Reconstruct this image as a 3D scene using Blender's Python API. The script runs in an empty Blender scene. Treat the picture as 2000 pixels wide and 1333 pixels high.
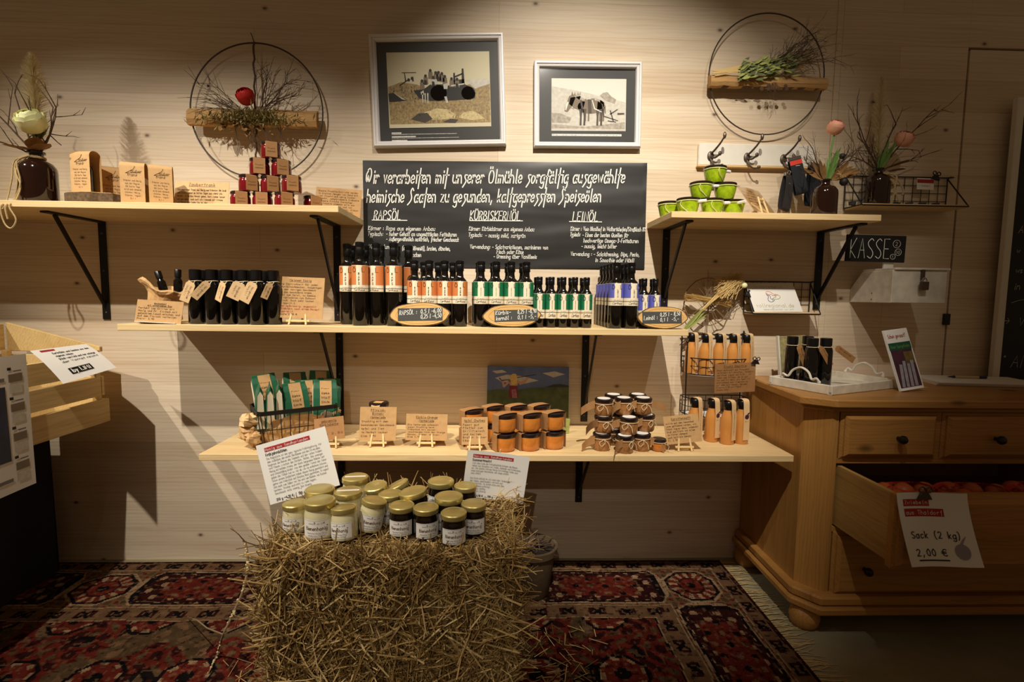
import bpy, bmesh, math, random
from mathutils import Vector, Matrix, noise
R = math.radians
rnd = random.Random(7)
sc = bpy.context.scene
C = sc.collection

# ------------------------------------------------------------ camera
FPX = 1015.0
CAM = Vector((0, -2.0, 1.05))
_dn = Vector((-143, 11684, 1012)).normalized()
_fw = Vector((-30, -88, 1012)); _fw = (_fw - _dn * _fw.dot(_dn)).normalized()
_rt = _dn.cross(_fw)
cd = bpy.data.cameras.new('camera'); cam = bpy.data.objects.new('camera', cd); C.objects.link(cam)
cd.sensor_width = 36; cd.lens = FPX / 2000 * 36; cd.clip_start = .05
Rm = Matrix(((_rt.x, -_rt.y, -_rt.z), (_fw.x, -_fw.y, -_fw.z), (-_dn.x, _dn.y, _dn.z)))
cam.matrix_world = Matrix.Translation(CAM) @ Rm.to_4x4()
sc.camera = cam

def ray(u, v):
    c = Vector(((u - 1000) / FPX, (v - 666.5) / FPX, 1)); return Vector((c.dot(_rt), c.dot(_fw), -c.dot(_dn)))
def P(u, v, y=0.0):            # the point of the plane y that the photo shows at (u, v)
    d = ray(u, v); return CAM + d * ((y - CAM.y) / d.y)
def Z(u, v, z):                # the same on a level plane z
    d = ray(u, v); return CAM + d * ((z - CAM.z) / d.z)
def X(u, y=0.0, v=600): return P(u, v, y).x
def M(px, y=0.0): return px * (y + 2.0) / FPX     # a length in photo pixels, in metres at depth y

# ------------------------------------------------------------ world, lights, exposure
w = bpy.data.worlds.new('world'); sc.world = w; w.use_nodes = True
bg = w.node_tree.nodes['Background']; bg.inputs[0].default_value = (1.0, .66, .38, 1); bg.inputs[1].default_value = .10
def spot(name, loc, target, watts, angle, blend, col=(1.0, .92, .80), rad=.018):
    l = bpy.data.lights.new(name, 'SPOT'); l.energy = watts; l.spot_size = R(angle); l.spot_blend = blend
    l.color = col; l.shadow_soft_size = rad
    o = bpy.data.objects.new(name, l); C.objects.link(o); o.location = loc
    o.rotation_euler = (Vector(target) - Vector(loc)).to_track_quat('-Z', 'Y').to_euler()
    return o
spot('track_spot_centre', (.26, -1.75, 2.75), (.34, 0, 1.12), 290, 57, 1.0)
spot('track_spot_left', (-1.22, -1.75, 2.75), (-.78, 0, .45), 235, 55, 1.0)
spot('track_spot_far_left', (-2.65, -1.5, 2.75), (-.95, -.05, .62), 210, 46, 1.0)
spot('track_spot_right', (1.0, -1.7, 2.75), (.86, 0, 1.15), 46, 48, 1.0)
spot('room_spot', (-.35, -4.0, 2.75), (-.3, -.6, .38), 64, 32, 1.0)
sc.view_settings.view_transform = 'Standard'; sc.view_settings.look = 'None'
sc.view_settings.exposure = 0.0; sc.view_settings.gamma = 1.0; sc.view_settings.use_curve_mapping = False

# ------------------------------------------------------------ materials
MATS = {}
def s2l(c): return tuple(((x / 255) / 12.92 if x <= 10 else ((x / 255 + .055) / 1.055) ** 2.4) for x in c)
class N:
    def __init__(s, name):
        m = bpy.data.materials.new(name); m.use_nodes = True; s.m = m; s.t = m.node_tree
        s.b = s.t.nodes['Principled BSDF']; MATS[name] = m
    def n(s, typ, **k):
        x = s.t.nodes.new(typ)
        for a, v in k.items():
            if a.startswith('i_'):
                key = a[2:]; key = int(key) if key.isdigit() else key.replace('_', ' ')
                x.inputs[key].default_value = v
            else: setattr(x, a, v)
        return x
    def l(s, a, b): s.t.links.new(a, b)
    def ramp(s, fac, stops):
        r = s.n('ShaderNodeValToRGB'); e = r.color_ramp.elements
        while len(e) > 1: e.remove(e[-1])
        e[0].position = stops[0][0]; e[0].color = (*stops[0][1], 1)
        for p, c in stops[1:]: q = e.new(p); q.color = (*c, 1)
        s.l(fac, r.inputs[0]); return r.outputs[0]
    def mix(s, fac, a, b, mode='MIX'):
        x = s.n('ShaderNodeMix', data_type='RGBA', blend_type=mode)
        for i, v in ((0, fac), (6, a), (7, b)):
            if hasattr(v, 'links'): s.l(v, x.inputs[i])
            else: x.inputs[i].default_value = v if i == 0 else (*v, 1)
        return x.outputs[2]
    def bump(s, h, st=.3, d=.002):
        b = s.n('ShaderNodeBump', i_Strength=st, i_Distance=d); s.l(h, b.inputs['Height']); s.l(b.outputs[0], s.b.inputs['Normal'])
def mat(name, rgb, rough=.6, metal=0, coat=0, spec=.5, var=0.0, vscale=40, trans=0):
    k = N(name); b = k.b; c = s2l(rgb)
    b.inputs['Base Color'].default_value = (*c, 1); b.inputs['Roughness'].default_value = rough
    b.inputs['Metallic'].default_value = metal; b.inputs['Coat Weight'].default_value = coat
    b.inputs['Coat Roughness'].default_value = .08; b.inputs['Specular IOR Level'].default_value = spec
    if trans: b.inputs['Transmission Weight'].default_value = trans; b.inputs['IOR'].default_value = 1.45
    if var:
        tc = k.n('ShaderNodeTexCoord'); no = k.n('ShaderNodeTexNoise', i_Scale=vscale, i_Detail=4.0); k.l(tc.outputs['Object'], no.inputs['Vector'])
        d = tuple(x * (1 - var) for x in c); u = tuple(min(1, x * (1 + var)) for x in c)
        k.l(k.ramp(no.outputs[0], [(.3, d), (.7, u)]), b.inputs['Base Color']); k.bump(no.outputs[0], .25, .001)
    return k.m
def wood(name, base, dark, knot=(90, 58, 34), along=0, gs=1.0, stave=None, rough=.55, knots=.5, contrast=1.0, tint=.12, wave=.22):
    """pine: fibres and cathedral bands along one axis, some knots, optional glued staves with their own tone"""
    k = N(name); tc = k.n('ShaderNodeTexCoord').outputs['Object']
    def mp(sc_):
        m = k.n('ShaderNodeMapping'); k.l(tc, m.inputs[0]); m.inputs['Scale'].default_value = sc_; return m.outputs[0]
    ax = [1, 1, 1]
    def S(a, c): v = [c * gs] * 3; v[along] = a * gs; return v
    big = k.n('ShaderNodeTexNoise', i_Scale=1.0, i_Detail=3.0, i_Distortion=.6); k.l(mp(S(.9, 11)), big.inputs['Vector'])
    fine = k.n('ShaderNodeTexNoise', i_Scale=1.0, i_Detail=5.0, i_Roughness=.65); k.l(mp(S(3, 110)), fine.inputs['Vector'])
    wv = k.n('ShaderNodeTexWave', wave_type='RINGS', rings_direction='XYZ'[along], i_Scale=5.0, i_Distortion=9.0, i_Detail=2.0)
    wv.inputs['Detail Scale'].default_value = 1.2; k.l(mp(S(.55, 5.5)), wv.inputs['Vector'])
    b, d = s2l(base), s2l(dark)
    mid = tuple(x * .55 + y * .45 for x, y in zip(b, d))
    c1 = k.ramp(big.outputs[0], [(.28, mid), (.52, b), (.8, tuple(min(1, x * 1.05) for x in b))])
    c2 = k.mix(.20 * contrast, c1, k.ramp(fine.outputs[0], [(.35, d), (.6, b)]))
    c3 = k.mix(wave * contrast, c2, k.ramp(wv.outputs[0], [(.0, d), (.45, b)]))
    out = c3
    if knots:
        vo = k.n('ShaderNodeTexVoronoi', i_Scale=1.0, voronoi_dimensions='2D' if stave else '3D'); vo.inputs['Randomness'].default_value = 1
        if stave:
            s2 = k.n('ShaderNodeSeparateXYZ'); c2_ = k.n('ShaderNodeCombineXYZ'); k.l(mp((3.0, 1, 4.4)), s2.inputs[0]); k.l(s2.outputs[0], c2_.inputs[0]); k.l(s2.outputs[2], c2_.inputs[1]); k.l(c2_.outputs[0], vo.inputs['Vector'])
            kf = k.ramp(vo.outputs['Distance'], [(0, (1, 1, 1)), (.018, (.7, .7, .7)), (.03, (.25, .25, .25)), (.055, (0, 0, 0))])
        else:
            k.l(mp(S(2.3, 4.6)), vo.inputs['Vector'])
            kf = k.ramp(vo.outputs['Distance'], [(0, (1, 1, 1)), (.05, (.75, .75, .75)), (.11, (0, 0, 0))])
        rgb = k.n('ShaderNodeSeparateColor'); k.l(vo.outputs['Color'], rgb.inputs[0])
        gate = k.n('ShaderNodeMath', operation='LESS_THAN', i_1=knots); k.l(rgb.outputs[0], gate.inputs[0])
        f = k.n('ShaderNodeMath', operation='MULTIPLY'); k.l(kf, f.inputs[0]); k.l(gate.outputs[0], f.inputs[1])
        out = k.mix(f.outputs[0], out, s2l(knot))
    if stave:
        br = k.n('ShaderNodeTexBrick', offset=.37, i_Scale=1.0)
        br.inputs['Mortar Size'].default_value = .0012; br.inputs['Brick Width'].default_value = stave[0]; br.inputs['Row Height'].default_value = stave[1]
        br.inputs['Color1'].default_value = (1 - tint, 1 - tint * 1.15, 1 - tint * 1.4, 1); br.inputs['Color2'].default_value = (1, 1, 1, 1); br.inputs['Mortar'].default_value = (.78, .70, .60, 1)
        sp = k.n('ShaderNodeSeparateXYZ'); cm = k.n('ShaderNodeCombineXYZ'); k.l(tc, sp.inputs[0]); k.l(sp.outputs[0], cm.inputs[0]); k.l(sp.outputs[2], cm.inputs[1]); k.l(cm.outputs[0], br.inputs['Vector'])
        out = k.mix(1.0, out, br.outputs[0], 'MULTIPLY')
    k.l(out, k.b.inputs['Base Color']); k.b.inputs['Roughness'].default_value = rough; k.b.inputs['Specular IOR Level'].default_value = .3
    k.bump(fine.outputs[0], .12, .001)
    return k.m

wood('wall_pine', (230, 214, 189), (190, 156, 116), along=0, stave=(2.4, .118), rough=.5, knots=.6, gs=.8, wave=.12, tint=.15, contrast=1.3)
wood('shelf_pine', (232, 204, 152), (196, 152, 92), along=0, gs=1.3, knots=.4, rough=.5)
wood('edge_pine', (222, 186, 128), (184, 134, 74), along=0, gs=1.6, knots=.3)
wood('crate_pine', (214, 186, 128), (168, 128, 72), along=1, gs=1.2, knots=.6)
wood('chest_pine', (180, 130, 68), (126, 82, 38), knot=(60, 32, 14), along=0, gs=1.3, knots=.5, rough=.38)
wood('chest_pine_upright', (184, 134, 70), (130, 86, 40), knot=(60, 32, 14), along=2, gs=1.3, knots=.4, rough=.38)
wood('drawer_pine', (188, 150, 88), (140, 100, 52), along=1, gs=1.3, knots=.4)
wood('log_wood', (188, 148, 94), (124, 88, 50), along=0, gs=4, knots=0, rough=.8, contrast=1.6)
wood('slice_wood', (214, 172, 106), (178, 128, 66), along=0, gs=3, knots=0, rough=.6)
wood('stick_wood', (232, 204, 150), (200, 160, 100), along=0, gs=5, knots=0)
mat('bark', (92, 72, 48), .9, var=.45, vscale=120)
mat('whitewashed_wood', (214, 206, 188), .65, var=.16, vscale=25)
mat('white_paint', (222, 216, 202), .5, var=.03)
mat('frame_white', (226, 222, 220), .35)
mat('black_metal', (20, 18, 17), .45, spec=.4)
mat('wire_black', (24, 20, 17), .5)
mat('rust_wire', (58, 44, 32), .6)
mat('iron_grey', (92, 80, 70), .42, metal=.7)
mat('chrome', (190, 190, 188), .25, metal=1)
mat('mat_board', (36, 36, 32), .55)
mat('slate', (34, 33, 30), .40, var=.12, vscale=9, spec=.6)
mat('slate_label', (62, 62, 58), .7)
mat('slate_black', (9, 9, 9), .6)
mat('chalk', (238, 236, 226), .9)
mat('chalk_grey', (196, 194, 186), .9)
mat('kraft', (202, 160, 106), .75, var=.07, vscale=60)
mat('kraft_dark', (166, 120, 72), .75, var=.07, vscale=60)
mat('kraft_light', (222, 186, 136), .75, var=.05, vscale=60)
mat('paper', (232, 228, 220), .7)
mat('paper_cream', (236, 222, 192), .7)
mat('ink', (34, 26, 20), .8)
mat('ink_brown', (92, 62, 34), .8)
mat('ink_red', (166, 40, 36), .8)
mat('ink_grey', (124, 120, 114), .8)
mat('red_band', (168, 30, 34), .7)
mat('dark_glass', (11, 8, 7), .08, coat=.6)
mat('amber_glass', (34, 14, 7), .08, coat=.6)
mat('oil_glass', (15, 11, 7), .07, coat=.6)
mat('cap_black', (14, 12, 12), .3)
mat('label_orange', (206, 122, 62), .6)
mat('label_green', (16, 112, 68), .6)
mat('label_violet', (98, 100, 186), .6)
mat('jam_red', (112, 16, 22), .12, coat=.5)
mat('lid_dark', (34, 22, 20), .3, coat=.2)
mat('green_spread', (146, 172, 22), .22, coat=.6, var=.28, vscale=70)
mat('orange_spread', (200, 122, 48), .16, coat=.5, var=.1, vscale=60)
mat('brown_spread', (158, 108, 62), .3, coat=.4, var=.25, vscale=130)
mat('mustard_spread', (166, 96, 36), .2, coat=.5)
mat('smoothie', (208, 142, 70), .25, coat=.5)
mat('honey_cream', (218, 208, 164), .25, coat=.5)
mat('honey_dark', (22, 12, 8), .1, coat=.6)
mat('lid_gold', (198, 180, 112), .36, metal=.6)
mat('string', (226, 208, 170), .9)
mat('jute', (186, 160, 112), .95, var=.15, vscale=200)
mat('straw_twine', (120, 116, 92), .9)
mat('twig', (78, 58, 42), .9)
mat('twig_pale', (128, 104, 74), .9)
mat('moss', (150, 138, 92), .95, var=.3, vscale=90)
mat('leaf_green', (152, 158, 84), .7, var=.2, vscale=60)
mat('leaf_dark', (92, 102, 58), .7, var=.2, vscale=60)
mat('stem_green', (108, 144, 70), .6)
mat('leaf_brown', (134, 98, 52), .85, var=.2, vscale=60)
mat('petal_red', (190, 34, 30), .6, var=.12, vscale=80)
mat('petal_peach', (238, 178, 150), .65, var=.06, vscale=80)
mat('petal_white', (232, 232, 176), .65, var=.05, vscale=80)
mat('pampas', (200, 184, 138), .95)
mat('wheat', (206, 176, 116), .9)
mat('pack_green', (34, 98, 68), .4, coat=.15)
mat('pack_brown', (66, 38, 24), .5)
mat('cloth_black', (10, 8, 9), .95)
mat('strap_dark', (44, 40, 40), .85)
mat('strap_black', (24, 28, 34), .85)
mat('felt_red', (214, 62, 44), .8)
mat('net_red', (176, 44, 24), .6)
mat('onion', (176, 84, 34), .45, var=.2, vscale=40)
mat('knob_black', (16, 13, 12), .35)
mat('terracotta', (92, 74, 50), .85, var=.1)
mat('soil', (38, 26, 18), .95)
mat('pen_body', (196, 176, 132), .5)
mat('pen_blue', (30, 26, 60), .4)
mat('acrylic', (236, 232, 226), .06, coat=.3)
mat('pic_cream', (214, 204, 170), .6)
mat('pic_cream2', (226, 222, 208), .6)
mat('pic_black', (22, 18, 15), .6)
mat('pic_dark', (66, 56, 46), .6)
mat('pic_mid', (124, 108, 86), .6)
mat('pic_field', (158, 134, 88), .6, var=.45, vscale=110)
mat('pic_straw', (206, 186, 134), .6, var=.25, vscale=140)
mat('pic_grey', (168, 158, 142), .6, var=.3, vscale=90)
mat('pic_pale', (204, 198, 184), .6, var=.12, vscale=90)
mat('sky_blue', (96, 112, 150), .6, var=.22, vscale=14)
mat('hill_green', (84, 96, 50), .6, var=.3, vscale=30)
mat('hill_dark', (56, 62, 50), .6, var=.2, vscale=30)
mat('skin', (206, 158, 130), .6)
mat('hair_blond', (224, 194, 104), .6, var=.2, vscale=120)
mat('dress_red', (128, 40, 48), .6, var=.3, vscale=90)
mat('dress_pink', (176, 110, 120), .6, var=.4, vscale=120)
mat('asparagus', (152, 148, 158), .6, var=.2, vscale=60)
mat('photo_purple', (70, 34, 50), .5, var=.3, vscale=50)
mat('photo_olive', (112, 92, 46), .5, var=.3, vscale=50)
mat('photo_blue', (18, 30, 62), .5, var=.5, vscale=12)
mat('band_green', (14, 76, 56), .5)
mat('onion_pic', (150, 138, 150), .7)
mat('logo_blue', (60, 70, 150), .7); mat('logo_red', (220, 120, 90), .7); mat('logo_olive', (150, 160, 96), .7)
k = N('floor_concrete'); tc = k.n('ShaderNodeTexCoord'); a = k.n('ShaderNodeTexNoise', i_Scale=3.0, i_Detail=8.0, i_Roughness=.65); k.l(tc.outputs['Object'], a.inputs['Vector'])
k.l(k.ramp(a.outputs[0], [(.3, s2l((128, 120, 94))), (.7, s2l((160, 150, 120)))]), k.b.inputs['Base Color']); k.b.inputs['Roughness'].default_value = .6; k.bump(a.outputs[0], .2, .002)
k = N('straw'); g = k.n('ShaderNodeNewGeometry')
k.l(k.ramp(g.outputs['Random Per Island'], [(0, s2l((92, 68, 32))), (.3, s2l((142, 110, 58))), (.65, s2l((180, 146, 86))), (1, s2l((216, 188, 130)))]), k.b.inputs['Base Color']); k.b.inputs['Roughness'].default_value = .6
mat('straw_core', (98, 72, 34), .95, var=.4, vscale=60)
k = N('carpet'); at = k.n('ShaderNodeAttribute', attribute_name='pattern'); tc = k.n('ShaderNodeTexCoord')
no = k.n('ShaderNodeTexNoise', i_Scale=260.0, i_Detail=3.0); k.l(tc.outputs['Object'], no.inputs['Vector'])
n2 = k.n('ShaderNodeTexNoise', i_Scale=28.0, i_Detail=4.0); k.l(tc.outputs['Object'], n2.inputs['Vector'])
c_ = k.mix(.5, at.outputs['Color'], k.ramp(no.outputs[0], [(.3, (.45, .45, .45)), (.7, (1, 1, 1))]), 'MULTIPLY')
c_ = k.mix(.35, c_, k.ramp(n2.outputs[0], [(.35, (.5, .42, .36)), (.65, (1, 1, 1))]), 'MULTIPLY')
k.l(c_, k.b.inputs['Base Color']); k.b.inputs['Roughness'].default_value = 1; k.b.inputs['Specular IOR Level'].default_value = .05; k.bump(no.outputs[0], .6, .003)
k = N('picture_glass'); lw = k.n('ShaderNodeLayerWeight'); pw = k.n('ShaderNodeMath', operation='POWER', i_1=4.0); k.l(lw.outputs['Facing'], pw.inputs[0])
ma = k.n('ShaderNodeMath', operation='MULTIPLY_ADD', i_1=.9, i_2=.04); k.l(pw.outputs[0], ma.inputs[0]); tr = k.n('ShaderNodeBsdfTransparent'); gl = k.n('ShaderNodeBsdfGlossy', i_Roughness=.08)
ms = k.n('ShaderNodeMixShader'); k.l(ma.outputs[0], ms.inputs[0]); k.l(tr.outputs[0], ms.inputs[1]); k.l(gl.outputs[0], ms.inputs[2])
k.l(ms.outputs[0], k.t.nodes['Material Output'].inputs[0])

# ------------------------------------------------------------ mesh building
def V3(*a): return Vector(a)
class B:
    def __init__(s): s.v = []; s.f = []; s.M = None
    def add(s, vs, fs):
        o = len(s.v)
        s.v += [s.M @ Vector(p) for p in vs] if s.M is not None else [Vector(p) for p in vs]
        s.f += [tuple(i + o for i in f) for f in fs]
        return s
    def box(s, x0, x1, y0, y1, z0, z1):
        return s.add([(x0, y0, z0), (x1, y0, z0), (x1, y1, z0), (x0, y1, z0), (x0, y0, z1), (x1, y0, z1), (x1, y1, z1), (x0, y1, z1)],
                     [(0, 3, 2, 1), (4, 5, 6, 7), (0, 1, 5, 4), (1, 2, 6, 5), (2, 3, 7, 6), (3, 0, 4, 7)])
    def bar(s, a, b, w, t, up=(0, 0, 1)):
        """a rectangular bar from a to b, w wide across, t thick"""
        a, b = Vector(a), Vector(b); d = (b - a).normalized(); u = Vector(up)
        if abs(d.dot(u)) > .98: u = Vector((0, 1, 0))
        x = d.cross(u).normalized() * (w / 2); n = x.cross(d).normalized() * (t / 2)
        q = [p + i * x + j * n for p in (a, b) for i, j in ((-1, -1), (1, -1), (1, 1), (-1, 1))]
        return s.add(q, [(0, 3, 2, 1), (4, 5, 6, 7), (0, 1, 5, 4), (1, 2, 6, 5), (2, 3, 7, 6), (3, 0, 4, 7)])
    def tube(s, pts, r, n=6, r1=None, closed=False, cap=True):
        pts = [Vector(p) for p in pts]; m = len(pts); r1 = r if r1 is None else r1
        vs = []; prev = None
        for i, p in enumerate(pts):
            if closed: d = pts[(i + 1) % m] - pts[i - 1]
            else: d = pts[min(i + 1, m - 1)] - pts[max(i - 1, 0)]
            d = d.normalized() if d.length > 1e-9 else Vector((0, 0, 1))
            if prev is None: prev = d.orthogonal().normalized()
            else:
                prev = prev - d * prev.dot(d); prev = prev.normalized() if prev.length > 1e-6 else d.orthogonal().normalized()
            q = d.cross(prev); rr = r + (r1 - r) * i / max(1, m - 1)
            vs += [p + prev * math.cos(2 * math.pi * j / n) * rr + q * math.sin(2 * math.pi * j / n) * rr for j in range(n)]
        fs = []
        for i in range(m if closed else m - 1):
            k2 = (i + 1) % m
            fs += [(i * n + j, i * n + (j + 1) % n, k2 * n + (j + 1) % n, k2 * n + j) for j in range(n)]
        if cap and not closed: fs += [tuple(range(n - 1, -1, -1)), tuple((m - 1) * n + j for j in range(n))]
        return s.add(vs, fs)
    def lathe(s, prof, n=24, c=(0, 0, 0), a0=0.0, a1=360.0):
        full = abs(a1 - a0) >= 359.9; m = n if full else n + 1; vs = []; fs = []
        for rr, z in prof:
            for j in range(m):
                t = R(a0 + (a1 - a0) * j / n); vs.append((c[0] + rr * math.cos(t), c[1] + rr * math.sin(t), c[2] + z))
        for i in range(len(prof) - 1):
            for j in range(n):
                j2 = (j + 1) % m; fs.append((i * m + j, i * m + j2, (i + 1) * m + j2, (i + 1) * m + j))
        if full:
            if prof[0][0] > 1e-6: fs.append(tuple(range(m - 1, -1, -1)))
            if prof[-1][0] > 1e-6: fs.append(tuple((len(prof) - 1) * m + j for j in range(m)))
        return s.add(vs, fs)
    def prism(s, poly, y0, y1):
        """outline in x-z (counter-clockwise seen from -y), from depth y0 (front) to y1"""
        n = len(poly)
        return s.add([(x, y0, z) for x, z in poly] + [(x, y1, z) for x, z in poly],
                     [tuple(range(n)), tuple(range(2 * n - 1, n - 1, -1))] + [(i, i + n, (i + 1) % n + n, (i + 1) % n) for i in range(n)])
    def flat(s, poly, z0, z1):
        n = len(poly)
        return s.add([(x, y, z1) for x, y in poly] + [(x, y, z0) for x, y in poly],
                     [tuple(range(n)), tuple(range(2 * n - 1, n - 1, -1))] + [(i, i + n, (i + 1) % n + n, (i + 1) % n) for i in range(n)])
    def ball(s, c, r, n=10, m=7, sq=(1, 1, 1)):
        pr = [(math.sin(math.pi * i / m), -math.cos(math.pi * i / m)) for i in range(m + 1)]
        vs = []; fs = []
        for a, z in pr:
            vs += [(c[0] + r * sq[0] * a * math.cos(2 * math.pi * j / n), c[1] + r * sq[1] * a * math.sin(2 * math.pi * j / n), c[2] + r * sq[2] * z) for j in range(n)]
        for i in range(m): fs += [(i * n + j, i * n + (j + 1) % n, (i + 1) * n + (j + 1) % n, (i + 1) * n + j) for j in range(n)]
        return s.add(vs, fs)
    def leaf(s, p, d, L, W, up=(0, 0, 1), bend=.2, seg=4):
        p, d = Vector(p), Vector(d).normalized(); x = d.cross(Vector(up)); x = x.normalized() if x.length > 1e-4 else d.orthogonal().normalized(); n = x.cross(d)
        vs = []; fs = []
        for i in range(seg + 1):
            t = i / seg; wd = W / 2 * math.sin(math.pi * min(1, .06 + t * .94)) ** .8
            q = p + d * L * t + n * bend * L * t * t
            vs += [q - x * wd + n * wd * .25, q, q + x * wd + n * wd * .25]
        for i in range(seg): o = 3 * i; fs += [(o, o + 1, o + 4, o + 3), (o + 1, o + 2, o + 5, o + 4)]
        return s.add(vs, fs)
    def sheet(s, fn, nu, nv, t=.0):
        """a sheet fn(u,v) -> point for u, v in 0..1; with thickness t along -y back"""
        vs = [fn(i / nu, j / nv) for j in range(nv + 1) for i in range(nu + 1)]; a = nu + 1
        fs = [(j * a + i, j * a + i + 1, (j + 1) * a + i + 1, (j + 1) * a + i) for j in range(nv) for i in range(nu)]
        return s.add(vs, fs)
    def build(s, name, m, parent=None, smooth=False, bevel=0, label=None, solid=0):
        me = bpy.data.meshes.new(name); me.from_pydata([tuple(p) for p in s.v], [], s.f); me.update()
        if bevel or solid:
            bm = bmesh.new(); bm.from_mesh(me)
            if bevel: bmesh.ops.bevel(bm, geom=bm.edges[:], offset=bevel, segments=1, affect='EDGES', clamp_overlap=True)
            if solid: bmesh.ops.solidify(bm, geom=bm.faces[:], thickness=solid)
            bm.to_mesh(me); bm.free()
        if smooth: me.shade_smooth(); me.set_sharp_from_angle(angle=R(40))
        me.materials.append(MATS[m])
        return link(name, me, parent, label)
def link(name, me, parent=None, label=None):
    o = bpy.data.objects.new(name, me); C.objects.link(o)
    if parent is not None: o.parent = parent
    if label: o['label'] = label
    return o
def tag(o, label, cat, group=None, kind=None):
    o['label'] = label; o['category'] = cat
    if group: o['group'] = group
    if kind: o['kind'] = kind
    return o
def thing(name, label, cat, loc=(0, 0, 0), rot=(0, 0, 0), group=None):
    o = bpy.data.objects.new(name, None); C.objects.link(o); o.empty_display_size = .02
    o.location = loc; o.rotation_euler = rot
    return tag(o, label, cat, group)
def struct(o): o['kind'] = 'structure'; return o
def dup(root, label, loc, rot=(0, 0, 0), group=None, scale=None):
    def cp(o, par):
        c = o.copy(); C.objects.link(c); c.parent = par
        for ch in [x for x in C.objects if x.parent == o]: cp(ch, c)
        return c
    r = cp(root, None); r.location = loc; r.rotation_euler = rot; r['label'] = label
    if group: r['group'] = group
    if scale: r.scale = (scale,) * 3
    return r
ORD = ['leftmost', 'second', 'third', 'fourth', 'fifth', 'sixth', 'seventh', 'eighth', 'ninth', 'tenth']
def nth(i, n, what='from the left'):
    if i == 0: return 'leftmost'
    if i == n - 1: return 'rightmost'
    return ORD[i] + ' ' + what
def rbox(name, m, parent, x0, x1, y0, y1, z0, z1, bevel=.0015, label=None):
    return B().box(x0, x1, y0, y1, z0, z1).build(name, m, parent, bevel=bevel, label=label)

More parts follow.
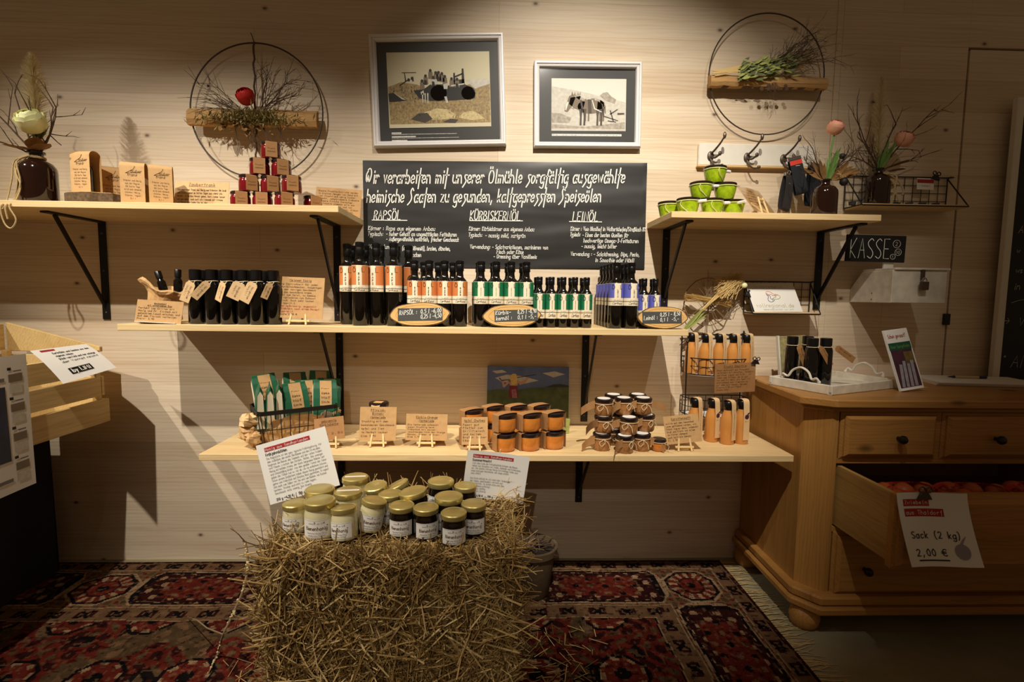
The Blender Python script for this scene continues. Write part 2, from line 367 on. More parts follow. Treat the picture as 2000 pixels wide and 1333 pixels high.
# ------------------------------------------------------------ handwriting: one-stroke letters, tenths of the capital height; ~ marks a curved stroke
G = {
'a': (6, '~5 4 3 6 1 5 0 3 1 0 3 0 5 2;5 6 5 0'), 'b': (6, '0 10 0 0;~0 4 2 6 4 5 5 3 4 0 2 0 0 2'), 'c': (5, '~4 5 3 6 1 5 0 3 1 0 3 0 4 1'),
'd': (6, '5 10 5 0;~5 4 3 6 1 5 0 3 1 0 3 0 5 2'), 'e': (5, '~0 3 4 3 4 5 2 6 0 4 0 1 2 0 4 1'), 'f': (4, '~4 9 3 10 2 8 2 0 2 -3;0 6 4 6'),
'g': (6, '~5 5 3 6 1 5 0 3 1 0 3 0 5 2;~5 6 5 -2 3 -4 0 -3'), 'h': (6, '0 10 0 0;~0 4 2 6 4 5 5 3 5 0'), 'i': (2, '1 6 1 0;1 8 1 9'), 'j': (3, '~2 6 2 -2 1 -4 0 -3;2 8 2 9'),
'k': (5, '0 10 0 0;4 6 0 2;1 3 4 0'), 'l': (3, '~1 10 1 2 1 0 2 0'), 'm': (8, '0 6 0 0;~0 4 2 6 3 4 3 0;~3 4 5 6 7 4 7 0'), 'n': (6, '0 6 0 0;~0 4 2 6 4 5 5 0'),
'o': (6, '~3 6 1 5 0 3 1 0 3 0 5 3 4 5 3 6'), 'p': (6, '0 6 0 -4;~0 4 2 6 4 5 5 3 4 0 2 0 0 2'), 'q': (6, '~5 5 3 6 1 5 0 3 1 0 3 0 5 2;5 6 5 -4'), 'r': (4, '0 6 0 0;~0 3 2 6 3 6 4 5'),
's': (5, '~4 5 2 6 0 5 1 3 3 2 4 1 2 0 0 1'), 't': (4, '2 9 2 0 3 0;0 6 4 6'), 'u': (6, '~0 6 0 2 2 0 4 1 5 3;5 6 5 0'), 'v': (5, '0 6 2 0 4 6'), 'w': (8, '0 6 2 0 4 5 5 0 7 6'),
'x': (5, '0 6 4 0;4 6 0 0'), 'y': (5, '0 6 2 1;4 6 1 -4'), 'z': (5, '0 6 4 6 0 0 4 0'), 'ß': (6, '~0 -2 0 7 2 10 4 8 2 6 5 4 4 0 2 0'),
'A': (7, '0 0 3 10 6 0;1 4 5 4'), 'B': (6, '0 0 0 10;~0 10 4 9 4 6 0 5;~0 5 5 4 5 1 0 0'), 'C': (7, '~6 9 4 10 1 8 0 4 2 0 5 0 6 1'), 'D': (7, '0 0 0 10;~0 10 4 9 6 5 4 1 0 0'),
'E': (6, '5 10 0 10 0 0 5 0;0 5 4 5'), 'F': (6, '5 10 0 10 0 0;0 5 4 5'), 'G': (7, '~6 9 4 10 1 8 0 4 2 0 5 0 6 3;6 3 3 4'), 'H': (7, '0 10 0 0;6 10 6 0;0 5 6 5'), 'I': (3, '1 10 1 0'),
'J': (5, '~4 10 4 2 2 0 0 1'), 'K': (6, '0 10 0 0;5 10 0 4 5 0'), 'L': (6, '0 10 0 0 5 0'), 'M': (9, '0 0 1 10 4 3 7 10 8 0'), 'N': (7, '0 0 0 10 6 0 6 10'), 'O': (8, '~3 10 1 8 0 5 1 1 3 0 6 1 7 5 6 8 3 10'),
'P': (6, '0 0 0 10;~0 10 4 9 5 7 3 5 0 5'), 'Q': (8, '~3 10 1 8 0 5 1 1 3 0 6 1 7 5 6 8 3 10;4 3 7 -1'), 'R': (6, '0 0 0 10;~0 10 4 9 5 7 3 5 0 5;2 5 5 0'), 'S': (6, '~5 9 3 10 0 8 1 6 4 4 5 2 3 0 0 1'),
'T': (6, '0 10 6 10;3 10 3 0'), 'U': (7, '~0 10 0 3 3 0 6 3 6 10'), 'V': (7, '0 10 3 0 6 10'), 'W': (9, '0 10 2 0 4 8 6 0 8 10'), 'Z': (6, '0 10 5 10 0 0 5 0'), 'X': (6, '0 10 5 0;5 10 0 0'), 'Y': (6, '0 10 3 5 3 0;6 10 3 5'),
'0': (6, '~3 10 1 8 0 5 1 1 3 0 4 1 5 5 4 8 3 10'), '1': (4, '0 7 2 10 2 0'), '2': (6, '~0 8 2 10 5 8 4 5 0 0;0 0 5 0'), '3': (6, '~0 9 3 10 4 7 2 5 5 3 3 0 0 1'), '4': (6, '3 10 0 3 5 3;4 6 4 0'),
'5': (6, '5 10 1 10 0 6;~0 6 3 6 5 4 4 1 0 0'), '6': (6, '~4 10 1 7 0 3 2 0 5 2 4 5 0 3'), '7': (6, '0 10 5 10 2 0'), '8': (6, '~3 5 0 8 3 10 5 8 0 3 3 0 5 3 3 5'), '9': (6, '~5 7 2 5 0 8 3 10 5 8 4 0'),
'.': (3, '1 0 1 1'), ',': (3, '1 1 0 -2'), ':': (3, '1 1 1 2;1 5 1 6'), '-': (5, '0 4 4 4'), '/': (5, '0 -2 4 11'), '(': (4, '~3 11 1 8 1 2 3 -2'), ')': (4, '~0 11 2 8 2 2 0 -2'), '!': (3, '1 10 1 3;1 0 1 1'), '?': (6, '~0 8 3 10 5 8 3 5 3 3;3 0 3 1'),
'€': (7, '~6 9 4 10 1 8 1 2 4 0 6 1;-1 6 5 6;-1 4 5 4'), '*': (5, '2 8 2 4;0 7 4 5;4 7 0 5'), '>': (9, '0 4 8 4;5 7 8 4 5 1'), ' ': (4, ''),
'&': (6, '5 0 1 7 2 10 3 7 0 2 2 0 5 3')}
HAND = {'t': (4, '2 11 1 -4;0 6 5 6'), 's': (5, '~5 6 2 6 2 4 4 2 3 0 0 -3'), 'W': (9, '~2 9 0 6 1 1 3 6 4 1 6 3 7 7 6 10 4 11 2 10'), 'S': (7, '~6 9 4 11 2 8 4 4 3 1 -1 -2'), 'f': (4, '~5 9 3 10 2 6 1 -4;0 5 4 5')}
UML = {'ä': 'a', 'ö': 'o', 'ü': 'u', 'Ä': 'A', 'Ö': 'O', 'Ü': 'U'}
def smooth(pts, k=4):
    if len(pts) < 3: return pts
    q = [pts[0]] + pts + [pts[-1]]; out = []
    for i in range(1, len(q) - 2):
        a, b, c, d = q[i - 1:i + 3]
        for j in range(k):
            t = j / k; out.append(tuple(.5 * (2 * b[m] + (c[m] - a[m]) * t + (2 * a[m] - 5 * b[m] + 4 * c[m] - d[m]) * t * t + (3 * b[m] - a[m] - 3 * c[m] + d[m]) * t ** 3) for m in range(len(b))))
    return out + [pts[-1]]
def strokes(s, hand=False, mono=False):
    x = 0; out = []
    for ch in s:
        um = ch in UML; c = UML.get(ch, ch); g = HAND.get(c) if hand else None
        wd, st = g or G.get(c, G['-'])
        off = (7 - wd) / 2 if mono else 0
        for k_ in st.split(';'):
            if not k_: continue
            cur = k_[0] == '~'; n = [float(q) for q in k_.strip('~').split()]
            p = [(n[i] + x + off, n[i + 1]) for i in range(0, len(n), 2)]
            out.append(smooth(p, 3) if cur else p)
        if um:
            h = 12 if c.isupper() else 8.5
            for dx in (1, 4): out.append([(x + off + dx, h), (x + off + dx, h - 1.2)])
        x += 8 if mono else wd + 1.6
    return out, max(1, x - 1.6)
def write(b, s, x, z, h, sw=.0012, width=None, hand=False, mono=False, slant=0, y=0.0, align='l', fn=None, rise=0.0):
    """letters as flat ribbons in the x-z plane, facing -y; fn bends them onto another surface"""
    st, wd = strokes(s, hand, mono); u = h / 10; ux = (width / wd) if width else u
    W_ = wd * ux
    if align == 'c': x -= W_ / 2
    if align == 'r': x -= W_
    for p in st:
        q = [Vector((x + a * ux + slant * c * u, z + c * u + rise * a * ux)) for a, c in p]
        if len(q) < 2: continue
        vs = []; n = len(q)
        for i in range(n):
            d = (q[min(i + 1, n - 1)] - q[max(i - 1, 0)]); d = d.normalized() if d.length > 1e-9 else Vector((0, 1))
            o = Vector((-d.y, d.x)) * sw / 2; e = d * (sw * .45 if i == n - 1 else (-sw * .45 if i == 0 else 0))
            vs += [q[i] + o + e, q[i] - o + e]
        pts = [(a.x, y, a.y) for a in vs]
        if fn: pts = [fn(a.x, a.y) for a in vs]
        b.add(pts, [(2 * i, 2 * i + 1, 2 * i + 3, 2 * i + 2) for i in range(n - 1)])
    return W_
def paragraph(b, lines, x, z, w_, lead, h, sw=.0006, mono=True, y=0.0, cpl=None):
    cpl = cpl or max(len(t) for t in lines)
    for i, t in enumerate(lines):
        if t: write(b, t, x, z - i * lead, h, sw, width=w_ * len(t) / cpl, mono=mono, y=y)

# ------------------------------------------------------------ plants
def twig(b, p, d, L, r, depth=2, seg=5, wob=.35, rg=rnd, side=2):
    p = Vector(p); d = Vector(d).normalized(); pts = [p.copy()]
    for i in range(seg):
        d = (d + Vector((rg.uniform(-1, 1), rg.uniform(-1, 1), rg.uniform(-1, 1))) * wob * .5).normalized()
        p = p + d * L / seg; pts.append(p.copy())
        if depth > 0 and i > 0 and rg.random() < .75:
            for _ in range(rg.randint(1, side)):
                e = (d + Vector((rg.uniform(-1, 1), rg.uniform(-.6, .6), rg.uniform(-1, 1))) * .9).normalized()
                twig(b, p, e, L * rg.uniform(.25, .5), r * .6, depth - 1, 3, wob, rg, side)
    b.tube(pts, r, 4, r * .45)
def keep_front(b, y):
    for p in b.v:
        if p.y > y: p.y = y - (p.y - y) * .3
def rose(b, c, r, rg=rnd, layers=5):
    """a full round bloom of many cupped petals, outer ones opening a little"""
    c = Vector(c)
    for L, (n, e0, k_) in enumerate(((7, -12, 1.0), (7, 8, .97), (6, 26, .90), (5, 44, .80), (4, 60, .68), (3, 76, .56))[:layers + 1]):
        for j in range(n):
            a = 2 * math.pi * (j / n + L * .31) + rg.uniform(-.1, .1); d = Vector((math.cos(a) * math.cos(R(e0)), math.sin(a) * math.cos(R(e0)), math.sin(R(e0))))
            t1 = Vector((-math.sin(a), math.cos(a), 0)); t2 = d.cross(t1) * -1; t2 = t2 if t2.z > 0 else -t2; wd = rg.uniform(.62, .78); ht = rg.uniform(.60, .72); vs = []
            for y in range(5):
                for x in range(5):
                    u, v = (x - 2) / 2, (y - 2) / 2; w_ = wd * (1 - .35 * max(0, v) ** 2 - .25 * max(0, -v))
                    q = (d + t1 * u * w_ + t2 * v * ht).normalized(); vs.append(c + q * r * k_ * (1 + .10 * max(0, v) ** 2 - .05 * u * u * (v > -.5) + .035 * abs(u) * max(0, v) + rg.uniform(-.012, .012)))
            b.add(vs, [(y * 5 + x, y * 5 + x + 1, y * 5 + x + 6, y * 5 + x + 5) for y in range(4) for x in range(4)])
    b.ball(c, r * .5, 8, 5)
def plume(b, p0, p1, r, n=420, rg=rnd):
    """pampas plume: fine hairs leaving a stem"""
    p0, p1 = Vector(p0), Vector(p1); ax = (p1 - p0)
    b.tube([p0, p0 + ax * .5, p1], .0014, 4, .0005)
    for i in range(n):
        t = rg.uniform(.02, 1); q = p0 + ax * t; wd = r * math.sin(math.pi * min(1, .12 + t * .86)) ** .7
        a = rg.uniform(0, 6.283); d = (ax.normalized() * 1.6 + Vector((math.cos(a), math.sin(a), 0)) * rg.uniform(.5, 1.0)).normalized()
        b.tube([q, q + d * wd * 1.1, q + d * wd * 1.7 + Vector((math.cos(a), math.sin(a), -.25)) * wd * .35], .0007, 3, .0003, cap=False)

# ============================================================ THE ROOM
XS, XD, ZD = 1.262, 1.778, 2.003
wall = struct(B().box(-3.6, 2.9, .022, .06, 0, 2.95).build('wall_back', 'slate_black'))
for x0, x1, z0, z1 in ((-3.6, XS, 0, 2.95), (XS + .0245, XD - .004, 0, 2.95), (XD - .004, 2.9, ZD + .005, 2.95)):
    rbox('wall_panel', 'wall_pine', wall, x0, x1, 0, .022, z0, z1, .0006)
t_ = struct(rbox('trim_1', 'wall_pine', None, XS + .0005, XS + .0225, -.003, .021, 0, 2.95, .001))
d_ = struct(rbox('door_1', 'wall_pine', None, XD + .005, 2.9, .001, .021, .01, ZD - .003, .001))
q = P(1846, 624)
B().box(q.x - .012, q.x + .012, -.012, .001, q.z - .022, q.z + .022).build('latch', 'black_metal', d_, bevel=.002)
struct(B().box(-3.6, 2.9, -3.2, .06, -.05, 0).build('floor', 'floor_concrete'))

# ------------------------------------------------------------ carpet
def rug():
    t = thing('carpet', 'red patterned oriental carpet with fringed end on the shop floor', 'carpet', (0, 0, 0))
    X0, X1, Y0, Y1 = -2.2, .90, -1.25, -.03; st = .0052
    tan, red, mar, blk, crm, olv = [s2l(c) for c in ((118, 88, 62), (104, 38, 28), (54, 22, 20), (22, 17, 18), (158, 128, 96), (88, 68, 46))]
    def octo(dx, dy, a, b): return max(abs(dx) / a, abs(dy) / b, (abs(dx) / a + abs(dy) / b) * .72)
    def octl(dx, dy, a, b, c): return max((abs(dx)) / a, abs(dy) / b, (abs(dx) - (a - c)) / c * .6 + abs(dy) / b * .6)
    def motif(u, v, base, hv):
        u = (u % .098) - .049; w_ = abs(v)
        if abs(u) < .034 and w_ < hv * .62:
            k_ = abs(abs(u) - w_ * .9)
            if k_ < .008 or math.hypot(u, v) < .010: return blk
            if abs(abs(u) - .022) < .006: return mar
        return base
    def col(x, y):
        x += .004 * math.sin(y * 23) ; y += .003 * math.sin(x * 17)
        tr, tb = X1 - x, Y1 - y; t_ = min(tr, tb); along = x if tb <= tr else y; corner = tb > tr
        if t_ < .012: return mar
        if t_ < .062: return motif(along, t_ - .037, tan, .03)
        if t_ < .067: return crm
        if t_ < .295:
            c = t_ - .181
            if not corner:
                s_ = (x - .73 + .35) % .7 - .35; e_ = (x - .73) % .7 - .35
            else:
                s_ = (y + .21 + .35) % .7 - .35; e_ = (y + .21) % .7 - .35
            k1 = octo(s_, c, .098, .092); k2 = octl(e_, c, .225, .10, .07)
            if k1 < 1:
                if k1 > .88: return blk
                if k1 > .55: return crm if math.sin(math.atan2(c, s_) * 14) > .1 else red
                if k1 > .45: return mar
                return red if k1 > .2 else blk
            if k1 < 1.1 or (1.0 < k2 < 1.07): return crm
            if k2 < 1:
                if k2 > .9: return blk
                if k2 > .62: return crm if math.sin(e_ * 95) * math.sin(c * 80) > .45 else mar
                v = math.sin(e_ * 60) * math.cos(c * 70)
                return blk if v > .75 else (tan if v < -.78 else red)
            v = math.sin(x * 120) * math.sin(y * 120)
            return olv if v > .2 else (tan if v > -.55 else red)
        if t_ < .300: return crm
        if t_ < .365: return motif(along, t_ - .333, tan, .03)
        if t_ < .370: return crm
        u, v = x % .24 - .12, y % .26 - .13
        k1 = octo(u, v, .075, .075)
        if k1 < 1: return blk if k1 > .85 else (crm if k1 > .68 and math.sin(math.atan2(v, u) * 8) > 0 else (red if k1 > .3 else blk))
        v = math.sin(x * 75 + 2 * math.sin(y * 31)) * math.sin(y * 68 + 1.5 * math.sin(x * 27)); w_ = noise.noise((x * 9, y * 6, 1.7))
        if w_ > .25: return tan if v > .3 else olv
        return mar if v > .30 else (olv if v < -.6 else (blk if w_ < -.42 else red))
    nx, ny = int((X1 - X0) / st), int((Y1 - Y0) / st)
    vs = [(X0 + (X1 - X0) * i / nx, Y0 + (Y1 - Y0) * j / ny, .007 + .0012 * noise.noise((i * .02, j * .02, 0))) for j in range(ny + 1) for i in range(nx + 1)]
    fs = [(j * (nx + 1) + i, j * (nx + 1) + i + 1, (j + 1) * (nx + 1) + i + 1, (j + 1) * (nx + 1) + i) for j in range(ny) for i in range(nx)]
    b = B(); b.v = [Vector(p) for p in vs]; b.f = fs
    o = b.build('pile', 'carpet', t); me = o.data
    a = me.attributes.new('pattern', 'FLOAT_COLOR', 'FACE')
    buf = []
    for p in me.polygons:
        x, y = p.center.x, p.center.y; c = col(x, y); n1 = noise.noise((x * 70, y * 70, 4)); n2 = noise.noise((x * 34, y * 46, 9))
        if n1 > .30: c = tuple(a * .45 + e * .55 for a, e in zip(c, tan))
        elif n1 < -.34: c = tuple(a * .45 for a in c)
        buf += [*[a * (.86 + .3 * n2) for a in c], 1]
    a.data.foreach_set('color', buf)
    B().box(X0, X1, Y0, Y1, .0005, .005).build('backing', 'kraft_dark', t)
    f = B(); y = Y1 - .004
    while y > Y1 - 1.3:
        L = rnd.uniform(.06, .10); dy = rnd.uniform(-.03, .03)
        f.tube([(X1 - .004, y, .005), (X1 + L * .5, y + dy * .4 + rnd.uniform(-.006, .006), .004), (X1 + L, y + dy, .003)], .0016, 3, .0008, cap=False); y -= rnd.uniform(.004, .008)
    o = f.build('fringe', 'jute', t); o['kind'] = 'stuff'
rug()

# ============================================================ SHELVES AND BRACKETS
ZU, ZR, ZM, ZL = 1.328, 1.334, .946, .5475          # tops of the four boards
def shelf(label, x0, x1, d, z, th=.021):
    o = rbox('shelf_board', 'shelf_pine', None, x0, x1, -d, -.0012, z - th, z, .0015)
    return tag(o, label, 'shelf')
shelf('long pine shelf at upper left under the jam jar pyramid', -2.05, -.503, .31, ZU)
shelf('short pine shelf at upper right under the green jars', .572, 1.277, .28, ZR)
shelf('middle pine shelf carrying the rows of oil bottles', -1.208, .634, .31, ZM)
shelf('lowest and deepest pine shelf with baskets and spread jars', -.923, .964, .39, ZL)
def bracket(label, x, zt, d, h, sx=0):
    t = thing('shelf_bracket', label, 'bracket', (x, 0, zt), group='black shelf brackets')
    B().box(-.0135, .0135, -.0065, -.0015, -h, -.0005).build('wall_bar', 'black_metal', t, bevel=.001)
    B().box(-.0135, .0135, -d, -.0065, -.0062, -.0005).build('shelf_arm', 'black_metal', t, bevel=.001)
    B().bar((0, -d * .84, -.006), (0, -.008, -h * .86), .016, .006, up=(1, 0, 0)).build('strut', 'black_metal', t, bevel=.001)
    s_ = B()
    for z in (-h * .12, -h * .5, -h * .93): s_.ball((0, -.0066, z), .0042, 8, 4, (1, .5, 1))
    s_.build('screw', 'iron_grey', t, smooth=True)
TH = .0215
bracket('black bracket under the upper left shelf, near the crate', X(200, 0, 436), ZU - TH, .25, .362)
bracket('black bracket under the right end of the upper left shelf', X(658, 0, 436), ZU - TH, .25, .362)
bracket('black bracket left under the short upper right shelf', X(1301, 0, 470), ZR - TH, .24, .300)
bracket('black bracket right under the short upper right shelf', X(1601, 0, 470), ZR - TH, .24, .300)
bracket('black bracket under the middle shelf, above the green coffee packs', X(664, 0, 700), ZM - TH, .25, .362)
bracket('black bracket under the middle shelf, right of the canvas picture', X(1143, 0, 700), ZM - TH, .25, .362)
bracket('black bracket under the lowest shelf behind the tilted sheet', X(668, 0, 940), ZL - TH, .30, .290)
bracket('black bracket under the lowest shelf, right of the straw bale', X(1130, 0, 960), ZL - TH, .30, .290)

# ============================================================ CHALKBOARD SIGN
def chalkboard():
    t = thing('chalkboard_sign', 'large black chalk lettered board above the oil bottles', 'sign', (0, 0, 0))
    a, c, e, f = P(709, 314), P(1263.5, 319), P(1258, 526), P(712, 522)
    def surf(u, v):
        p = (f * (1 - u) + e * u) * (1 - v) + (a * (1 - u) + c * u) * v
        wr = math.sin(v * 19 + math.sin(u * 5.3) * 1.4) * .00075 * (.25 + u) + .0007 * noise.noise((u * 7, v * 13, 3))
        if min(u, v, 1 - u, 1 - v) < .004: wr = 0
        return Vector((p.x, -.0042 + wr, p.z))
    B().sheet(surf, 110, 48).build('board', 'slate', t, smooth=True)
    B().box(f.x, e.x - .002, -.0025, -.0004, f.z + .004, a.z - .002).build('backing', 'slate', t)
    def tx(s_, u0, v0, u1, h, hand=False, sw=1.5, v1=None, slant=.12):
        p, q_ = P(u0, v0), P(u1, v1 if v1 is not None else v0 + (u1 - u0) * .011)
        write(b, s_, p.x, p.z, M(h), M(sw), width=q_.x - p.x, hand=hand, y=-.0062, slant=slant, rise=(q_.z - p.z) / (q_.x - p.x))
    b = B(); tx('Wir verarbeiten mit unserer Ölmühle sorgfältig ausgewählte', 715, 359, 1219, 25, True, 2.3, 358)
    tx('heimische Saaten zu gesunden, kaltgepressten Speiseölen', 717, 396, 1173, 24, True, 2.2, 395)
    b.build('headline_lettering', 'chalk', t)
    for hd, ua, ub, vb, u0, u1, v in (('RAPSÖL', 731, 783, 429, 727, 796, 430.5), ('KÜRBISKERNÖL', 918, 1016, 430, 917, 1021, 431.5), ('LEINÖL', 1118, 1167, 432, 1111, 1175, 433.5)):
        b = B(); tx(hd, ua, vb, ub, 17, sw=1.7); b.build('heading_lettering', 'chalk', t)
        p, q_ = P(u0, v), P(u1, v + .7); B().bar((p.x, -.0062, p.z), (q_.x, -.0062, q_.z), M(1.6), .0002, up=(0, 1, 0)).build('underline', 'chalk', t)
    b = B()
    for s_, u0, v, u1 in (('Körner : Raps aus eigenem Anbau', 720, 450, 850), ('Typisch:', 719, 461, 749), ('- hoher Gehalt an ungesättigten Fettsäuren', 755, 461, 892), ('- Außergewöhnlich natürlich, frischer Geschmack', 755, 471, 896),
                          ('Verwendung : -', 721, 486, 779), ('(statt Olivenöl), braten, dünsten,', 786, 489, 880), ('backen', 802, 502, 823),
                          ('Körner: Kürbiskörner aus eigenem Anbau', 916, 451, 1043), ('Typisch:', 915, 463, 942), ('- nussig mild, zartgrün', 948, 464, 1026), ('Verwendung: - Salatvariationen, marinieren von', 918, 486, 1070), ('Fisch oder Käse', 970, 496, 1022), ('- Dressing über Vanilleeis', 964, 505, 1048),
                          ('Körner : Vom Blaslhof in Walkertshofen/Straßlach BY', 1114, 451, 1260), ('Typisch:', 1113, 462, 1133), ('- Eines der besten Quellen für', 1137, 463, 1226), ('hochwertige Omega-3-Fettsäuren', 1139, 474, 1246), ('- nussig, leicht bitter', 1135, 485, 1203), ('Verwendung : - Salatdressing, Dips, Pesto,', 1114, 500, 1248), ('in Smoothie oder Müsli', 1162, 512, 1237)):
        tx(s_, u0, v, u1, 7.6, sw=.95)
    b.build('body_lettering', 'chalk', t)
chalkboard()

# ============================================================ FRAMED PHOTOGRAPHS
def frame(label, c4, mould, inner, draw, caps):
    tl, tr, br, bl = [P(u, v, -.03) for u, v in c4]
    cx = (tl + tr + br + bl) / 4; w_ = ((tr - tl).length + (br - bl).length) / 2; h = ((tl - bl).length + (tr - br).length) / 2
    ang = -math.atan2((tr.z - tl.z + br.z - bl.z) / 2, w_)
    t = thing('picture_frame', label, 'picture', (cx.x, -.0012, cx.z), (0, ang, 0))
    pr = [(0, -.0005), (0, -.024), (.004, -.029), (.009, -.029), (.011, -.023), (.015, -.025), (.019, -.023), (mould, -.012), (mould, -.0005)]
    for k_ in range(4):
        L = (w_, h, w_, h)[k_] / 2; D = (h, w_, h, w_)[k_] / 2; b = B()
        b.M = Matrix.Rotation(k_ * math.pi / 2, 4, 'Y')
        n = len(pr); vs = [(-L + d, y, -D + d) for d, y in pr] + [(L - d, y, -D + d) for d, y in pr]
        b.add(vs, [(i, i + 1, n + i + 1, n + i) for i in range(n - 1)] + [tuple(range(n)), tuple(range(2 * n - 1, n - 1, -1))])
        b.build('frame_rail', 'frame_white', t)
    iw, ih = w_ / 2 - mould, h / 2 - mould
    B().box(-iw - .002, iw + .002, -.0085, -.001, -ih - .002, ih + .002).build('mat_board', 'mat_board', t)
    a, e = P(inner[0], inner[1], -.01) - cx, P(inner[2], inner[3], -.01) - cx
    pw, ph = e.x - a.x, a.z - e.z
    pic = B().box(a.x, e.x, -.0092, -.0084, e.z, a.z).build('photograph', draw[0], t)
    lay = [0]
    def L(m, polys):
        lay[0] += 1; b = B(); y = -.0092 - .00012 * lay[0]
        for poly in polys:
            pts = [(a.x + pw * x, a.z - ph * z) for x, z in poly]
            ar = sum(pts[i][0] * pts[(i + 1) % len(pts)][1] - pts[(i + 1) % len(pts)][0] * pts[i][1] for i in range(len(pts)))
            if ar < 0: pts.reverse()
            b.add([(x, y, z) for x, z in pts], [tuple(range(len(pts)))])
        b.build('print_area', m, pic)
    draw[1](L)
    for (u0, v0, u1, v1), s_ in caps:
        p, q_ = P(u0, v0, -.01) - cx, P(u1, v1, -.01) - cx
        s = B().box(p.x, q_.x, -.0092, -.0084, q_.z, p.z).build('caption_strip', 'paper', t)
        b = B(); write(b, s_, p.x + .002, q_.z + (p.z - q_.z) * .25, (p.z - q_.z) * .5, .0004, width=(q_.x - p.x) - .004, mono=True, y=-.0094); b.build('lettering', 'ink_grey', s)
    B().box(-iw, iw, -.0135, -.0125, -ih, ih).build('glass', 'picture_glass', t)
def circ(x, y, rx, ry, n=14): return [(x + rx * math.cos(i * 6.2832 / n), y + ry * math.sin(i * 6.2832 / n)) for i in range(n)]
def zq(pts, x0, y0, x1, y1): return [((x - x0) / (x1 - x0), (y - y0) / (y1 - y0)) for x, y in pts]
def draw_tractor(L):
    T = lambda *p: zq(p, 342, 305, 1372, 1088); C_ = lambda x, y, rx, ry=None: T(*circ(x, y, rx, ry or rx))
    L('pic_field', [T((345, 660), (480, 610), (640, 640), (760, 700), (1200, 640), (1368, 600), (1368, 1050), (352, 1055))])
    L('pic_pale', [T((1120, 600), (1368, 585), (1368, 640), (1220, 690))])
    rg = random.Random(5); blades = []
    for i in range(150):
        x, y = rg.uniform(360, 1360), rg.uniform(800, 1045); s_ = rg.uniform(8, 34); k_ = rg.uniform(-20, 20)
        blades.append(T((x, y), (x + 5, y), (x + k_ + 3, y - s_)))
    for i in range(70):
        x, y = rg.uniform(370, 660), rg.uniform(660, 800); s_ = rg.uniform(8, 26); blades.append(T((x, y), (x + 9, y + 4), (x + rg.uniform(-14, 14), y - s_)))
    L('pic_straw', [T((620, 1000), (700, 930), (820, 890), (930, 900), (1020, 960), (1000, 1000), (800, 1010)), T((1040, 990), (1100, 935), (1190, 920), (1260, 960), (1310, 1005), (1180, 1020))] + blades[:110])
    L('pic_dark', [T((560, 1000), (640, 940), (730, 935), (780, 1000), (700, 1040)), T((880, 1035), (960, 1000), (1040, 1010), (1010, 1048))] + blades[110:])
    L('pic_black', [T((345, 730), (400, 720), (525, 805), (400, 815), (350, 815)), T((600, 700), (700, 690), (770, 640), (900, 640), (960, 655), (1110, 640), (1190, 680), (1222, 740), (1215, 790), (1150, 800), (960, 810), (770, 812), (650, 780)),
                    C_(1150, 735, 72), C_(850, 730, 84), T((1090, 480), (1108, 478), (1116, 640), (1086, 640)), T((1005, 525), (1020, 520), (1026, 640), (1000, 640)), T((1020, 555), (1095, 525), (1097, 540), (1022, 572)),
                    T((488, 512), (632, 512), (632, 519), (488, 519)), T((512, 518), (520, 518), (530, 602), (518, 602)), T((588, 560), (602, 556), (606, 605), (590, 605)), T((455, 645), (560, 575), (566, 584), (470, 650)), T((980, 600), (1110, 590), (1115, 650), (970, 655))])
    hd = [(725, 552), (775, 497), (828, 520), (856, 518), (890, 530), (918, 560), (802, 568), (688, 603), (985, 585), (1040, 590), (555, 590), (590, 575)]
    L('pic_mid', [T((x - 20, y + 12), (x + 20, y + 12), (x + 26, y + 85), (x - 24, y + 85)) for x, y in hd[:10]])
    L('pic_pale', [T((770, 590), (835, 585), (850, 640), (770, 642)), T((975, 650), (1110, 632), (1112, 646), (980, 664)), T((900, 640), (950, 625), (940, 690), (905, 690)), T((668, 720), (700, 700), (705, 745), (675, 745)),
                     *[T((x, 730), (x + 13, 730), (x + 10, 832), (x + 2, 832)) for x in (682, 708, 734)], T((905, 770), (930, 765), (945, 835), (925, 835)), T((360, 690), (400, 720), (520, 800), (480, 790))])
    L('pic_black', [C_(x, y, 14, 17) for x, y in hd] + [T((x - 16, y + 40), (x + 10, y + 45), (x + 14, y + 90), (x - 14, y + 90)) for x, y in hd[::3]])
    L('pic_cream', [T((352, 1052), (1372, 1046), (1372, 1088), (352, 1090))])
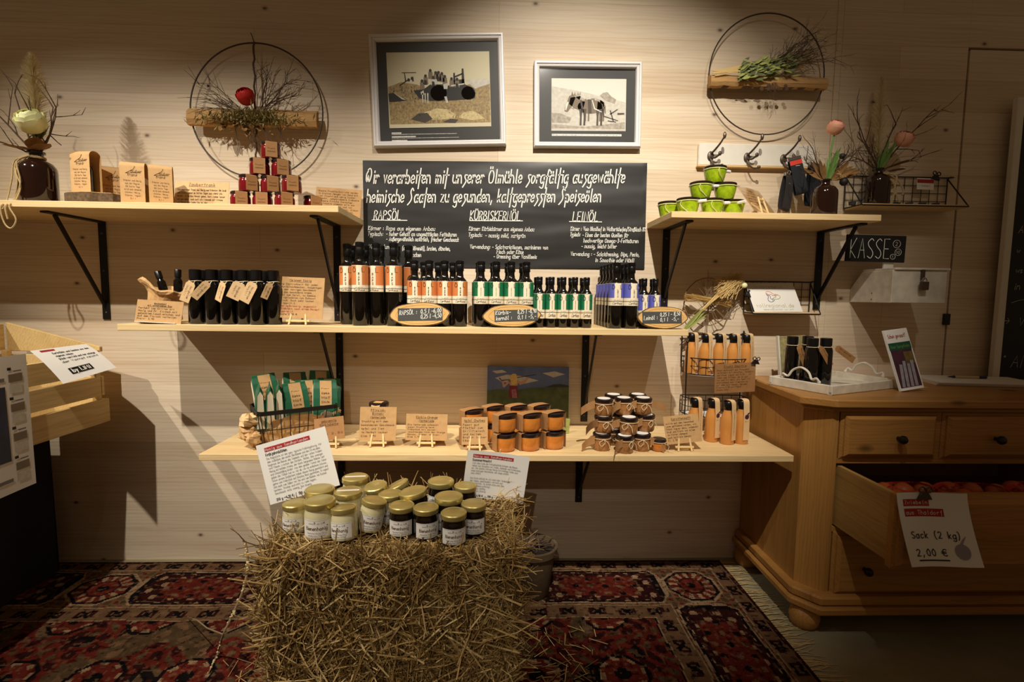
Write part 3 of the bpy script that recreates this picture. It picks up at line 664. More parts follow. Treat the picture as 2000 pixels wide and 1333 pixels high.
def draw_horses(L):
    T = lambda *p: zq(p, 410, 375, 1280, 1010); C_ = lambda x, y, rx, ry=None: T(*circ(x, y, rx, ry or rx))
    L('pic_pale', [T((410, 470), (700, 520), (960, 580), (1275, 660), (1275, 1010), (410, 1000))])
    L('pic_grey', [T((412, 790), (520, 800), (640, 850), (620, 915), (412, 915)), T((970, 580), (1010, 545), (1060, 535), (1110, 590), (1165, 625), (1150, 680), (1040, 640)), T((412, 930), (800, 960), (1270, 900), (1270, 985), (412, 980))])
    def horse(dx, dy, k_, m1, m2):
        Q = lambda *p: T(*[(dx + x * k_, dy + z * k_) for x, z in p])
        L(m1, [Q(*circ(0, 0, 150, 88, 18)), Q((-110, -70), (-60, -60), (-90, 60), (-190, 20), (-250, -30), (-235, -110), (-180, -120)), Q((-250, -130), (-200, -150), (-175, -110), (-215, 0), (-270, 70), (-305, 60), (-300, 20)), Q((-225, -140), (-215, -190), (-200, -145)), Q((-195, -140), (-180, -185), (-172, -130)),
               Q((90, -70), (150, -30), (158, 60), (130, 110), (80, 60))])
        L(m2, [Q((x, 30), (x + 40, 30), (x + 32, 130), (x + 30, 235), (x + 6, 235), (x + 10, 130)) for x in (-130, -85, 70, 115)] + [Q((140, -20), (165, 20), (170, 130), (155, 120)), Q((-30, -88), (10, -88), (20, 84), (-20, 86)), Q((-120, -76), (-100, -84), (-70, 76), (-95, 74))])
        L('pic_cream2', [Q((-288, -20), (-270, -60), (-255, -50), (-285, 50), (-296, 40)), Q((20, -82), (30, -80), (60, 20), (140, 60), (138, 70), (48, 30))])
    horse(900, 690, .86, 'pic_grey', 'pic_mid'); horse(860, 715, .98, 'pic_mid', 'pic_dark')
    L('pic_dark', [T((1010, 820), (1190, 880), (1190, 890), (1010, 832)), T((1090, 800), (1180, 740), (1186, 750), (1098, 812)), T((1090, 760), (1102, 755), (1140, 890), (1128, 892)), T((1070, 880), (1170, 895), (1165, 905), (1068, 892)), T((1180, 790), (1260, 788), (1260, 806), (1180, 812))])
frame('larger white framed sepia photo of farm workers on a threshing tractor', ((721, 64.5), (986.5, 62), (986, 282), (727, 287)), .0235, (757, 99, 957, 251), ('pic_cream', draw_tractor),
      [((762, 255.5, 781, 258.5), 'Jahr'), ((762, 258.8, 889, 262.6), 'Ernte mit dem Dampfdreschwagen auf dem Feld'), ((762, 262.8, 809, 266.2), 'mit Helfern'), ((762, 266.4, 893, 270), 'aus dem Dorf nach getaner Arbeit im Sommer'), ((762, 270.2, 792, 273.2), 'um 1950')])
frame('smaller white framed faded photo of two plough horses', ((1043, 117), (1254.5, 119), (1253, 288), (1043.5, 286)), .0215, (1078, 152, 1221, 257.5), ('pic_cream2', draw_horses), [((1077, 260.5, 1213, 267.5), 'Feldarbeit mit Pferden')])

# ============================================================ WALL HOOPS
def ring(r, n=72): return [(r * math.cos(i * 2 * math.pi / n), 0, r * math.sin(i * 2 * math.pi / n)) for i in range(n)]
def half_log(x0, x1, z, hgt, dep, rg):
    b = B(); n = 16; vs = []
    for i in range(n + 1):
        x = x0 + (x1 - x0) * i / n; j = rg.uniform(-.002, .002)
        vs += [(x, .0, z - hgt * .5 + j), (x, -dep * .75, z - hgt * .48 + j), (x, -dep, z - hgt * .2 + rg.uniform(-.002, .002)), (x, -dep * .9, z + hgt * .25 + rg.uniform(-.002, .002)), (x, -dep * .35, z + hgt * .5 + j), (x, 0, z + hgt * .42)]
    fs = [(i * 6 + k_, (i + 1) * 6 + k_, (i + 1) * 6 + (k_ + 1) % 6, i * 6 + (k_ + 1) % 6) for i in range(n) for k_ in range(6)] + [tuple(range(6)), tuple(n * 6 + 5 - k_ for k_ in range(6))]
    return b.add(vs, [f[::-1] for f in fs])
def hoop_left():
    rg = random.Random(3); c = P(500, 216, -.035)
    t = thing('wall_hoop', 'wire wall hoop with wooden slab, bare twigs and red flower', 'wreath', (c.x, -.0285, c.z))
    r = M(122, -.035)
    B().tube(ring(r), .0028, 6, closed=True).build('hoop', 'rust_wire', t, smooth=True)
    half_log(-M(121, 0), M(112, 0), -M(14), M(30), .026, rg).build('log', 'log_wood', t)
    b = B(); write(b, 'Die', -M(104), -M(12), .013, .001, y=-.0262, slant=.2); b.build('lettering', 'ink_brown', t)
    b = B(); pts = [(rg.uniform(-.002, .002), -.006 - .012 * abs(math.sin(i)), r - i * (2 * r) / 24) for i in range(25)]
    b.tube(pts, .0035, 5); b.tube([(0, -.004, r - .004), (-.006, -.006, r + .02), (-.012, -.004, r + .032)], .0018, 4); b.build('cord', 'twig', t)
    b = B()
    for k_ in range(13): twig(b, (rg.uniform(-.03, .0), -.03, -M(12)), (-1 + rg.uniform(-.2, .5), rg.uniform(-.25, .0), rg.uniform(.05, .9)), rg.uniform(.11, .19), .0016, 1, 5, .25, rg)
    for k_ in range(13): twig(b, (rg.uniform(0, .06), -.03, -M(8)), (rg.uniform(-.2, .9), rg.uniform(-.25, 0), rg.uniform(.35, 1)), rg.uniform(.09, .17), .0018, 2, 5, .4, rg)
    for k_ in range(12): twig(b, (rg.uniform(-.08, .12), -.032, -M(28)), (rg.uniform(-.5, .9), rg.uniform(-.2, .1), -1), rg.uniform(.06, .12), .0014, 2, 4, .4, rg)
    keep_front(b, .018); b.build('twigs', 'twig', t)
    b = B()
    for k_ in range(900):
        x = rg.gauss(-.01, .07); b.leaf((x, -.028 - rg.uniform(0, .016), -M(18) + rg.gauss(0, .013) - abs(x) * .06), (rg.uniform(-1, 1), rg.uniform(-1, .1), rg.uniform(-1, .7)), rg.uniform(.014, .034), rg.uniform(.003, .008), bend=.3, seg=2)
    b.build('moss', 'moss', t)['kind'] = 'stuff'
    b = B()
    for k_ in range(16): b.leaf((rg.uniform(-.13, .02), -.03, -M(26) + rg.uniform(-.012, .012)), (rg.uniform(-1, .4), -.3, -rg.uniform(.2, 1)), rg.uniform(.03, .055), .02, bend=.3)
    b.build('leaves', 'leaf_brown', t)
    b = B(); b.M = Matrix.Translation((-M(9), -.045, M(17))) @ Matrix.Rotation(R(55), 4, 'X'); rose(b, (0, 0, 0), .030, rg); b.build('flower', 'petal_red', t, smooth=True)
    B().ball((-M(81), -.02, M(39)), .0045, 8, 5).build('seed_ball', 'pic_black', t, smooth=True)
def hoop_right():
    rg = random.Random(4); c = P(1499.5, 144, -.035)
    t = thing('wall_hoop', 'wire wall hoop with bark slab and green leafy bouquet', 'wreath', (c.x, -.0285, c.z))
    r = M(111.5, -.035)
    B().tube(ring(r), .0026, 6, closed=True).build('hoop', 'rust_wire', t, smooth=True)
    half_log(-M(111), M(110), -M(16), M(22), .030, rg).build('log', 'log_wood', t)
    half_log(-M(108), M(106), -M(22), M(9), .024, rg).build('bark_strip', 'bark', t)
    b = B()
    for k_ in range(24): b.tube([(-M(110) + rg.uniform(0, .02), -.032, -M(8) + rg.uniform(-.008, .012)), (-M(40), -.04, M(2) + rg.uniform(-.012, .02)), (M(rg.uniform(10, 60)), -.045, M(rg.uniform(0, 25)))], .0018, 4)
    b.build('stems', 'wheat', t)
    for nm, mt, n, seed in (('leaves', 'leaf_green', 150, 1), ('dark_leaves', 'leaf_dark', 110, 2)):
        b = B()
        for k_ in range(n):
            x = rg.uniform(-.13, .07); z = -M(4) + (x + .13) * .18 + rg.gauss(0, .012) - (.018 if rg.random() < .35 else 0)
            b.leaf((x, -.035 - rg.uniform(0, .02), z), (1, rg.uniform(-.5, .2), rg.uniform(-.6, .9)), rg.uniform(.018, .036), rg.uniform(.007, .013), up=(rg.uniform(-.5, .5), -1, .3), bend=.2, seg=3)
        b.build(nm, mt, t)
    b = B()
    for k_ in range(34): twig(b, (rg.uniform(-.06, .06), -.045, M(5)), (1, rg.uniform(-.3, .1), rg.uniform(.05, 1.1)), rg.uniform(.08, .17), .0015, 2, 5, .3, rg)
    for k_ in range(6): twig(b, (rg.uniform(-.02, .03), -.04, -M(24)), (rg.uniform(-.3, .6), 0, -1), rg.uniform(.03, .06), .0011, 1, 4, .4, rg)
    for k_ in range(9):
        a = (rg.uniform(-.05, .06), -.042, -M(28) - rg.uniform(0, .016)); b.ball(a, .0075, 7, 4, (1, .4, 1))
    keep_front(b, .018); b.build('twigs', 'twig', t)
    b = B()
    for k_ in range(70): plume_d = Vector((1, rg.uniform(-.2, .1), rg.uniform(.0, .45))).normalized(); p = Vector((rg.uniform(.0, .05), -.045, M(8))); b.tube([p, p + plume_d * .06, p + plume_d * rg.uniform(.1, .15)], .0012, 3, .0004, cap=False)
    b.build('grass', 'pampas', t)['kind'] = 'stuff'
hoop_left(); hoop_right()

# ============================================================ GOODS: shared builders
def text_card(par, w_, h, head, lines, m='kraft', y=0.0, z=0.0, hh=.0068, lh=None, red=(), sleeve=True, ink='ink_brown', th=.0012, name='card'):
    B().box(-w_ / 2, w_ / 2, y - th, y, z, z + h).build(name, m, par)
    b = B(); top = z + h - .010
    for hd in head:
        W_ = write(b, hd, 0, top - hh * .6, hh, .0011, mono=True, y=y - th - .0004, align='c', width=min(w_ * .8, hh * .8 * len(hd)))
        b.box(-W_ / 2, W_ / 2, y - th - .0006, y - th - .0003, top - hh * .6 - .0026, top - hh * .6 - .0019); top -= hh * 1.7
    b.build('heading_lettering', ink, par)
    if lines:
        room = top - z - .006; lead = room / len(lines); lh = lh or min(lead * .62, .006); cpl = max(len(t) for t in lines); mg = w_ * .05
        for mt, sel in ((ink, [i for i in range(len(lines)) if i not in red]), ('ink_red', list(red))):
            if not sel: continue
            b = B()
            for i in sel: write(b, lines[i], -w_ / 2 + mg, top - .001 - i * lead - lh * .8, lh, lh * .16, width=(w_ - 2 * mg) * len(lines[i]) / cpl, mono=True, y=y - th - .0004)
            b.build('lettering', mt, par)
    if sleeve: B().box(-w_ / 2 - .002, w_ / 2 + .002, y - th - .0016, y - th - .001, z - .001, z + h + .003).build('clear_sleeve', 'picture_glass', par)
def easel(par, w_, lift=.016):
    B().box(-w_ / 2, w_ / 2, -.010, -.003, lift - .007, lift).build('ledge', 'stick_wood', par, bevel=.001)
    for s_ in (-1, 1):
        b = B(); b.bar((s_ * w_ * .36, -.014, .0), (s_ * w_ * .22, .014, .075), .006, .005, up=(0, 1, 0)); b.build('leg', 'stick_wood', par, bevel=.0008)
    B().bar((0, .038, .0), (0, .012, .07), .006, .004, up=(0, 1, 0)).build('back_leg', 'stick_wood', par, bevel=.0008)
    B().bar((-w_ * .26, .011, .066), (w_ * .26, .011, .066), .006, .004).build('cross_bar', 'stick_wood', par, bevel=.0008)
def easel_card(label, u, y, z, wp, hp, head, lines, roll=0, yaw=0, lean=-10, m='kraft', red=(), ew=.07, lift=.016, sleeve=True, dz=0):
    p = V3(X(u, y), y, z + .0005)
    t = thing('price_card', label, 'card', p, (0, 0, R(yaw)), 'kraft cards about the goods')
    easel(t, ew, lift)
    g = bpy.data.objects.new('card_holder', None)
    # the card leans on the easel: bake its tilt into the part meshes
    n0 = len(bpy.data.objects); text_card(t, M(wp, y), M(hp, y), head, lines, m, red=red, sleeve=sleeve)
    Mx = Matrix.Translation((0, -.0045, lift + .0035 + abs(math.sin(R(roll))) * M(wp, y) * .5)) @ Matrix.Rotation(R(lean), 4, 'X') @ Matrix.Rotation(R(roll), 4, 'Y')
    for o in [c for c in C.objects if c.parent == t and c.name.split('.')[0] in ('card', 'lettering', 'heading_lettering', 'clear_sleeve')]: o.data.transform(Mx)
    bpy.data.objects.remove(g)
    return t
def lid_profile(r, h, z): return [(0, z + h), (r * .80, z + h), (r * .86, z + h - .0012), (r * .93, z + h), (r, z + h - .002), (r, z + .002), (r * .97, z), (0, z)][::-1]
def jar_profile(r, h, neck=.9, foot=.94): return [(0, 0), (r * foot, 0), (r, .004), (r, h * .72), (r * .97, h * .84), (r * neck, h * .93), (r * neck, h)]
def arc_patch(b, r, a0, a1, z0, z1, n=10):
    vs = []
    for z in (z0, z1): vs += [(r * math.sin(R(a0 + (a1 - a0) * i / n)), -r * math.cos(R(a0 + (a1 - a0) * i / n)), z) for i in range(n + 1)]
    b.add(vs, [(i, i + 1, n + 2 + i, n + 1 + i) for i in range(n)]); return b
def onto(r): return lambda x, z: (r * math.sin(x / r), -r * math.cos(x / r), z)
def strap(b, w_, r, h0, h1, over, th=.0008):
    """a paper strap: up the front, over the lid in an arch, down the back"""
    pts = [(-r, h0)] + [(-r * math.cos(R(a)), over - r + r * math.sin(R(a)) if over > h1 + r else h1 + (over - h1) * math.sin(R(a))) for a in range(0, 181, 20)] + [(r, h0)]
    vs = []
    for x in (-w_ / 2, w_ / 2): vs += [(x, a, c) for a, c in pts]
    n = len(pts); b.add(vs, [(i, n + i, n + i + 1, i + 1) for i in range(n - 1)]); return b

# ============================================================ UPPER LEFT SHELF
def amber_vase(name, label, loc, r, h, rot=0):
    t = thing(name, label, 'vase', loc, (0, 0, R(rot)))
    B().lathe([(0, 0), (r * .92, 0), (r, .006), (r, h * .62), (r * .97, h * .70), (r * .78, h * .79), (r * .42, h * .845), (r * .36, h * .88), (r * .36, h * .95), (r * .46, h * .955), (r * .46, h), (r * .34, h), (r * .3, h * .9), (0, h * .88)], 32).build('bottle', 'amber_glass', t, smooth=True)
    return t
def bow(par, y, zt, drops, r=.0028):
    for k_, pts in enumerate(drops): B().tube(smooth([(a, y, zt + c) for a, c in pts], 5), r, 5).build('twine', 'jute', par, smooth=True)
def vase_left():
    rg = random.Random(11); y = -.225; t = amber_vase('flower_vase', 'brown glass bottle vase with pampas grass and white bloom on upper left shelf', (X(77, y, 390), y, ZU + .0005), .052, .168)
    b = B(); b.tube([(.022 * math.cos(a * .3), .022 * math.sin(a * .3), .148 + .002 * math.sin(a)) for a in range(64)], .0028, 5); b.build('neck_twine', 'jute', t, smooth=True)
    y1 = -.054
    bow(t, 0, 0, []);
    for pts in (((.0, -.03, .15), (-.03, -.045, .12), (-.018, -.056, .06), (-.03, -.062, .0), (-.04, -.092, -.02), (-.032, -.094, -.07), (-.012, -.094, -.088), (.004, -.093, -.06), (-.016, -.091, -.02), (-.012, -.07, .004), (-.008, -.056, .05), (-.024, -.05, .10), (0, -.03, .15)),
                ((.004, -.03, .15), (-.02, -.05, .125), (-.006, -.058, .06), (-.024, -.064, .002), (-.026, -.092, -.02), (-.02, -.094, -.06)), ((.0, -.03, .15), (-.036, -.04, .13), (-.034, -.056, .07), (-.04, -.07, .003), (-.036, -.092, -.03))):
        B().tube(smooth(list(pts), 4), .0024, 5).build('twine', 'jute', t, smooth=True)
    b = B(); plume(b, (.0, .01, .15), (-.022, .03, .485), .034, 1100, rg); b.build('pampas_plume', 'pampas', t)['kind'] = 'stuff'
    b = B()
    for d, L in (((-.75, -.1, 1), .26), ((-.3, .1, 1), .2), ((.15, -.1, 1), .17), ((.35, 0, .8), .18), ((-.9, -.2, .6), .14), ((.7, 0, .75), .18)):
        twig(b, (0, 0, .15), d, L, .0032, 2, 6, .3, rg, 1)
    keep_front(b, .20); b.build('twigs', 'twig', t)
    b = B(); b.tube([(0, 0, .15), (.012, -.02, .2), (.018, -.03, .225)], .003, 5); b.build('stem', 'stem_green', t)
    b = B(); b.M = Matrix.Translation((.020, -.035, .252)) @ Matrix.Rotation(R(40), 4, 'X'); rose(b, (0, 0, 0), .040, rg, 6); b.build('bloom', 'petal_white', t, smooth=True)
    b = B()
    for d, L, W_ in (((-1, -.2, .05), .085, .045), ((1, -.3, .1), .08, .045), ((.7, -.5, .5), .06, .05), ((-.5, -.6, -.05), .05, .04)): b.leaf((0, -.012, .168), d, L, W_, bend=.12)
    b.build('dry_leaves', 'leaf_brown', t)
    b = B()
    for k_ in range(26): b.leaf((.02, -.01, .2), (rg.uniform(-.2, .9), -.3, rg.uniform(.3, 1.2)), rg.uniform(.04, .1), .006, bend=.2, seg=2)
    b.build('grass_leaves', 'leaf_dark', t)
vase_left()
b = B(); y = -.10
for i in range(9): b.box(-.028 + rnd.uniform(-.002, .002), .028, -.02, .02, i * .004, i * .004 + .0034)
o = b.build('folded_paper_stack', 'paper'); o.location = (X(42, y, 380), y, ZU + .0005); o.rotation_euler = (0, 0, .3)
tag(o, 'small stack of white folded paper behind the left vase', 'paper')

def birch_slab():
    y = -.205; t = thing('bark_slab', 'flat piece of bark edged wood under the leftmost kraft wrapped bottle', 'wood slab', (X(190, y, 385), y, ZU + .0005), (0, 0, R(4)))
    n = 26; out = [((.092 + .006 * math.sin(i * 2.3)) * math.cos(i * 6.2832 / n), (.052 + .005 * math.sin(i * 1.7)) * math.sin(i * 6.2832 / n)) for i in range(n)]
    B().flat(out, 0, .038).build('bark', 'bark', t)
    B().flat([(a * .9, c * .88) for a, c in out], .038, .0405).build('cut_face', 'slice_wood', t)
birch_slab()
def wrapped_bottle():
    t = thing('wrapped_bottle', 'x', 'bottle', group='kraft wrapped bottles on the upper left shelf')
    B().lathe([(0, 0), (.0185, 0), (.0195, .003), (.0195, .075), (.016, .088), (.0085, .096), (.0085, .112), (0, .112)], 20).build('bottle', 'dark_glass', t, smooth=True)
    s_ = B(); strap(s_, .068, .0225, .004, .120, .137); s_ = s_.build('paper_strap', 'kraft', t, smooth=True)
    b = B(); yy = -.0230
    for pts in (((-.018, .098), (.004, .112), (.008, .122)), ((-.018, .098), (.022, .102))): b.tube([(a, yy, c) for a, c in pts], .0007, 3)
    write(b, 'auber', -.004, .1015, .009, .0009, y=yy, slant=.2); write(b, 'trank', -.014, .0895, .009, .0009, y=yy, slant=.2)
    for i, tx in enumerate(('Kräuter und Honig', 'aus der Region', 'für kalte Tage', 'mild und wärmend', 'Zutaten: Honig,', 'Kräuter, Ingwer', '0,1 l')): write(b, tx, 0, .073 - i * .0095, .0048, .0005, y=yy, mono=True, align='c', width=.0028 * len(tx))
    b.build('lettering', 'ink_brown', s_)
    return t
wb = wrapped_bottle(); y = -.205
wb.location = (X(168, y, 330), y, ZU + .0412); wb.rotation_euler = (0, 0, R(-6)); wb['label'] = 'kraft wrapped bottle standing on the bark slab, leftmost of four'
dup(wb, 'kraft wrapped bottle partly hidden behind, second of four', (X(222, -.11, 340), -.11, ZU + .0005), (0, 0, R(28)), scale=1.1)
dup(wb, 'kraft wrapped bottle in front right of the bark slab, third of four', (X(262, -.25, 345), -.25, ZU + .0005), (0, 0, R(20)), scale=.98)
dup(wb, 'kraft wrapped bottle nearest the leaning card, fourth of four', (X(315, -.235, 350), -.235, ZU + .0005), (0, 0, R(26)), scale=.95)
y = -.17; t = thing('price_card', 'pale kraft card with underlined heading leaning right of the wrapped bottles', 'card', (X(391, y, 370), y, ZU + .0005), (R(-9), R(.6), 0), 'kraft cards about the goods')
text_card(t, M(100, y), M(55, y), ['Zaubertrank'], ['Ein magischer Trank aus Honig und Kräutern für Groß', 'und Klein, wärmt an kalten Tagen und stärkt die', 'Abwehr. In heißes Wasser geben, kurz ziehen lassen', 'und genießen. Auch kalt als Limonade mit Zitrone', 'ein Genuss für jeden Tag im Jahr.', 'Inhalt: 0,1 l'], 'kraft_light', hh=.010)
y = -.045; t = thing('price_card', 'kraft card leaning on the wall right of the jam pyramid', 'card', (X(658, y, 380), y, ZU + .0005), (R(-6), R(3.2), 0), 'kraft cards about the goods')
text_card(t, M(86, y), M(56, y), [], ['Unsere Fruchtaufstriche werden', 'in kleinen Mengen von Hand mit', 'viel Frucht und wenig Zucker', 'gekocht. Johannisbeere Erdbeere', 'Himbeere Kirsche Zwetschge', 'Die Früchte stammen alle aus', 'dem eigenen Garten und von', 'Nachbarn aus der Region. Gläser', 'bitte wieder zurück bringen.', 'Glas 200 g  4,50'], 'kraft')
def jam_jar():
    t = thing('jam_jar', 'x', 'jar', group='red jam jars stacked in a pyramid')
    r, h = .0315, .044
    B().lathe(jar_profile(r, h), 28).build('glass_of_jam', 'jam_red', t, smooth=True)
    B().lathe(lid_profile(.0305, .010, h), 28).build('lid', 'lid_dark', t, smooth=True)
    s_ = B(); strap(s_, .036, r + .0012, .002, h + .006, h + .0112); s_.M = None
    s_ = s_.build('paper_strap', 'kraft_dark', t)
    b = B(); write(b, 'Frucht', 0, .027, .0055, .0005, y=-r - .0018, align='c'); write(b, 'aufstrich', 0, .018, .0045, .0005, y=-r - .0018, align='c', width=.024); b.build('lettering', 'ink_brown', s_)
    return t
jj = jam_jar(); first = True; y = -.215
for row, us in enumerate(((470, 513, 556, 600), (484, 527, 568), (503, 546), (523,))):
    rn = ('bottom', 'second', 'third', 'top')[row]
    for i, u in enumerate(us):
        lab = f'red jam jar, {nth(i, len(us))} in the {rn} row of the pyramid' if len(us) > 1 else 'red jam jar alone on top of the pyramid'
        loc = (X(u, y + .012 * (i % 2), 390 - row * 30), y + .012 * (i % 2) + .008 * row + (.05 if (row, i) == (0, 3) else 0), ZU + .0005 + row * .0556); rot = (0, 0, R((30, 18, 34, 40, 34, 26, 22, 30, 24, 26)[row * 3 + i] if row * 3 + i < 10 else 28))
        if first: jj.location = loc; jj.rotation_euler = rot; jj['label'] = lab; first = False
        else: dup(jj, lab, loc, rot)

# ============================================================ MIDDLE SHELF
def oil_bottle(name, r, h, hb, lab, kind, lz0, lz1, zc, zl):
    """round-shouldered oil bottle, hb = shoulder height; label from lz0 to lz1, colour block down to zc, line at zl"""
    t = thing(name, 'x', 'bottle'); nr = r * .5
    B().lathe([(0, 0), (r * .93, 0), (r, .004), (r, hb - .010), (r * .96, hb - .003), (r * .8, hb + .004), (nr * 1.05, hb + .011), (nr * .92, hb + .022), (nr * .9, h * .86), (nr, h * .865)], 28).build('bottle', 'oil_glass', t, smooth=True)
    B().lathe([(nr * 1.02, h * .84), (nr * 1.08, h * .845), (nr * 1.08, h * .93), (nr * 1.04, h * .935), (nr * 1.1, h * .945), (nr * 1.1, h - .002), (nr * .95, h), (0, h)], 20).build('cap', 'cap_black', t, smooth=True)
    L = arc_patch(B(), r + .0005, -88, 88, lz0, lz1, 16).build('label', 'paper_cream', t, smooth=True)
    a, c = {'label_orange': (-13, 27), 'label_green': (-24, 26), 'label_violet': (-22, 30)}[lab]
    for e0, e1 in ((-88, a), (c, 88)): arc_patch(B(), r + .0008, e0, e1, zc, lz1 - .0008, 9).build('colour_block', lab, L, smooth=True)
    rr = r + .0012; f = onto(rr); H = lz1 - lz0; b = B()
    arc_patch(b, rr, -88, 88, zl, zl + .0012, 14)
    mid = (a + c) / 2 * math.pi / 180 * r
    write(b, 'Ö', mid - r * .80, lz1 - H * .26, H * .17, .0017, fn=f); write(b, 'L', mid + r * .36, lz1 - H * .26, H * .17, .0017, fn=f)
    b.build('lettering', 'ink', L)
    b = B(); n = len(kind); step = (lz1 - H * .26 - zc) / n
    for i, ch in enumerate(kind): write(b, ch, mid, lz1 - H * .26 - (i + .85) * step, step * .68, min(.0013, step * .19), fn=f, align='c')
    write(b, 'kalt gepresst', mid, zl + .0034, .0026, .0003, fn=f, align='c', width=r * 1.0)
    write(b, 'Carthaus', mid, lz0 + (zl - lz0) * .3, (zl - lz0) * .55, .0009, fn=f, align='c', width=r * 1.4, slant=.3)
    b.build('script_lettering', 'ink_brown', L)
    return t
BIG = (.0268, .275, .200, .112, .198, .134, .122); SML = (.0248, .219, .152, .076, .150, .102, .090); TIN = (.0192, .169, .115, .030, .113, .060, .050)
def oils(name, size, lab, kind, spots, fmt, group):
    t0 = None; n = {}
    for row, u, y, rz in spots: n[row] = n.get(row, 0) + 1
    cnt = {}
    for row, u, y, rz in spots:
        i = cnt.get(row, 0); cnt[row] = i + 1; q = V3(X(u, y, 600), y, ZM + .0005)
        label = fmt.format(row=row, n=nth(i, n[row]))
        if t0 is None: r_, h, hb, a, c, zc, zl = size; t0 = oil_bottle(name, r_, h, hb, lab, kind, a, c, zc, zl); t0.location = q; t0.rotation_euler = (0, 0, R(rz)); t0['label'] = label; t0['group'] = group
        else: dup(t0, label, q, (0, 0, R(rz)), group)
oils('tall_oil_bottle', BIG, 'label_orange', 'RAPS', [('front', 680, -.185, -6), ('front', 704, -.25, 0), ('front', 736.5, -.225, -22), ('front', 770, -.245, -8)] + [('back', u, y, rz) for u, y, rz in ((690, -.115, 4), (716, -.135, 0), (747, -.14, 5), (776, -.135, 0), (798, -.155, 60))],
     'tall dark rapeseed oil bottle with orange label, {n} of its {row} row', 'tall rapeseed oil bottles')
oils('oil_bottle', SML, 'label_orange', 'RAPS', [('front', 812, -.24, 4), ('front', 839, -.245, -6), ('front', 866.5, -.245, 0), ('front', 898, -.25, 2)] + [('back', u, -.15, 0) for u in (828, 855, 884)],
     'medium rapeseed oil bottle with orange label, {n} of its {row} row', 'medium rapeseed oil bottles')
oils('oil_bottle', SML, 'label_green', 'KÜRBISKERN', [('front', u, -.235, 0) for u in (943.5, 970, 996.5, 1023)] + [('back', u, -.165, 0) for u in (942, 966, 989.5, 1014)],
     'medium pumpkin seed oil bottle with green label, {n} of its {row} row', 'medium pumpkin seed oil bottles')
oils('small_oil_bottle', TIN, 'label_green', 'KÜRBISKERN', [('front', u, -.25, rz) for u, rz in ((1053, 0), (1077.5, 4), (1099.5, 0), (1121.5, 0), (1144, -3))] + [('back', u, -.20, 0) for u in (1048, 1071, 1093, 1114, 1136)],
     'small pumpkin seed oil bottle with green label, {n} of its {row} row', 'small pumpkin seed oil bottles')
p1_, p2_ = X(1202, -.265), X(1230.5, -.262)
def col_u(x, y): return 1000 + FPX * (x / (y + 2.0)) - 27
sp = []
for k_, y in enumerate((-.265, -.211, -.157, -.103, -.049)):
    for x_ in (p1_, p2_): sp.append((('front', 'second', 'third', 'fourth', 'rear')[k_], x_, y))
t0 = None; cn = {}
for row, x_, y in sp:
    i = cn.get(row, 0); cn[row] = i + 1; lab = f'medium linseed oil bottle with violet label, {("left", "right")[i]} one of the {row} pair'
    if t0 is None: t0 = oil_bottle('oil_bottle', *SML[:3], 'label_violet', 'LEIN', *SML[3:]); t0.location = (x_, y, ZM + .0005); t0['label'] = lab; t0['group'] = 'medium linseed oil bottles'
    else: dup(t0, lab, (x_, y, ZM + .0005), (0, 0, R(8 if i else 0)))
oils('small_oil_bottle', TIN, 'label_violet', 'LEIN', [('front', 1256.5, -.225, 0), ('front', 1278.5, -.222, 3), ('back', 1252, -.17, 0), ('back', 1273, -.168, 0)], 'small linseed oil bottle with violet label, {n} of its {row} row', 'small linseed oil bottles')

def oval_sign(label, u, v, wp, hp, lab4, lines, roll, seed):
    y = -.292; rg = random.Random(seed); a, c = M(wp, y) / 2, M(hp, y) / 2
    p = P(u, v, y); t = thing('wood_slice_sign', label, 'sign', (p.x, y, ZM + .001 + c), (R(-8), R(roll), 0), 'wood slice price signs')
    n = 40; out = [(a * (1 + .025 * math.sin(i * .9 + seed)) * math.cos(i * 6.2832 / n), c * (1 + .03 * math.cos(i * .7 + seed)) * math.sin(i * 6.2832 / n)) for i in range(n)]
    B().prism(out, -.001, .011).build('bark_rim', 'bark', t)
    B().prism([(x * .955, z * .93) for x, z in out], -.003, 0).build('wood_face', 'slice_wood', t)
    g = B(); pts = [(x * .80 + a * .02, -.0031, z * .78) for x, z in out]; g.tube(pts, .0006, 4, closed=True); g.build('growth_ring', 'log_wood', t)
    lw, lh = M(lab4[0], y) / 2, M(lab4[1], y) / 2
    s_ = B().box(-lw + M(lab4[2], y), lw + M(lab4[2], y), -.0045, -.0031, -lh, lh).build('slate_label', 'slate_label', t)
    b = B()
    for tx, x, z, h, wd in lines: write(b, tx, M(x, y), M(z, y), M(h, y), .0014, width=M(wd, y), y=-.0049, slant=.1, rise=.05)
    b.build('lettering', 'chalk', s_)
oval_sign('oval wood slice sign with chalked RAPSÖL prices', 820, 614, 117, 47, (86, 24, 1), [('RAPSÖL :', -39, -1, 8.5, 34), ('0,5 l -6,00', 2, 1.5, 8, 40), ('0,25 l -4,50', 2, -8.5, 8, 40)], -1.5, 1)
oval_sign('oval wood slice sign with chalked Kürbiskernöl prices', 1000, 616, 114, 46, (84, 22, 8), [('Kürbis-', -32, 2, 7.5, 30), ('kernöl :', -31, -9, 7.5, 31), ('0,25 l -8,90', 11, 3, 7.5, 37), ('0,1 l -5,-', 11, -7.5, 7.5, 36)], -2, 2)
oval_sign('oval wood slice sign with chalked Leinöl prices', 1294.5, 617, 100, 45, (78, 23, -2), [('Leinöl :', -38, -5, 8, 27), ('0,25 l - 8,50', -6, 2, 7, 40), ('0,1 l  -5,-', -6, -8, 7, 37)], -1, 3)

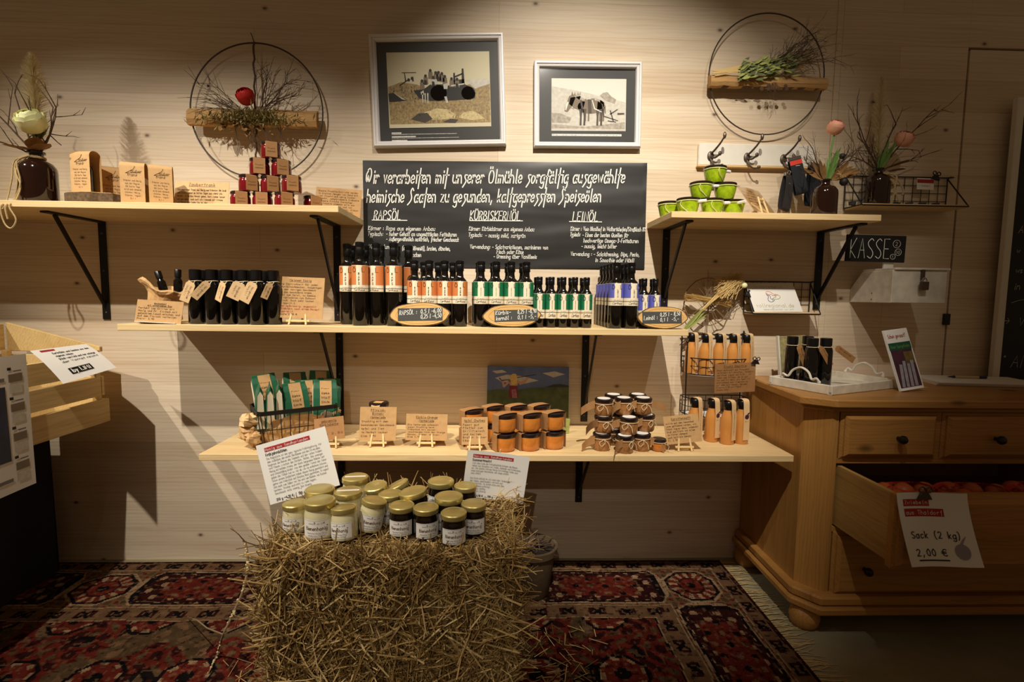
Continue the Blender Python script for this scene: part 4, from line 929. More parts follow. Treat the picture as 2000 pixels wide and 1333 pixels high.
def tagged_bottle(name='tagged_bottle'):
    t = thing(name, 'x', 'bottle', group='black tagged bottles on the middle shelf')
    B().lathe([(0, 0), (.0225, 0), (.0245, .003), (.0245, .118), (.0235, .126), (.019, .133), (.0165, .137), (.0165, .146), (0, .146)], 24).build('bottle', 'dark_glass', t, smooth=True)
    B().lathe([(0, .178), (.016, .178), (.0185, .176), (.0185, .146), (0, .146)][::-1], 24).build('cap', 'cap_black', t, smooth=True)
    s_ = B(); s_.tube([(.019 * math.cos(a * .4), .019 * math.sin(a * .4), .140 + .001 * math.sin(a)) for a in range(17)], .0012, 4); s_.tube([(.008, -.0185, .14), (.013, -.027, .138), (.009, -.029, .131)], .001, 4); s_.build('string', 'string', t, smooth=True)
    return t
tb = tagged_bottle()
def hang_tag(par, w_, h, roll, yaw, at, ink=True, m='kraft_light', lean=0):
    Mx = Matrix.Translation(at) @ Matrix.Rotation(R(yaw), 4, 'Z') @ Matrix.Rotation(R(roll), 4, 'Y') @ Matrix.Rotation(R(lean), 4, 'X')
    b = B(); b.M = Mx; out = [(-w_ / 2, -h), (w_ / 2, -h), (w_ / 2, -.008), (w_ / 2 - .006, 0), (-w_ / 2 + .006, 0), (-w_ / 2, -.008)]; b.prism(out, -.001, 0)
    o = b.build('tag', m, par)
    if ink:
        b = B(); b.M = Mx @ Matrix.Rotation(R(90), 4, 'Y')
        write(b, 'Honigbalsam', .014, .002, .0065, .0006, width=h * .62, y=-.0014, mono=True); write(b, 'Essig 0,1 l', .014, -.008, .005, .0005, width=h * .5, y=-.0014, mono=True)
        b.build('lettering', 'ink_brown', o)
spots = [(384, -.255, 22, 4, 0.030, .068), (416, -.26, 40, 30, .026, .066), (447, -.262, 24, -22, .028, .066), (476, -.255, 26, 10, .04, .058), (508, -.262, 28, 0, .034, .070), (529, -.25, 24, 40, .022, .055)]
for i, (u, y, roll, yaw, tw, thh) in enumerate(spots):
    lab = f'black capped bottle with hanging kraft tag, {nth(i, 6)} in the tagged row'
    loc = (X(u, y, 600), y, ZM + .0005)
    if i == 0: t = tb; t.location = loc; t['label'] = lab
    else:
        t = thing('tagged_bottle', lab, 'bottle', loc, group='black tagged bottles on the middle shelf')
        for c in [c for c in C.objects if c.parent == tb and c.name.split('.')[0] in ('bottle', 'cap', 'string')]: k_ = c.copy(); C.objects.link(k_); k_.parent = t
    hang_tag(t, tw, thh, roll, yaw, (.004, -.030, .136))
for i, (u, y) in enumerate(((400, -.19), (433, -.195), (462, -.19), (493, -.19), (518, -.19))):
    t = thing('tagged_bottle', f'black capped bottle, {nth(i, 5)} in the rear row behind the tagged bottles', 'bottle', (X(u, y, 600), y, ZM + .0005), group='black bottles behind the tagged row')
    for c in [c for c in C.objects if c.parent == tb and c.name.split('.')[0] in ('bottle', 'cap')]: k_ = c.copy(); C.objects.link(k_); k_.parent = t
easel_card('kraft card on a tiny easel between the tagged and the tall oil bottles', 583, -.25, ZM, 92, 80, ['Weisser Essig'], ['Eine Köstlichkeit für jeden', 'Naturfeinschmecker, Ausgewogen', 'für den würzigen Geschmack', 'und das besondere Aroma.', 'Ideal zum Salat, zu Gemüse', 'zum Marinieren von Rohkost', 'Fleisch. Auch sehr lecker', 'als Aperitif.', 'Unser Apfelessig, angesetzt', 'in Kräutern nach altem Rezept', 'hergestellt.', 'Flasche 3,90 €'], roll=1.5, red=(8, 9, 10), ew=.078)

def paper_bag():
    rg = random.Random(8); y = -.2; t = thing('paper_bag', 'crumpled brown paper bag with rolled rim holding small bottles', 'bag', (X(322, y, 620), y, ZM + .0005), (0, 0, R(8)))
    n = 36; vs = []; prof = [(0, .0), (.038, 0), (.050, .01), (.051, .05), (.045, .082), (.054, .100), (.066, .110), (.072, .120), (.064, .126), (.056, .114), (.046, .098), (.044, .06)]
    for k_, (r, z) in enumerate(prof):
        for j in range(n):
            a = 6.2832 * j / n; w_ = 1 + .16 * noise.noise((math.cos(a) * 2.2, math.sin(a) * 2.2, z * 34)) + .07 * noise.noise((math.cos(a) * 6, math.sin(a) * 6, z * 80))
            vs.append((r * w_ * math.cos(a) * 1.0, r * w_ * math.sin(a) * .72, z * (1 + .10 * math.sin(a * 2 + .7) + .05 * math.sin(a * 5) if z > .06 else 1) - (.018 * math.cos(a) if z > .08 else 0)))
    fs = [(i * n + j, i * n + (j + 1) % n, (i + 1) * n + (j + 1) % n, (i + 1) * n + j) for i in range(len(prof) - 1) for j in range(n)]
    B().add(vs, fs).build('bag', 'kraft', t)
    return t
paper_bag()
def minis():
    t = thing('mini_bottle', 'small dark capped bottle sticking out of the paper bag, tilted left', 'bottle', group='small bottles in the paper bag')
    B().lathe([(0, 0), (.0125, 0), (.0135, .002), (.0135, .055), (.009, .064), (.008, .068), (0, .068)], 16).build('bottle', 'dark_glass', t, smooth=True)
    B().lathe([(0, .068), (.0105, .068), (.0105, .092), (.009, .094), (0, .094)], 16).build('cap', 'cap_black', t, smooth=True)
    t.location = (X(324, -.205, 560), -.205, ZM + .082); t.rotation_euler = (0, R(-16), 0)
    dup(t, 'small dark capped bottle upright in the paper bag', (X(347, -.2, 560), -.2, ZM + .086), (0, R(2), 0))
    dup(t, 'small dark capped bottle leaning right out of the paper bag', (X(370, -.215, 560), -.215, ZM + .068), (0, R(22), 0))
minis()
y = -.288; t = thing('price_card', 'kraft card in a clear stand before the crumpled paper bag', 'card', (X(308, y, 630), y, ZM + .003), (R(-14), R(3), R(4)), 'kraft cards about the goods')
text_card(t, M(84, y), M(44, y), ['Geschenkset', 'mit verschiedenen Ölen'], ['Perfekt zum Grillen mit', 'Honig und Öl. Einfach mit', 'gehacktem Lauch mischen und', 'auf dem Fleisch verteilen', 'Preis: 5,90'], 'kraft', hh=.0042)
B().box(-.06, .062, -.018, .012, -.0022, -.0004).build('stand_foot', 'acrylic', t)

def wheat_ring():
    rg = random.Random(21); c = P(1385, 590, -.05); t = thing('straw_ornament', 'wire ring ornament with tied straw and corn husk hanging by the middle shelf', 'ornament', (c.x, -.035, c.z))
    r = M(47, -.05)
    b = B(); b.tube([(r * math.cos(i * .1), .004 * math.sin(i), r * math.sin(i * .1)) for i in range(63)], .002, 5, closed=True); b.build('ring', 'twig_pale', t)
    b = B()
    for k_ in range(9):
        a = rg.uniform(3.4, 6.1); b.tube([(0, -.01, 0), (r * math.cos(a), 0, r * math.sin(a))], .0014, 4)
    b.build('spokes', 'twig_pale', t)
    b = B()
    for k_ in range(70):
        x0 = -r * rg.uniform(.7, 1.08); b.tube([(x0, -.012 + rg.uniform(-.008, .008), rg.uniform(.002, .03)), (0, -.022 + rg.uniform(-.008, .004), rg.uniform(-.004, .018)), (r * rg.uniform(.6, 1.05), -.014, rg.uniform(-.02, .012))], .0012, 3, cap=False)
    b.build('straw_bundle', 'wheat', t)['kind'] = 'stuff'
    b = B()
    for k_ in range(46):
        w0 = rg.uniform(-.014, .014); b.tube([(-M(46) + w0, -.024, -M(48) + w0), (w0, -.034 + rg.uniform(-.006, .006), w0 * .5), (M(52) + w0 * .8, -.034, M(48) - w0)], .0015, 3, cap=False)
    for k_ in range(150): b.tube([(M(rg.uniform(4, 46)), -.034 + rg.uniform(-.008, .008), M(rg.uniform(4, 44))), (M(rg.uniform(34, 62)), -.038 + rg.uniform(-.01, .01), M(rg.uniform(30, 60)))], .0014, 3, .0005, cap=False)
    b.build('wheat_ears', 'wheat', t)['kind'] = 'stuff'
    b = B()
    for k_ in range(5): b.leaf((-M(50), -.034 - .003 * k_, -M(50) - .002 * k_), (1, rg.uniform(-.06, .02), 1 + rg.uniform(-.22, .22)), .10, .011, up=(0, -1, 0), bend=.06)
    b.build('husk_leaves', 'leaf_green', t)
    b = B(); b.ball((M(62), -.036, M(32)), .012, 10, 6, (1, .6, .9)); b.build('dried_flower', 'petal_white', t, smooth=True)
    b = B()
    for k_ in range(30): twig(b, (rg.uniform(-.02, .02), -.015, .02), (rg.uniform(-.7, .9), -.1, 1), rg.uniform(.03, .07), .0009, 1, 3, .3, rg, 1)
    keep_front(b, .03); b.build('dry_grass', 'twig_pale', t)['kind'] = 'stuff'
    b = B(); b.tube([(0, .0, .02), (.002, .012, .12)], .0008, 4); b.build('string', 'twig', t)
wheat_ring()

# ============================================================ UPPER RIGHT SHELF AND HOOKS
def green_jar():
    t = thing('green_jar', 'x', 'jar', group='green spread jars stacked on the upper right shelf')
    r, h = .0385, .047
    B().lathe([(0, 0), (r * .70, 0), (r * .76, .003), (r * .86, h * .4), (r * .97, h * .82), (r * .97, h)], 28).build('glass_of_spread', 'green_spread', t, smooth=True)
    B().lathe(lid_profile(r, .0085, h), 28).build('lid', 'lid_dark', t, smooth=True)
    b = B(); b.tube([((r + .001) * math.cos(a * .2), (r + .001) * math.sin(a * .2), h - .003) for a in range(32)], .0011, 4); b.tube(smooth([(-.02, -r * .86, h - .003), (-.024, -r * .9, .03), (-.006, -r * .86, .012), (.004, -r * .80, .004)], 4), .0010, 4); b.build('string', 'string', t, smooth=True)
    b = B(); b.M = Matrix.Translation((r + .004, -.016, h - .004)) @ Matrix.Rotation(R(12), 4, 'Y'); b.tube([(-.012, 0, -.004), (.0, 0, 0), (.016, 0, .004)], .0052, 8); b.build('rolled_tag', 'paper', t, smooth=True)
    return t
gj = green_jar(); first = True
for lab, u, y, lev, rz in (('bottom row, leftmost at the shelf end', 1307, -.13, 0, 0), ('bottom row, second from the left', 1344, -.205, 0, -20), ('bottom row, third from the left', 1391, -.20, 0, 10), ('bottom row, rightmost beside the kraft card', 1432, -.18, 0, -60),
                       ('middle row, left one', 1368, -.195, 1, 8), ('middle row, right one', 1415, -.185, 1, 150), ('alone on top of the pyramid', 1394, -.185, 2, 30)):
    loc = (X(u, y, 390), y, ZR + .0005 + lev * .0562); L_ = 'green spread jar with dark lid, ' + lab
    if first: gj.location = loc; gj.rotation_euler = (0, 0, R(rz)); gj['label'] = L_; first = False
    else: dup(gj, L_, loc, (0, 0, R(rz)))
easel_card('kraft card on easel turned away to the right beside the green jars', 1481, -.16, ZR, 84, 62, ['Pesto'], ['Bärlauch Pesto mit', 'Rapsöl und Salz aus', 'eigener Herstellung', 'ideal zu Nudeln und', 'Kartoffeln', 'Glas 4,90 €'], yaw=36, lean=-36, roll=0)

def hook_rail():
    a, e = P(1366, 279, -.018), P(1592, 327, -.018)
    t = thing('hook_rail', 'white board with three iron coat hooks on the wall', 'hook rail', (a.x, 0, e.z))
    W_, H = e.x - a.x, a.z - e.z
    B().box(0, W_, -.016, -.0015, 0, H).build('board', 'white_paint', t, bevel=.003)
    B().box(-.004, W_ + .004, -.022, -.0015, -.007, -.0003).build('lower_moulding', 'edge_pine', t, bevel=.002)
    for u, v in ((1388, 305), (1459, 308), (1530, 311)):
        q = P(u, v, -.018); x, z = q.x - a.x, q.z - e.z
        B().ball((x, -.018, z), .0125, 14, 8, (1, .35, 1.45)).build('hook_plate', 'iron_grey', t, smooth=True)
        b = B(); b.tube(smooth([(x, -.02, z + .008), (x + .006, -.036, z + .016), (x + .016, -.060, z + .034), (x + .024, -.072, z + .052)], 4), .0042, 7, .003); b.ball((x + .026, -.074, z + .060), .0062, 8, 6, (1, 1, 2.0)); b.build('upper_prong', 'iron_grey', t, smooth=True)
        b = B(); b.tube(smooth([(x, -.02, z - .012), (x + .004, -.03, z - .030), (x + .014, -.046, z - .046), (x + .024, -.056, z - .046)], 4), .0036, 7, .0028); b.ball((x + .027, -.058, z - .044), .0065, 8, 6); b.build('lower_prong', 'iron_grey', t, smooth=True)
        b = B(); b.tube(smooth([(x, -.02, z - .004), (x + .010, -.034, z - .010), (x + .02, -.045, z - .002)], 4), .0034, 7); b.ball((x + .023, -.047, z + .003), .007, 8, 6, (1, .7, 1.2)); b.build('middle_prong', 'iron_grey', t, smooth=True)
hook_rail()
def key_strap(label, u0, v0, u1, v1, wp, y, m, text, tm, tilt, red=False):
    a, e = P(u0, v0, y), P(u1, v1, y); L_ = (a - e).length; ang = math.atan2(a.x - e.x, a.z - e.z)
    t = thing('key_strap', label, 'key strap', a, (0, ang, R(tilt)), 'felt key straps on the hook')
    w_ = M(wp, y)
    b = B(); hw = .010
    pts = [(hw * .2, 0), (-hw * .6, -.012), (-hw, -L_ * .5), (-hw * .9, -L_ * .92), (0, -L_), (hw * .9, -L_ * .92), (hw, -L_ * .5), (hw * .6, -.012), (hw * .25, 0)]
    pts = smooth(pts, 4); n = len(pts); vs = [(x, p, z) for x in (-w_ / 2, w_ / 2) for p, z in pts]
    b.add(vs, [(i, n + i, n + i + 1, i + 1) for i in range(n - 1)]); s_ = b.build('strap', m, t, smooth=True)
    B().box(-w_ / 2 - .001, w_ / 2 + .001, -.0045, .0045, -.006, .006).build('metal_clamp', 'chrome', t, bevel=.001)
    b = B(); b.tube([(0, .006 * math.cos(i * .5236), .012 + .008 * math.sin(i * .5236)) for i in range(12)], .0011, 5, closed=True); b.build('key_ring', 'chrome', t, smooth=True)
    if red: B().box(-w_ / 2 + .001, w_ / 2 - .001, -.0086, -.0076, -.024, -.008).build('red_patch', 'felt_red', s_)
    b = B(); b.M = Matrix.Rotation(R(90), 4, 'Y'); write(b, text, .028, -.003, w_ * .34, .0011, width=L_ * .62, y=-.0080, slant=.1); b.build('lettering', tm, s_)
key_strap('grey felt key strap hanging leftmost on the third hook', 1540, 344, 1526, 412, 26, -.085, 'strap_dark', 'Hopfazupfa', 'chalk_grey', 30)
key_strap('dark felt key strap with red patch and pale writing', 1551, 310, 1564, 380, 24, -.075, 'strap_black', 'Hopfazupfa', 'chalk', -4, True)
key_strap('black felt key strap beside the peach flower vase', 1591, 322, 1583, 404, 28, -.05, 'strap_black', 'Hopfazupfa', 'ink_grey', 20)

def bouquet(t, rg, zt, twigs, bloom, bm, stem_to, leafy=True, br=.026):
    b = B()
    for d, L in twigs: twig(b, (0, 0, zt), d, L, .0030, 2, 6, .28, rg, 1)
    for k_ in range(12): twig(b, (0, 0, zt), (rg.uniform(-.8, .7), rg.uniform(-.5, .5), 1), rg.uniform(.07, .13), .0011, 2, 4, .35, rg, 2)
    keep_front(b, .13); b.build('twigs', 'twig', t)
    b = B(); b.tube(smooth([(0, 0, zt - .04), (.004, -.012, zt + (bloom[2] - zt) * .5), stem_to], 5), .0032, 6); b.build('stem', 'stem_green', t, smooth=True)
    if leafy:
        b = B()
        for k_ in range(7): b.leaf((rg.uniform(-.006, .006), -.006, zt - .01), (rg.uniform(-.25, .35), rg.uniform(-.3, 0), 1), rg.uniform(.07, .13), .014, up=(0, -1, 0), bend=rg.uniform(-.1, .2))
        b.build('green_leaves', 'stem_green', t)
    b = B(); b.M = Matrix.Translation(bloom) @ Matrix.Rotation(R(38), 4, 'X'); rose(b, (0, 0, 0), br, rg, 5); b.build('bloom', bm, t, smooth=True)
def vase_mid():
    rg = random.Random(31); y = -.2; t = amber_vase('flower_vase', 'brown glass bottle vase with upright peach bloom beside the hanging straps', (X(1609, y, 400), y, ZR + .0005), .0415, .128)
    bouquet(t, rg, .12, [((-.6, -.1, 1), .13), ((-.9, 0, .7), .12), ((.6, 0, 1), .12), ((.9, .1, .9), .13)], (.010, -.02, .297), 'petal_peach', (.010, -.02, .28))
    b = B()
    for k_ in range(7): b.leaf((.012, -.01, .125), (rg.uniform(.2, 1), rg.uniform(-.5, .2), rg.uniform(.3, 1)), rg.uniform(.05, .10), .022, up=(0, -1, 0), bend=.15)
    for k_ in range(5): b.leaf((-.01, -.01, .125), (-rg.uniform(.3, 1), rg.uniform(-.5, .2), rg.uniform(.3, 1)), rg.uniform(.05, .09), .016, up=(0, -1, 0), bend=.15)
    b.build('dry_leaves', 'leaf_brown', t)
    b = B()
    for k_ in range(160):
        a = rg.uniform(0, 6.28); b.tube([(.045, -.02, .145), (.045 + .022 * math.cos(a), -.02 + rg.uniform(-.014, .014), .150 + .02 * math.sin(a))], .0006, 3, cap=False)
    b.build('grass_tuft', 'wheat', t)['kind'] = 'stuff'
    b = B(); b.ball((.052, -.02, .118), .014, 9, 6); b.ball((.046, -.012, .205), .010, 9, 6); b.build('dark_seed_head', 'pic_black', t, smooth=True)
    bow(t, -.043, .1, [])
vase_mid()

# ============================================================ WIRE SHELVES ON THE RIGHT
def wire_shelf(label, u0, u1, v_top, v_brd, yf, drop=0.0):
    """wire back grid with a narrow wooden board in front and braces at both ends"""
    a = P(u0, v_top, -.006); e = P(u1, v_top, -.006); fb = P(u1, v_brd, yf); z0 = fb.z; H = (a.z + e.z) / 2 - z0; W_ = e.x - a.x
    t = thing('wire_shelf', label, 'shelf', (a.x, 0, z0))
    b = B(); r = .0024
    b.tube(smooth([(0, -.006, 0), (0, -.006, H - .006), (.006, -.006, H), (W_ - .006, -.006, H), (W_, -.006, H - .006), (W_, -.006, 0)], 3), r, 6); b.tube([(0, -.006, -.002), (W_, -.006, -.002)], r, 6); b.build('back_frame', 'wire_black', t, smooth=True)
    n = max(3, round(W_ / .034))
    for i in range(1, n): B().tube([(W_ * i / n, -.005, 0), (W_ * i / n, -.005, H)], .0012, 5).build('grid_wire', 'wire_black', t)
    m = max(3, round(H / .028))
    for i in range(1, m): B().tube([(0, -.004, H * i / m), (W_, -.004, H * i / m)], .0012, 5).build('grid_wire', 'wire_black', t)
    B().box(.002, W_ - .002, yf, -.0085, -.010, 0).build('board', 'shelf_pine', t, bevel=.001)
    for x in (0, W_):
        B().tube([(x, -.006, H - .004), (x, yf, -.004)], r, 6).build('brace', 'wire_black', t)
        B().tube([(x, -.006, -.003), (x, yf, -.004)], r, 6).build('side_wire', 'wire_black', t)
    B().tube([(0, yf - .002, -.006), (W_, yf - .002, -.006)], r, 6).build('front_wire', 'wire_black', t)
    return a.x, z0, W_, H
wx, wz, ww, wh = wire_shelf('dim wire shelf at far right carrying the pampas vase', 1652, 1851, 346, 400, -.106)
def vase_right():
    rg = random.Random(41); y = -.058; t = amber_vase('flower_vase', 'brown glass bottle vase with pampas and drooping peach bloom on the wire shelf', (X(1712, y, 380), y, wz + .0005), .043, .135)
    bouquet(t, rg, .125, [((.62, -.05, 1), .29), ((-.35, 0, 1), .2), ((-.55, 0, .9), .17), ((-.8, 0, .7), .13), ((.75, 0, .35), .17), ((.1, 0, 1), .17)], (.066, -.03, .235), 'petal_peach', (.058, -.024, .22), br=.030)
    b = B(); plume(b, (0, 0, .13), (-.015, -.005, .46), .026, 800, rg); b.build('pampas_plume', 'pampas', t)['kind'] = 'stuff'
    b = B(); b.leaf((.01, -.02, .13), (1, -.2, .25), .09, .055, bend=.1); b.leaf((.02, -.02, .12), (.9, -.3, 0), .06, .04, bend=.1); b.build('dry_leaves', 'leaf_brown', t)
    for pts in (((.01, -.018, .112), (.035, -.046, .10), (.03, -.05, .05), (.05, -.052, .004)), ((.01, -.018, .112), (.03, -.046, .07), (.028, -.05, .03), (.02, -.05, .003)), ((.01, -.018, .112), (.05, -.03, .09), (.065, -.045, .05), (.06, -.05, .03))):
        B().tube(smooth(list(pts), 4), .0032, 5).build('twine', 'jute', t, smooth=True)
vase_right()
q0 = P(1791, 348, -.03); t = thing('clip_sign', 'small white sign with red band clipped to the dim wire shelf', 'sign', (q0.x, -.03, q0.z), (R(-4), R(1), 0))
w_, h_ = M(34, -.03), M(22, -.03)
B().box(0, w_, -.001, 0, -h_, 0).build('card', 'paper', t)
B().box(.001, w_ - .001, -.0016, -.001, -h_ * .42, -h_ * .1).build('red_band', 'red_band', t)
b = B(); write(b, 'Vasen', w_ * .1, -h_ * .72, .006, .0006, width=w_ * .7, y=-.0016); b.build('lettering', 'ink', t)
def bulldog(par, x, y, z, rot=0, s=1.0, m='black_metal'):
    b = B(); b.M = Matrix.Translation((x, y, z)) @ Matrix.Rotation(R(rot), 4, 'Y') @ Matrix.Scale(s, 4)
    b.prism([(-.016, 0), (.016, 0), (.012, .007), (.006, .016), (-.006, .016), (-.012, .007)], -.005, .003)
    b.tube([(.0065 * math.cos(i * .7) - .008, -.004, .022 + .0065 * math.sin(i * .7)) for i in range(9)], .0018, 5, closed=True); b.tube([(.0065 * math.cos(i * .7) + .008, -.004, .022 + .0065 * math.sin(i * .7)) for i in range(9)], .0018, 5, closed=True)
    return b.build('bulldog_clip', m, par, smooth=True)
bulldog(t, w_ * 1.05, 0, -.004, 10, 1.05)
def tea_lights():
    for i, (u, y) in enumerate(((1665, -.06), (1752, -.06), (1776, -.06), (1802, -.065), (1828, -.06))):
        p = (X(u, y, 390), y, wz + .0005); t = thing('tealight_glass', f'tiny greyish glass dish, {nth(i, 5)} on the dim wire shelf', 'dish', p, group='tiny dishes on the dim wire shelf')
        B().lathe([(0, 0), (.011, 0), (.013, .012), (.0115, .012), (.010, .003), (0, .003)], 14).build('dish', 'slate_label', t, smooth=True); B().lathe([(0, .003), (.0098, .003), (.0098, .007), (0, .0075)], 12).build('wax', 'paper', t, smooth=True)
tea_lights()

def kasse():
    x0 = X(1660, -.002, 580); yf = -.215; fl = P(1747, 592, yf); fr = P(1846, 592, yf); z0 = fl.z; zt = P(1747, 527.5, yf).z; x1 = fr.x; H = zt - z0
    t = thing('cash_box', 'white painted wall cash box with padlock under the black sign', 'cash box', (x0, 0, z0))
    W_ = x1 - x0; b = B()
    side = [(-.0015, 0), (yf, 0), (yf, H), (-.06, H), (-.0015, H * .45)]
    n = 5; vs = [(x, y, z) for x in (0, W_) for y, z in side]
    b.add(vs, [(0, 1, 2, 3, 4)[::-1], tuple(range(5, 10))] + [(i, i + n, (i + 1) % n + n, (i + 1) % n)[::-1] for i in range(n)]); b.build('box', 'whitewashed_wood', t, bevel=.0015)
    B().box(.004, W_ + .006, yf - .006, -.058, H, H + .008).build('lid', 'whitewashed_wood', t, bevel=.0015)
    q = P(1800, 540, yf); x = q.x - x0; z = q.z - z0
    B().box(x - .006, x + .006, yf - .009, yf - .002, z - .012, H + .002).build('hasp', 'iron_grey', t, bevel=.001)
    b = B(); b.tube([(x + .009 * math.cos(i * .349), yf - .014, z - .018 + .012 * math.sin(i * .349)) for i in range(10)], .0022, 6); b.build('shackle', 'chrome', t, smooth=True)
    B().box(x - .0135, x + .0135, yf - .021, yf - .008, z - .048, z - .019).build('padlock_body', 'iron_grey', t, bevel=.002)
    for u, v in ((1675, 584), (1735, 573), (1736, 586), (1745, 574)):
        q = P(u, v, -.12); B().ball((-.0005, q.y + 0.0, max(.008, q.z - z0)), .0018, 6, 4).build('nail', 'iron_grey', t)
    pk = P(1744, 512, -.1); a, e = P(1653.5, 458, -.1), P(1765, 512, -.1)
    s_ = thing('cashier_sign', 'small black chalk sign reading KASSE above the cash box', 'sign', (a.x, -.1, e.z), (0, R(.8), 0))
    w_, h = e.x - a.x, a.z - e.z
    B().box(0, w_, -.004, .004, 0, h).build('board', 'slate_black', s_, bevel=.001)
    B().box(M(81, -.1), M(101, -.1), .0042, .012, -(e.z - zt) + .0088, h * .4).build('post', 'white_paint', s_, bevel=.001)
    b = B(); write(b, 'KASSE', M(8, -.1), M(7, -.1), M(38, -.1), .0022, width=M(80, -.1), y=-.0045)
    for cx, cz, r, ch in ((100, 36, 7.5, '2'), (104, 20, 6.5, '10'), (94, 11, 5, '1')):
        r_ = M(r, -.1); b.tube([(M(cx, -.1) + r_ * math.cos(i * .3927), -.0045, M(cz, -.1) + r_ * math.sin(i * .3927)) for i in range(16)], .0008, 4, closed=True); write(b, ch, M(cx, -.1), M(cz, -.1) - r_ * .5, r_, .001, y=-.0045, align='c')
    b.build('lettering', 'chalk', s_)
kasse()

vx, vz, vw, vh = wire_shelf('small wire shelf holding the white partner sign', 1455, 1583, 551, 611, -.08)
def partner():
    a, e, f, g = P(1455, 553, -.035), P(1546, 556.5, -.035), P(1568, 610, -.078), P(1474, 610, -.078)
    t = thing('partner_sign', 'white printed sheet with coloured knot logo on the small wire shelf', 'sign', (0, 0, 0))
    o = g.copy(); ex = (f - g); ey = (a - g); nr = ex.cross(ey).normalized()
    if nr.y > 0: nr = -nr
    Mx = Matrix((( *[ex.normalized().x], nr.x * -1, ey.normalized().x, o.x), (ex.normalized().y, -nr.y, ey.normalized().y, o.y), (ex.normalized().z, -nr.z, ey.normalized().z, o.z), (0, 0, 0, 1)))
    w_, h = ex.length, ey.length
    b = B(); b.M = Mx; b.box(0, w_, -.0012, 0, .0005, h); b.build('sheet', 'paper', t)
    b = B(); b.M = Mx; write(b, 'Wir sind Partner von', w_ * .14, h * .82, h * .085, .0006, width=w_ * .62, y=-.0016); write(b, 'lebensqualität vor ort', w_ * .2, h * .06, h * .05, .0005, width=w_ * .62, y=-.0016); b.build('lettering', 'ink_grey', t)
    b = B(); b.M = Mx; write(b, 'vollregional.de', w_ * .08, h * .16, h * .13, .0011, width=w_ * .78, y=-.0016); b.build('web_lettering', 'logo_olive', t)
    for m, a0 in (('logo_blue', 140), ('logo_red', 20), ('logo_olive', 260)):
        b = B(); b.M = Mx; pts = []
        for i in range(25):
            th = R(a0 + i * 5.6); rr = h * (.15 + .05 * math.cos(3 * (th))); pts.append((w_ * .47 + rr * 1.25 * math.cos(th), -.0016, h * .52 + rr * math.sin(th)))
        pts += [(w_ * .47 + (p[0] - w_ * .47) * .45, -.0016, h * .52 + (p[2] - h * .52) * .45) for p in pts[::-1]]
        b.tube(pts, .0009, 4, closed=True); b.build('logo', m, t)
    b = B(); b.M = Mx @ Matrix.Translation((.002, -.002, h * .62)) @ Matrix.Rotation(R(-90), 4, 'Y'); b.prism([(-.016, 0), (.016, 0), (.012, -.006), (.006, .012), (-.006, .012)], -.004, .003); b.tube([(.006 * math.cos(i * .7), -.004, .018 + .006 * math.sin(i * .7)) for i in range(9)], .0016, 5, closed=True); b.build('bulldog_clip', 'black_metal', t)
partner()

# ============================================================ TWO-TIER WIRE RACK WITH ORANGE BOTTLES
RX0, RX1 = X(1334, -.01), .956
def rack():
    t = thing('wire_rack', 'black two tier wire rack standing on the lowest shelf', 'rack', (0, 0, ZL + .0005))
    zt = P(1400, 655, -.02).z - ZL
    b = B(); b.tube(smooth([(RX0, -.016, zt - .11), (RX0, -.016, zt - .012), (RX0 + .012, -.016, zt), (RX1 - .012, -.016, zt), (RX1, -.016, zt - .012), (RX1, -.016, 0.001)], 3), .0026, 6); b.build('back_frame', 'wire_black', t, smooth=True)
    xl = RX0 - .01; b = B(); b.tube([(xl, -.10, .003), (xl, -.10, zt - .02)], .0026, 6); b.build('front_upright', 'wire_black', t); B().ball((xl, -.10, zt - .02), .006, 8, 6).build('upright_knob', 'wire_black', t, smooth=True)
    for nm, z0, h in (('upper', P(1400, 732, -.1).z - ZL, .060), ('lower', P(1400, 812, -.1).z - ZL, .062)):
        s_ = B(); path = [(RX0, -.02), (RX0, -.07), (RX0 + .03, -.115), (RX0 + .08, -.135), (RX1 - .08, -.135), (RX1 - .03, -.115), (RX1, -.07), (RX1, -.02)]; path = smooth([(a, c) for a, c in path], 4)
        o = B().tube([(a, c, z0 + h) for a, c in path] + [(RX0, -.02, z0 + h)], .0022, 5).build('basket_rim', 'wire_black', t, smooth=True)
        B().tube([(a, c, z0 + h * .5) for a, c in path], .0013, 5).build('basket_wire', 'wire_black', o, smooth=True)
        B().tube([(a, c, z0) for a, c in path] + [(RX0, -.02, z0)], .002, 5).build('basket_wire', 'wire_black', o, smooth=True)
        for i in range(0, len(path), 2): a, c = path[i]; B().tube([(a, c, z0), (a, c, z0 + h)], .0012, 4).build('basket_wire', 'wire_black', o)
        n = 7
        for i in range(n + 1): x = RX0 + (RX1 - RX0) * i / n; B().tube([(x, -.018, z0), (x, -.018, z0 + h)], .0012, 4).build('basket_wire', 'wire_black', o)
        B().flat([(a, c) for a, c in path][::-1] if False else [(a, c) for a, c in path], z0 - .004, z0 - .0005).build('tray', 'paper', t)
    return P(1400, 732, -.1).z
zr = rack()
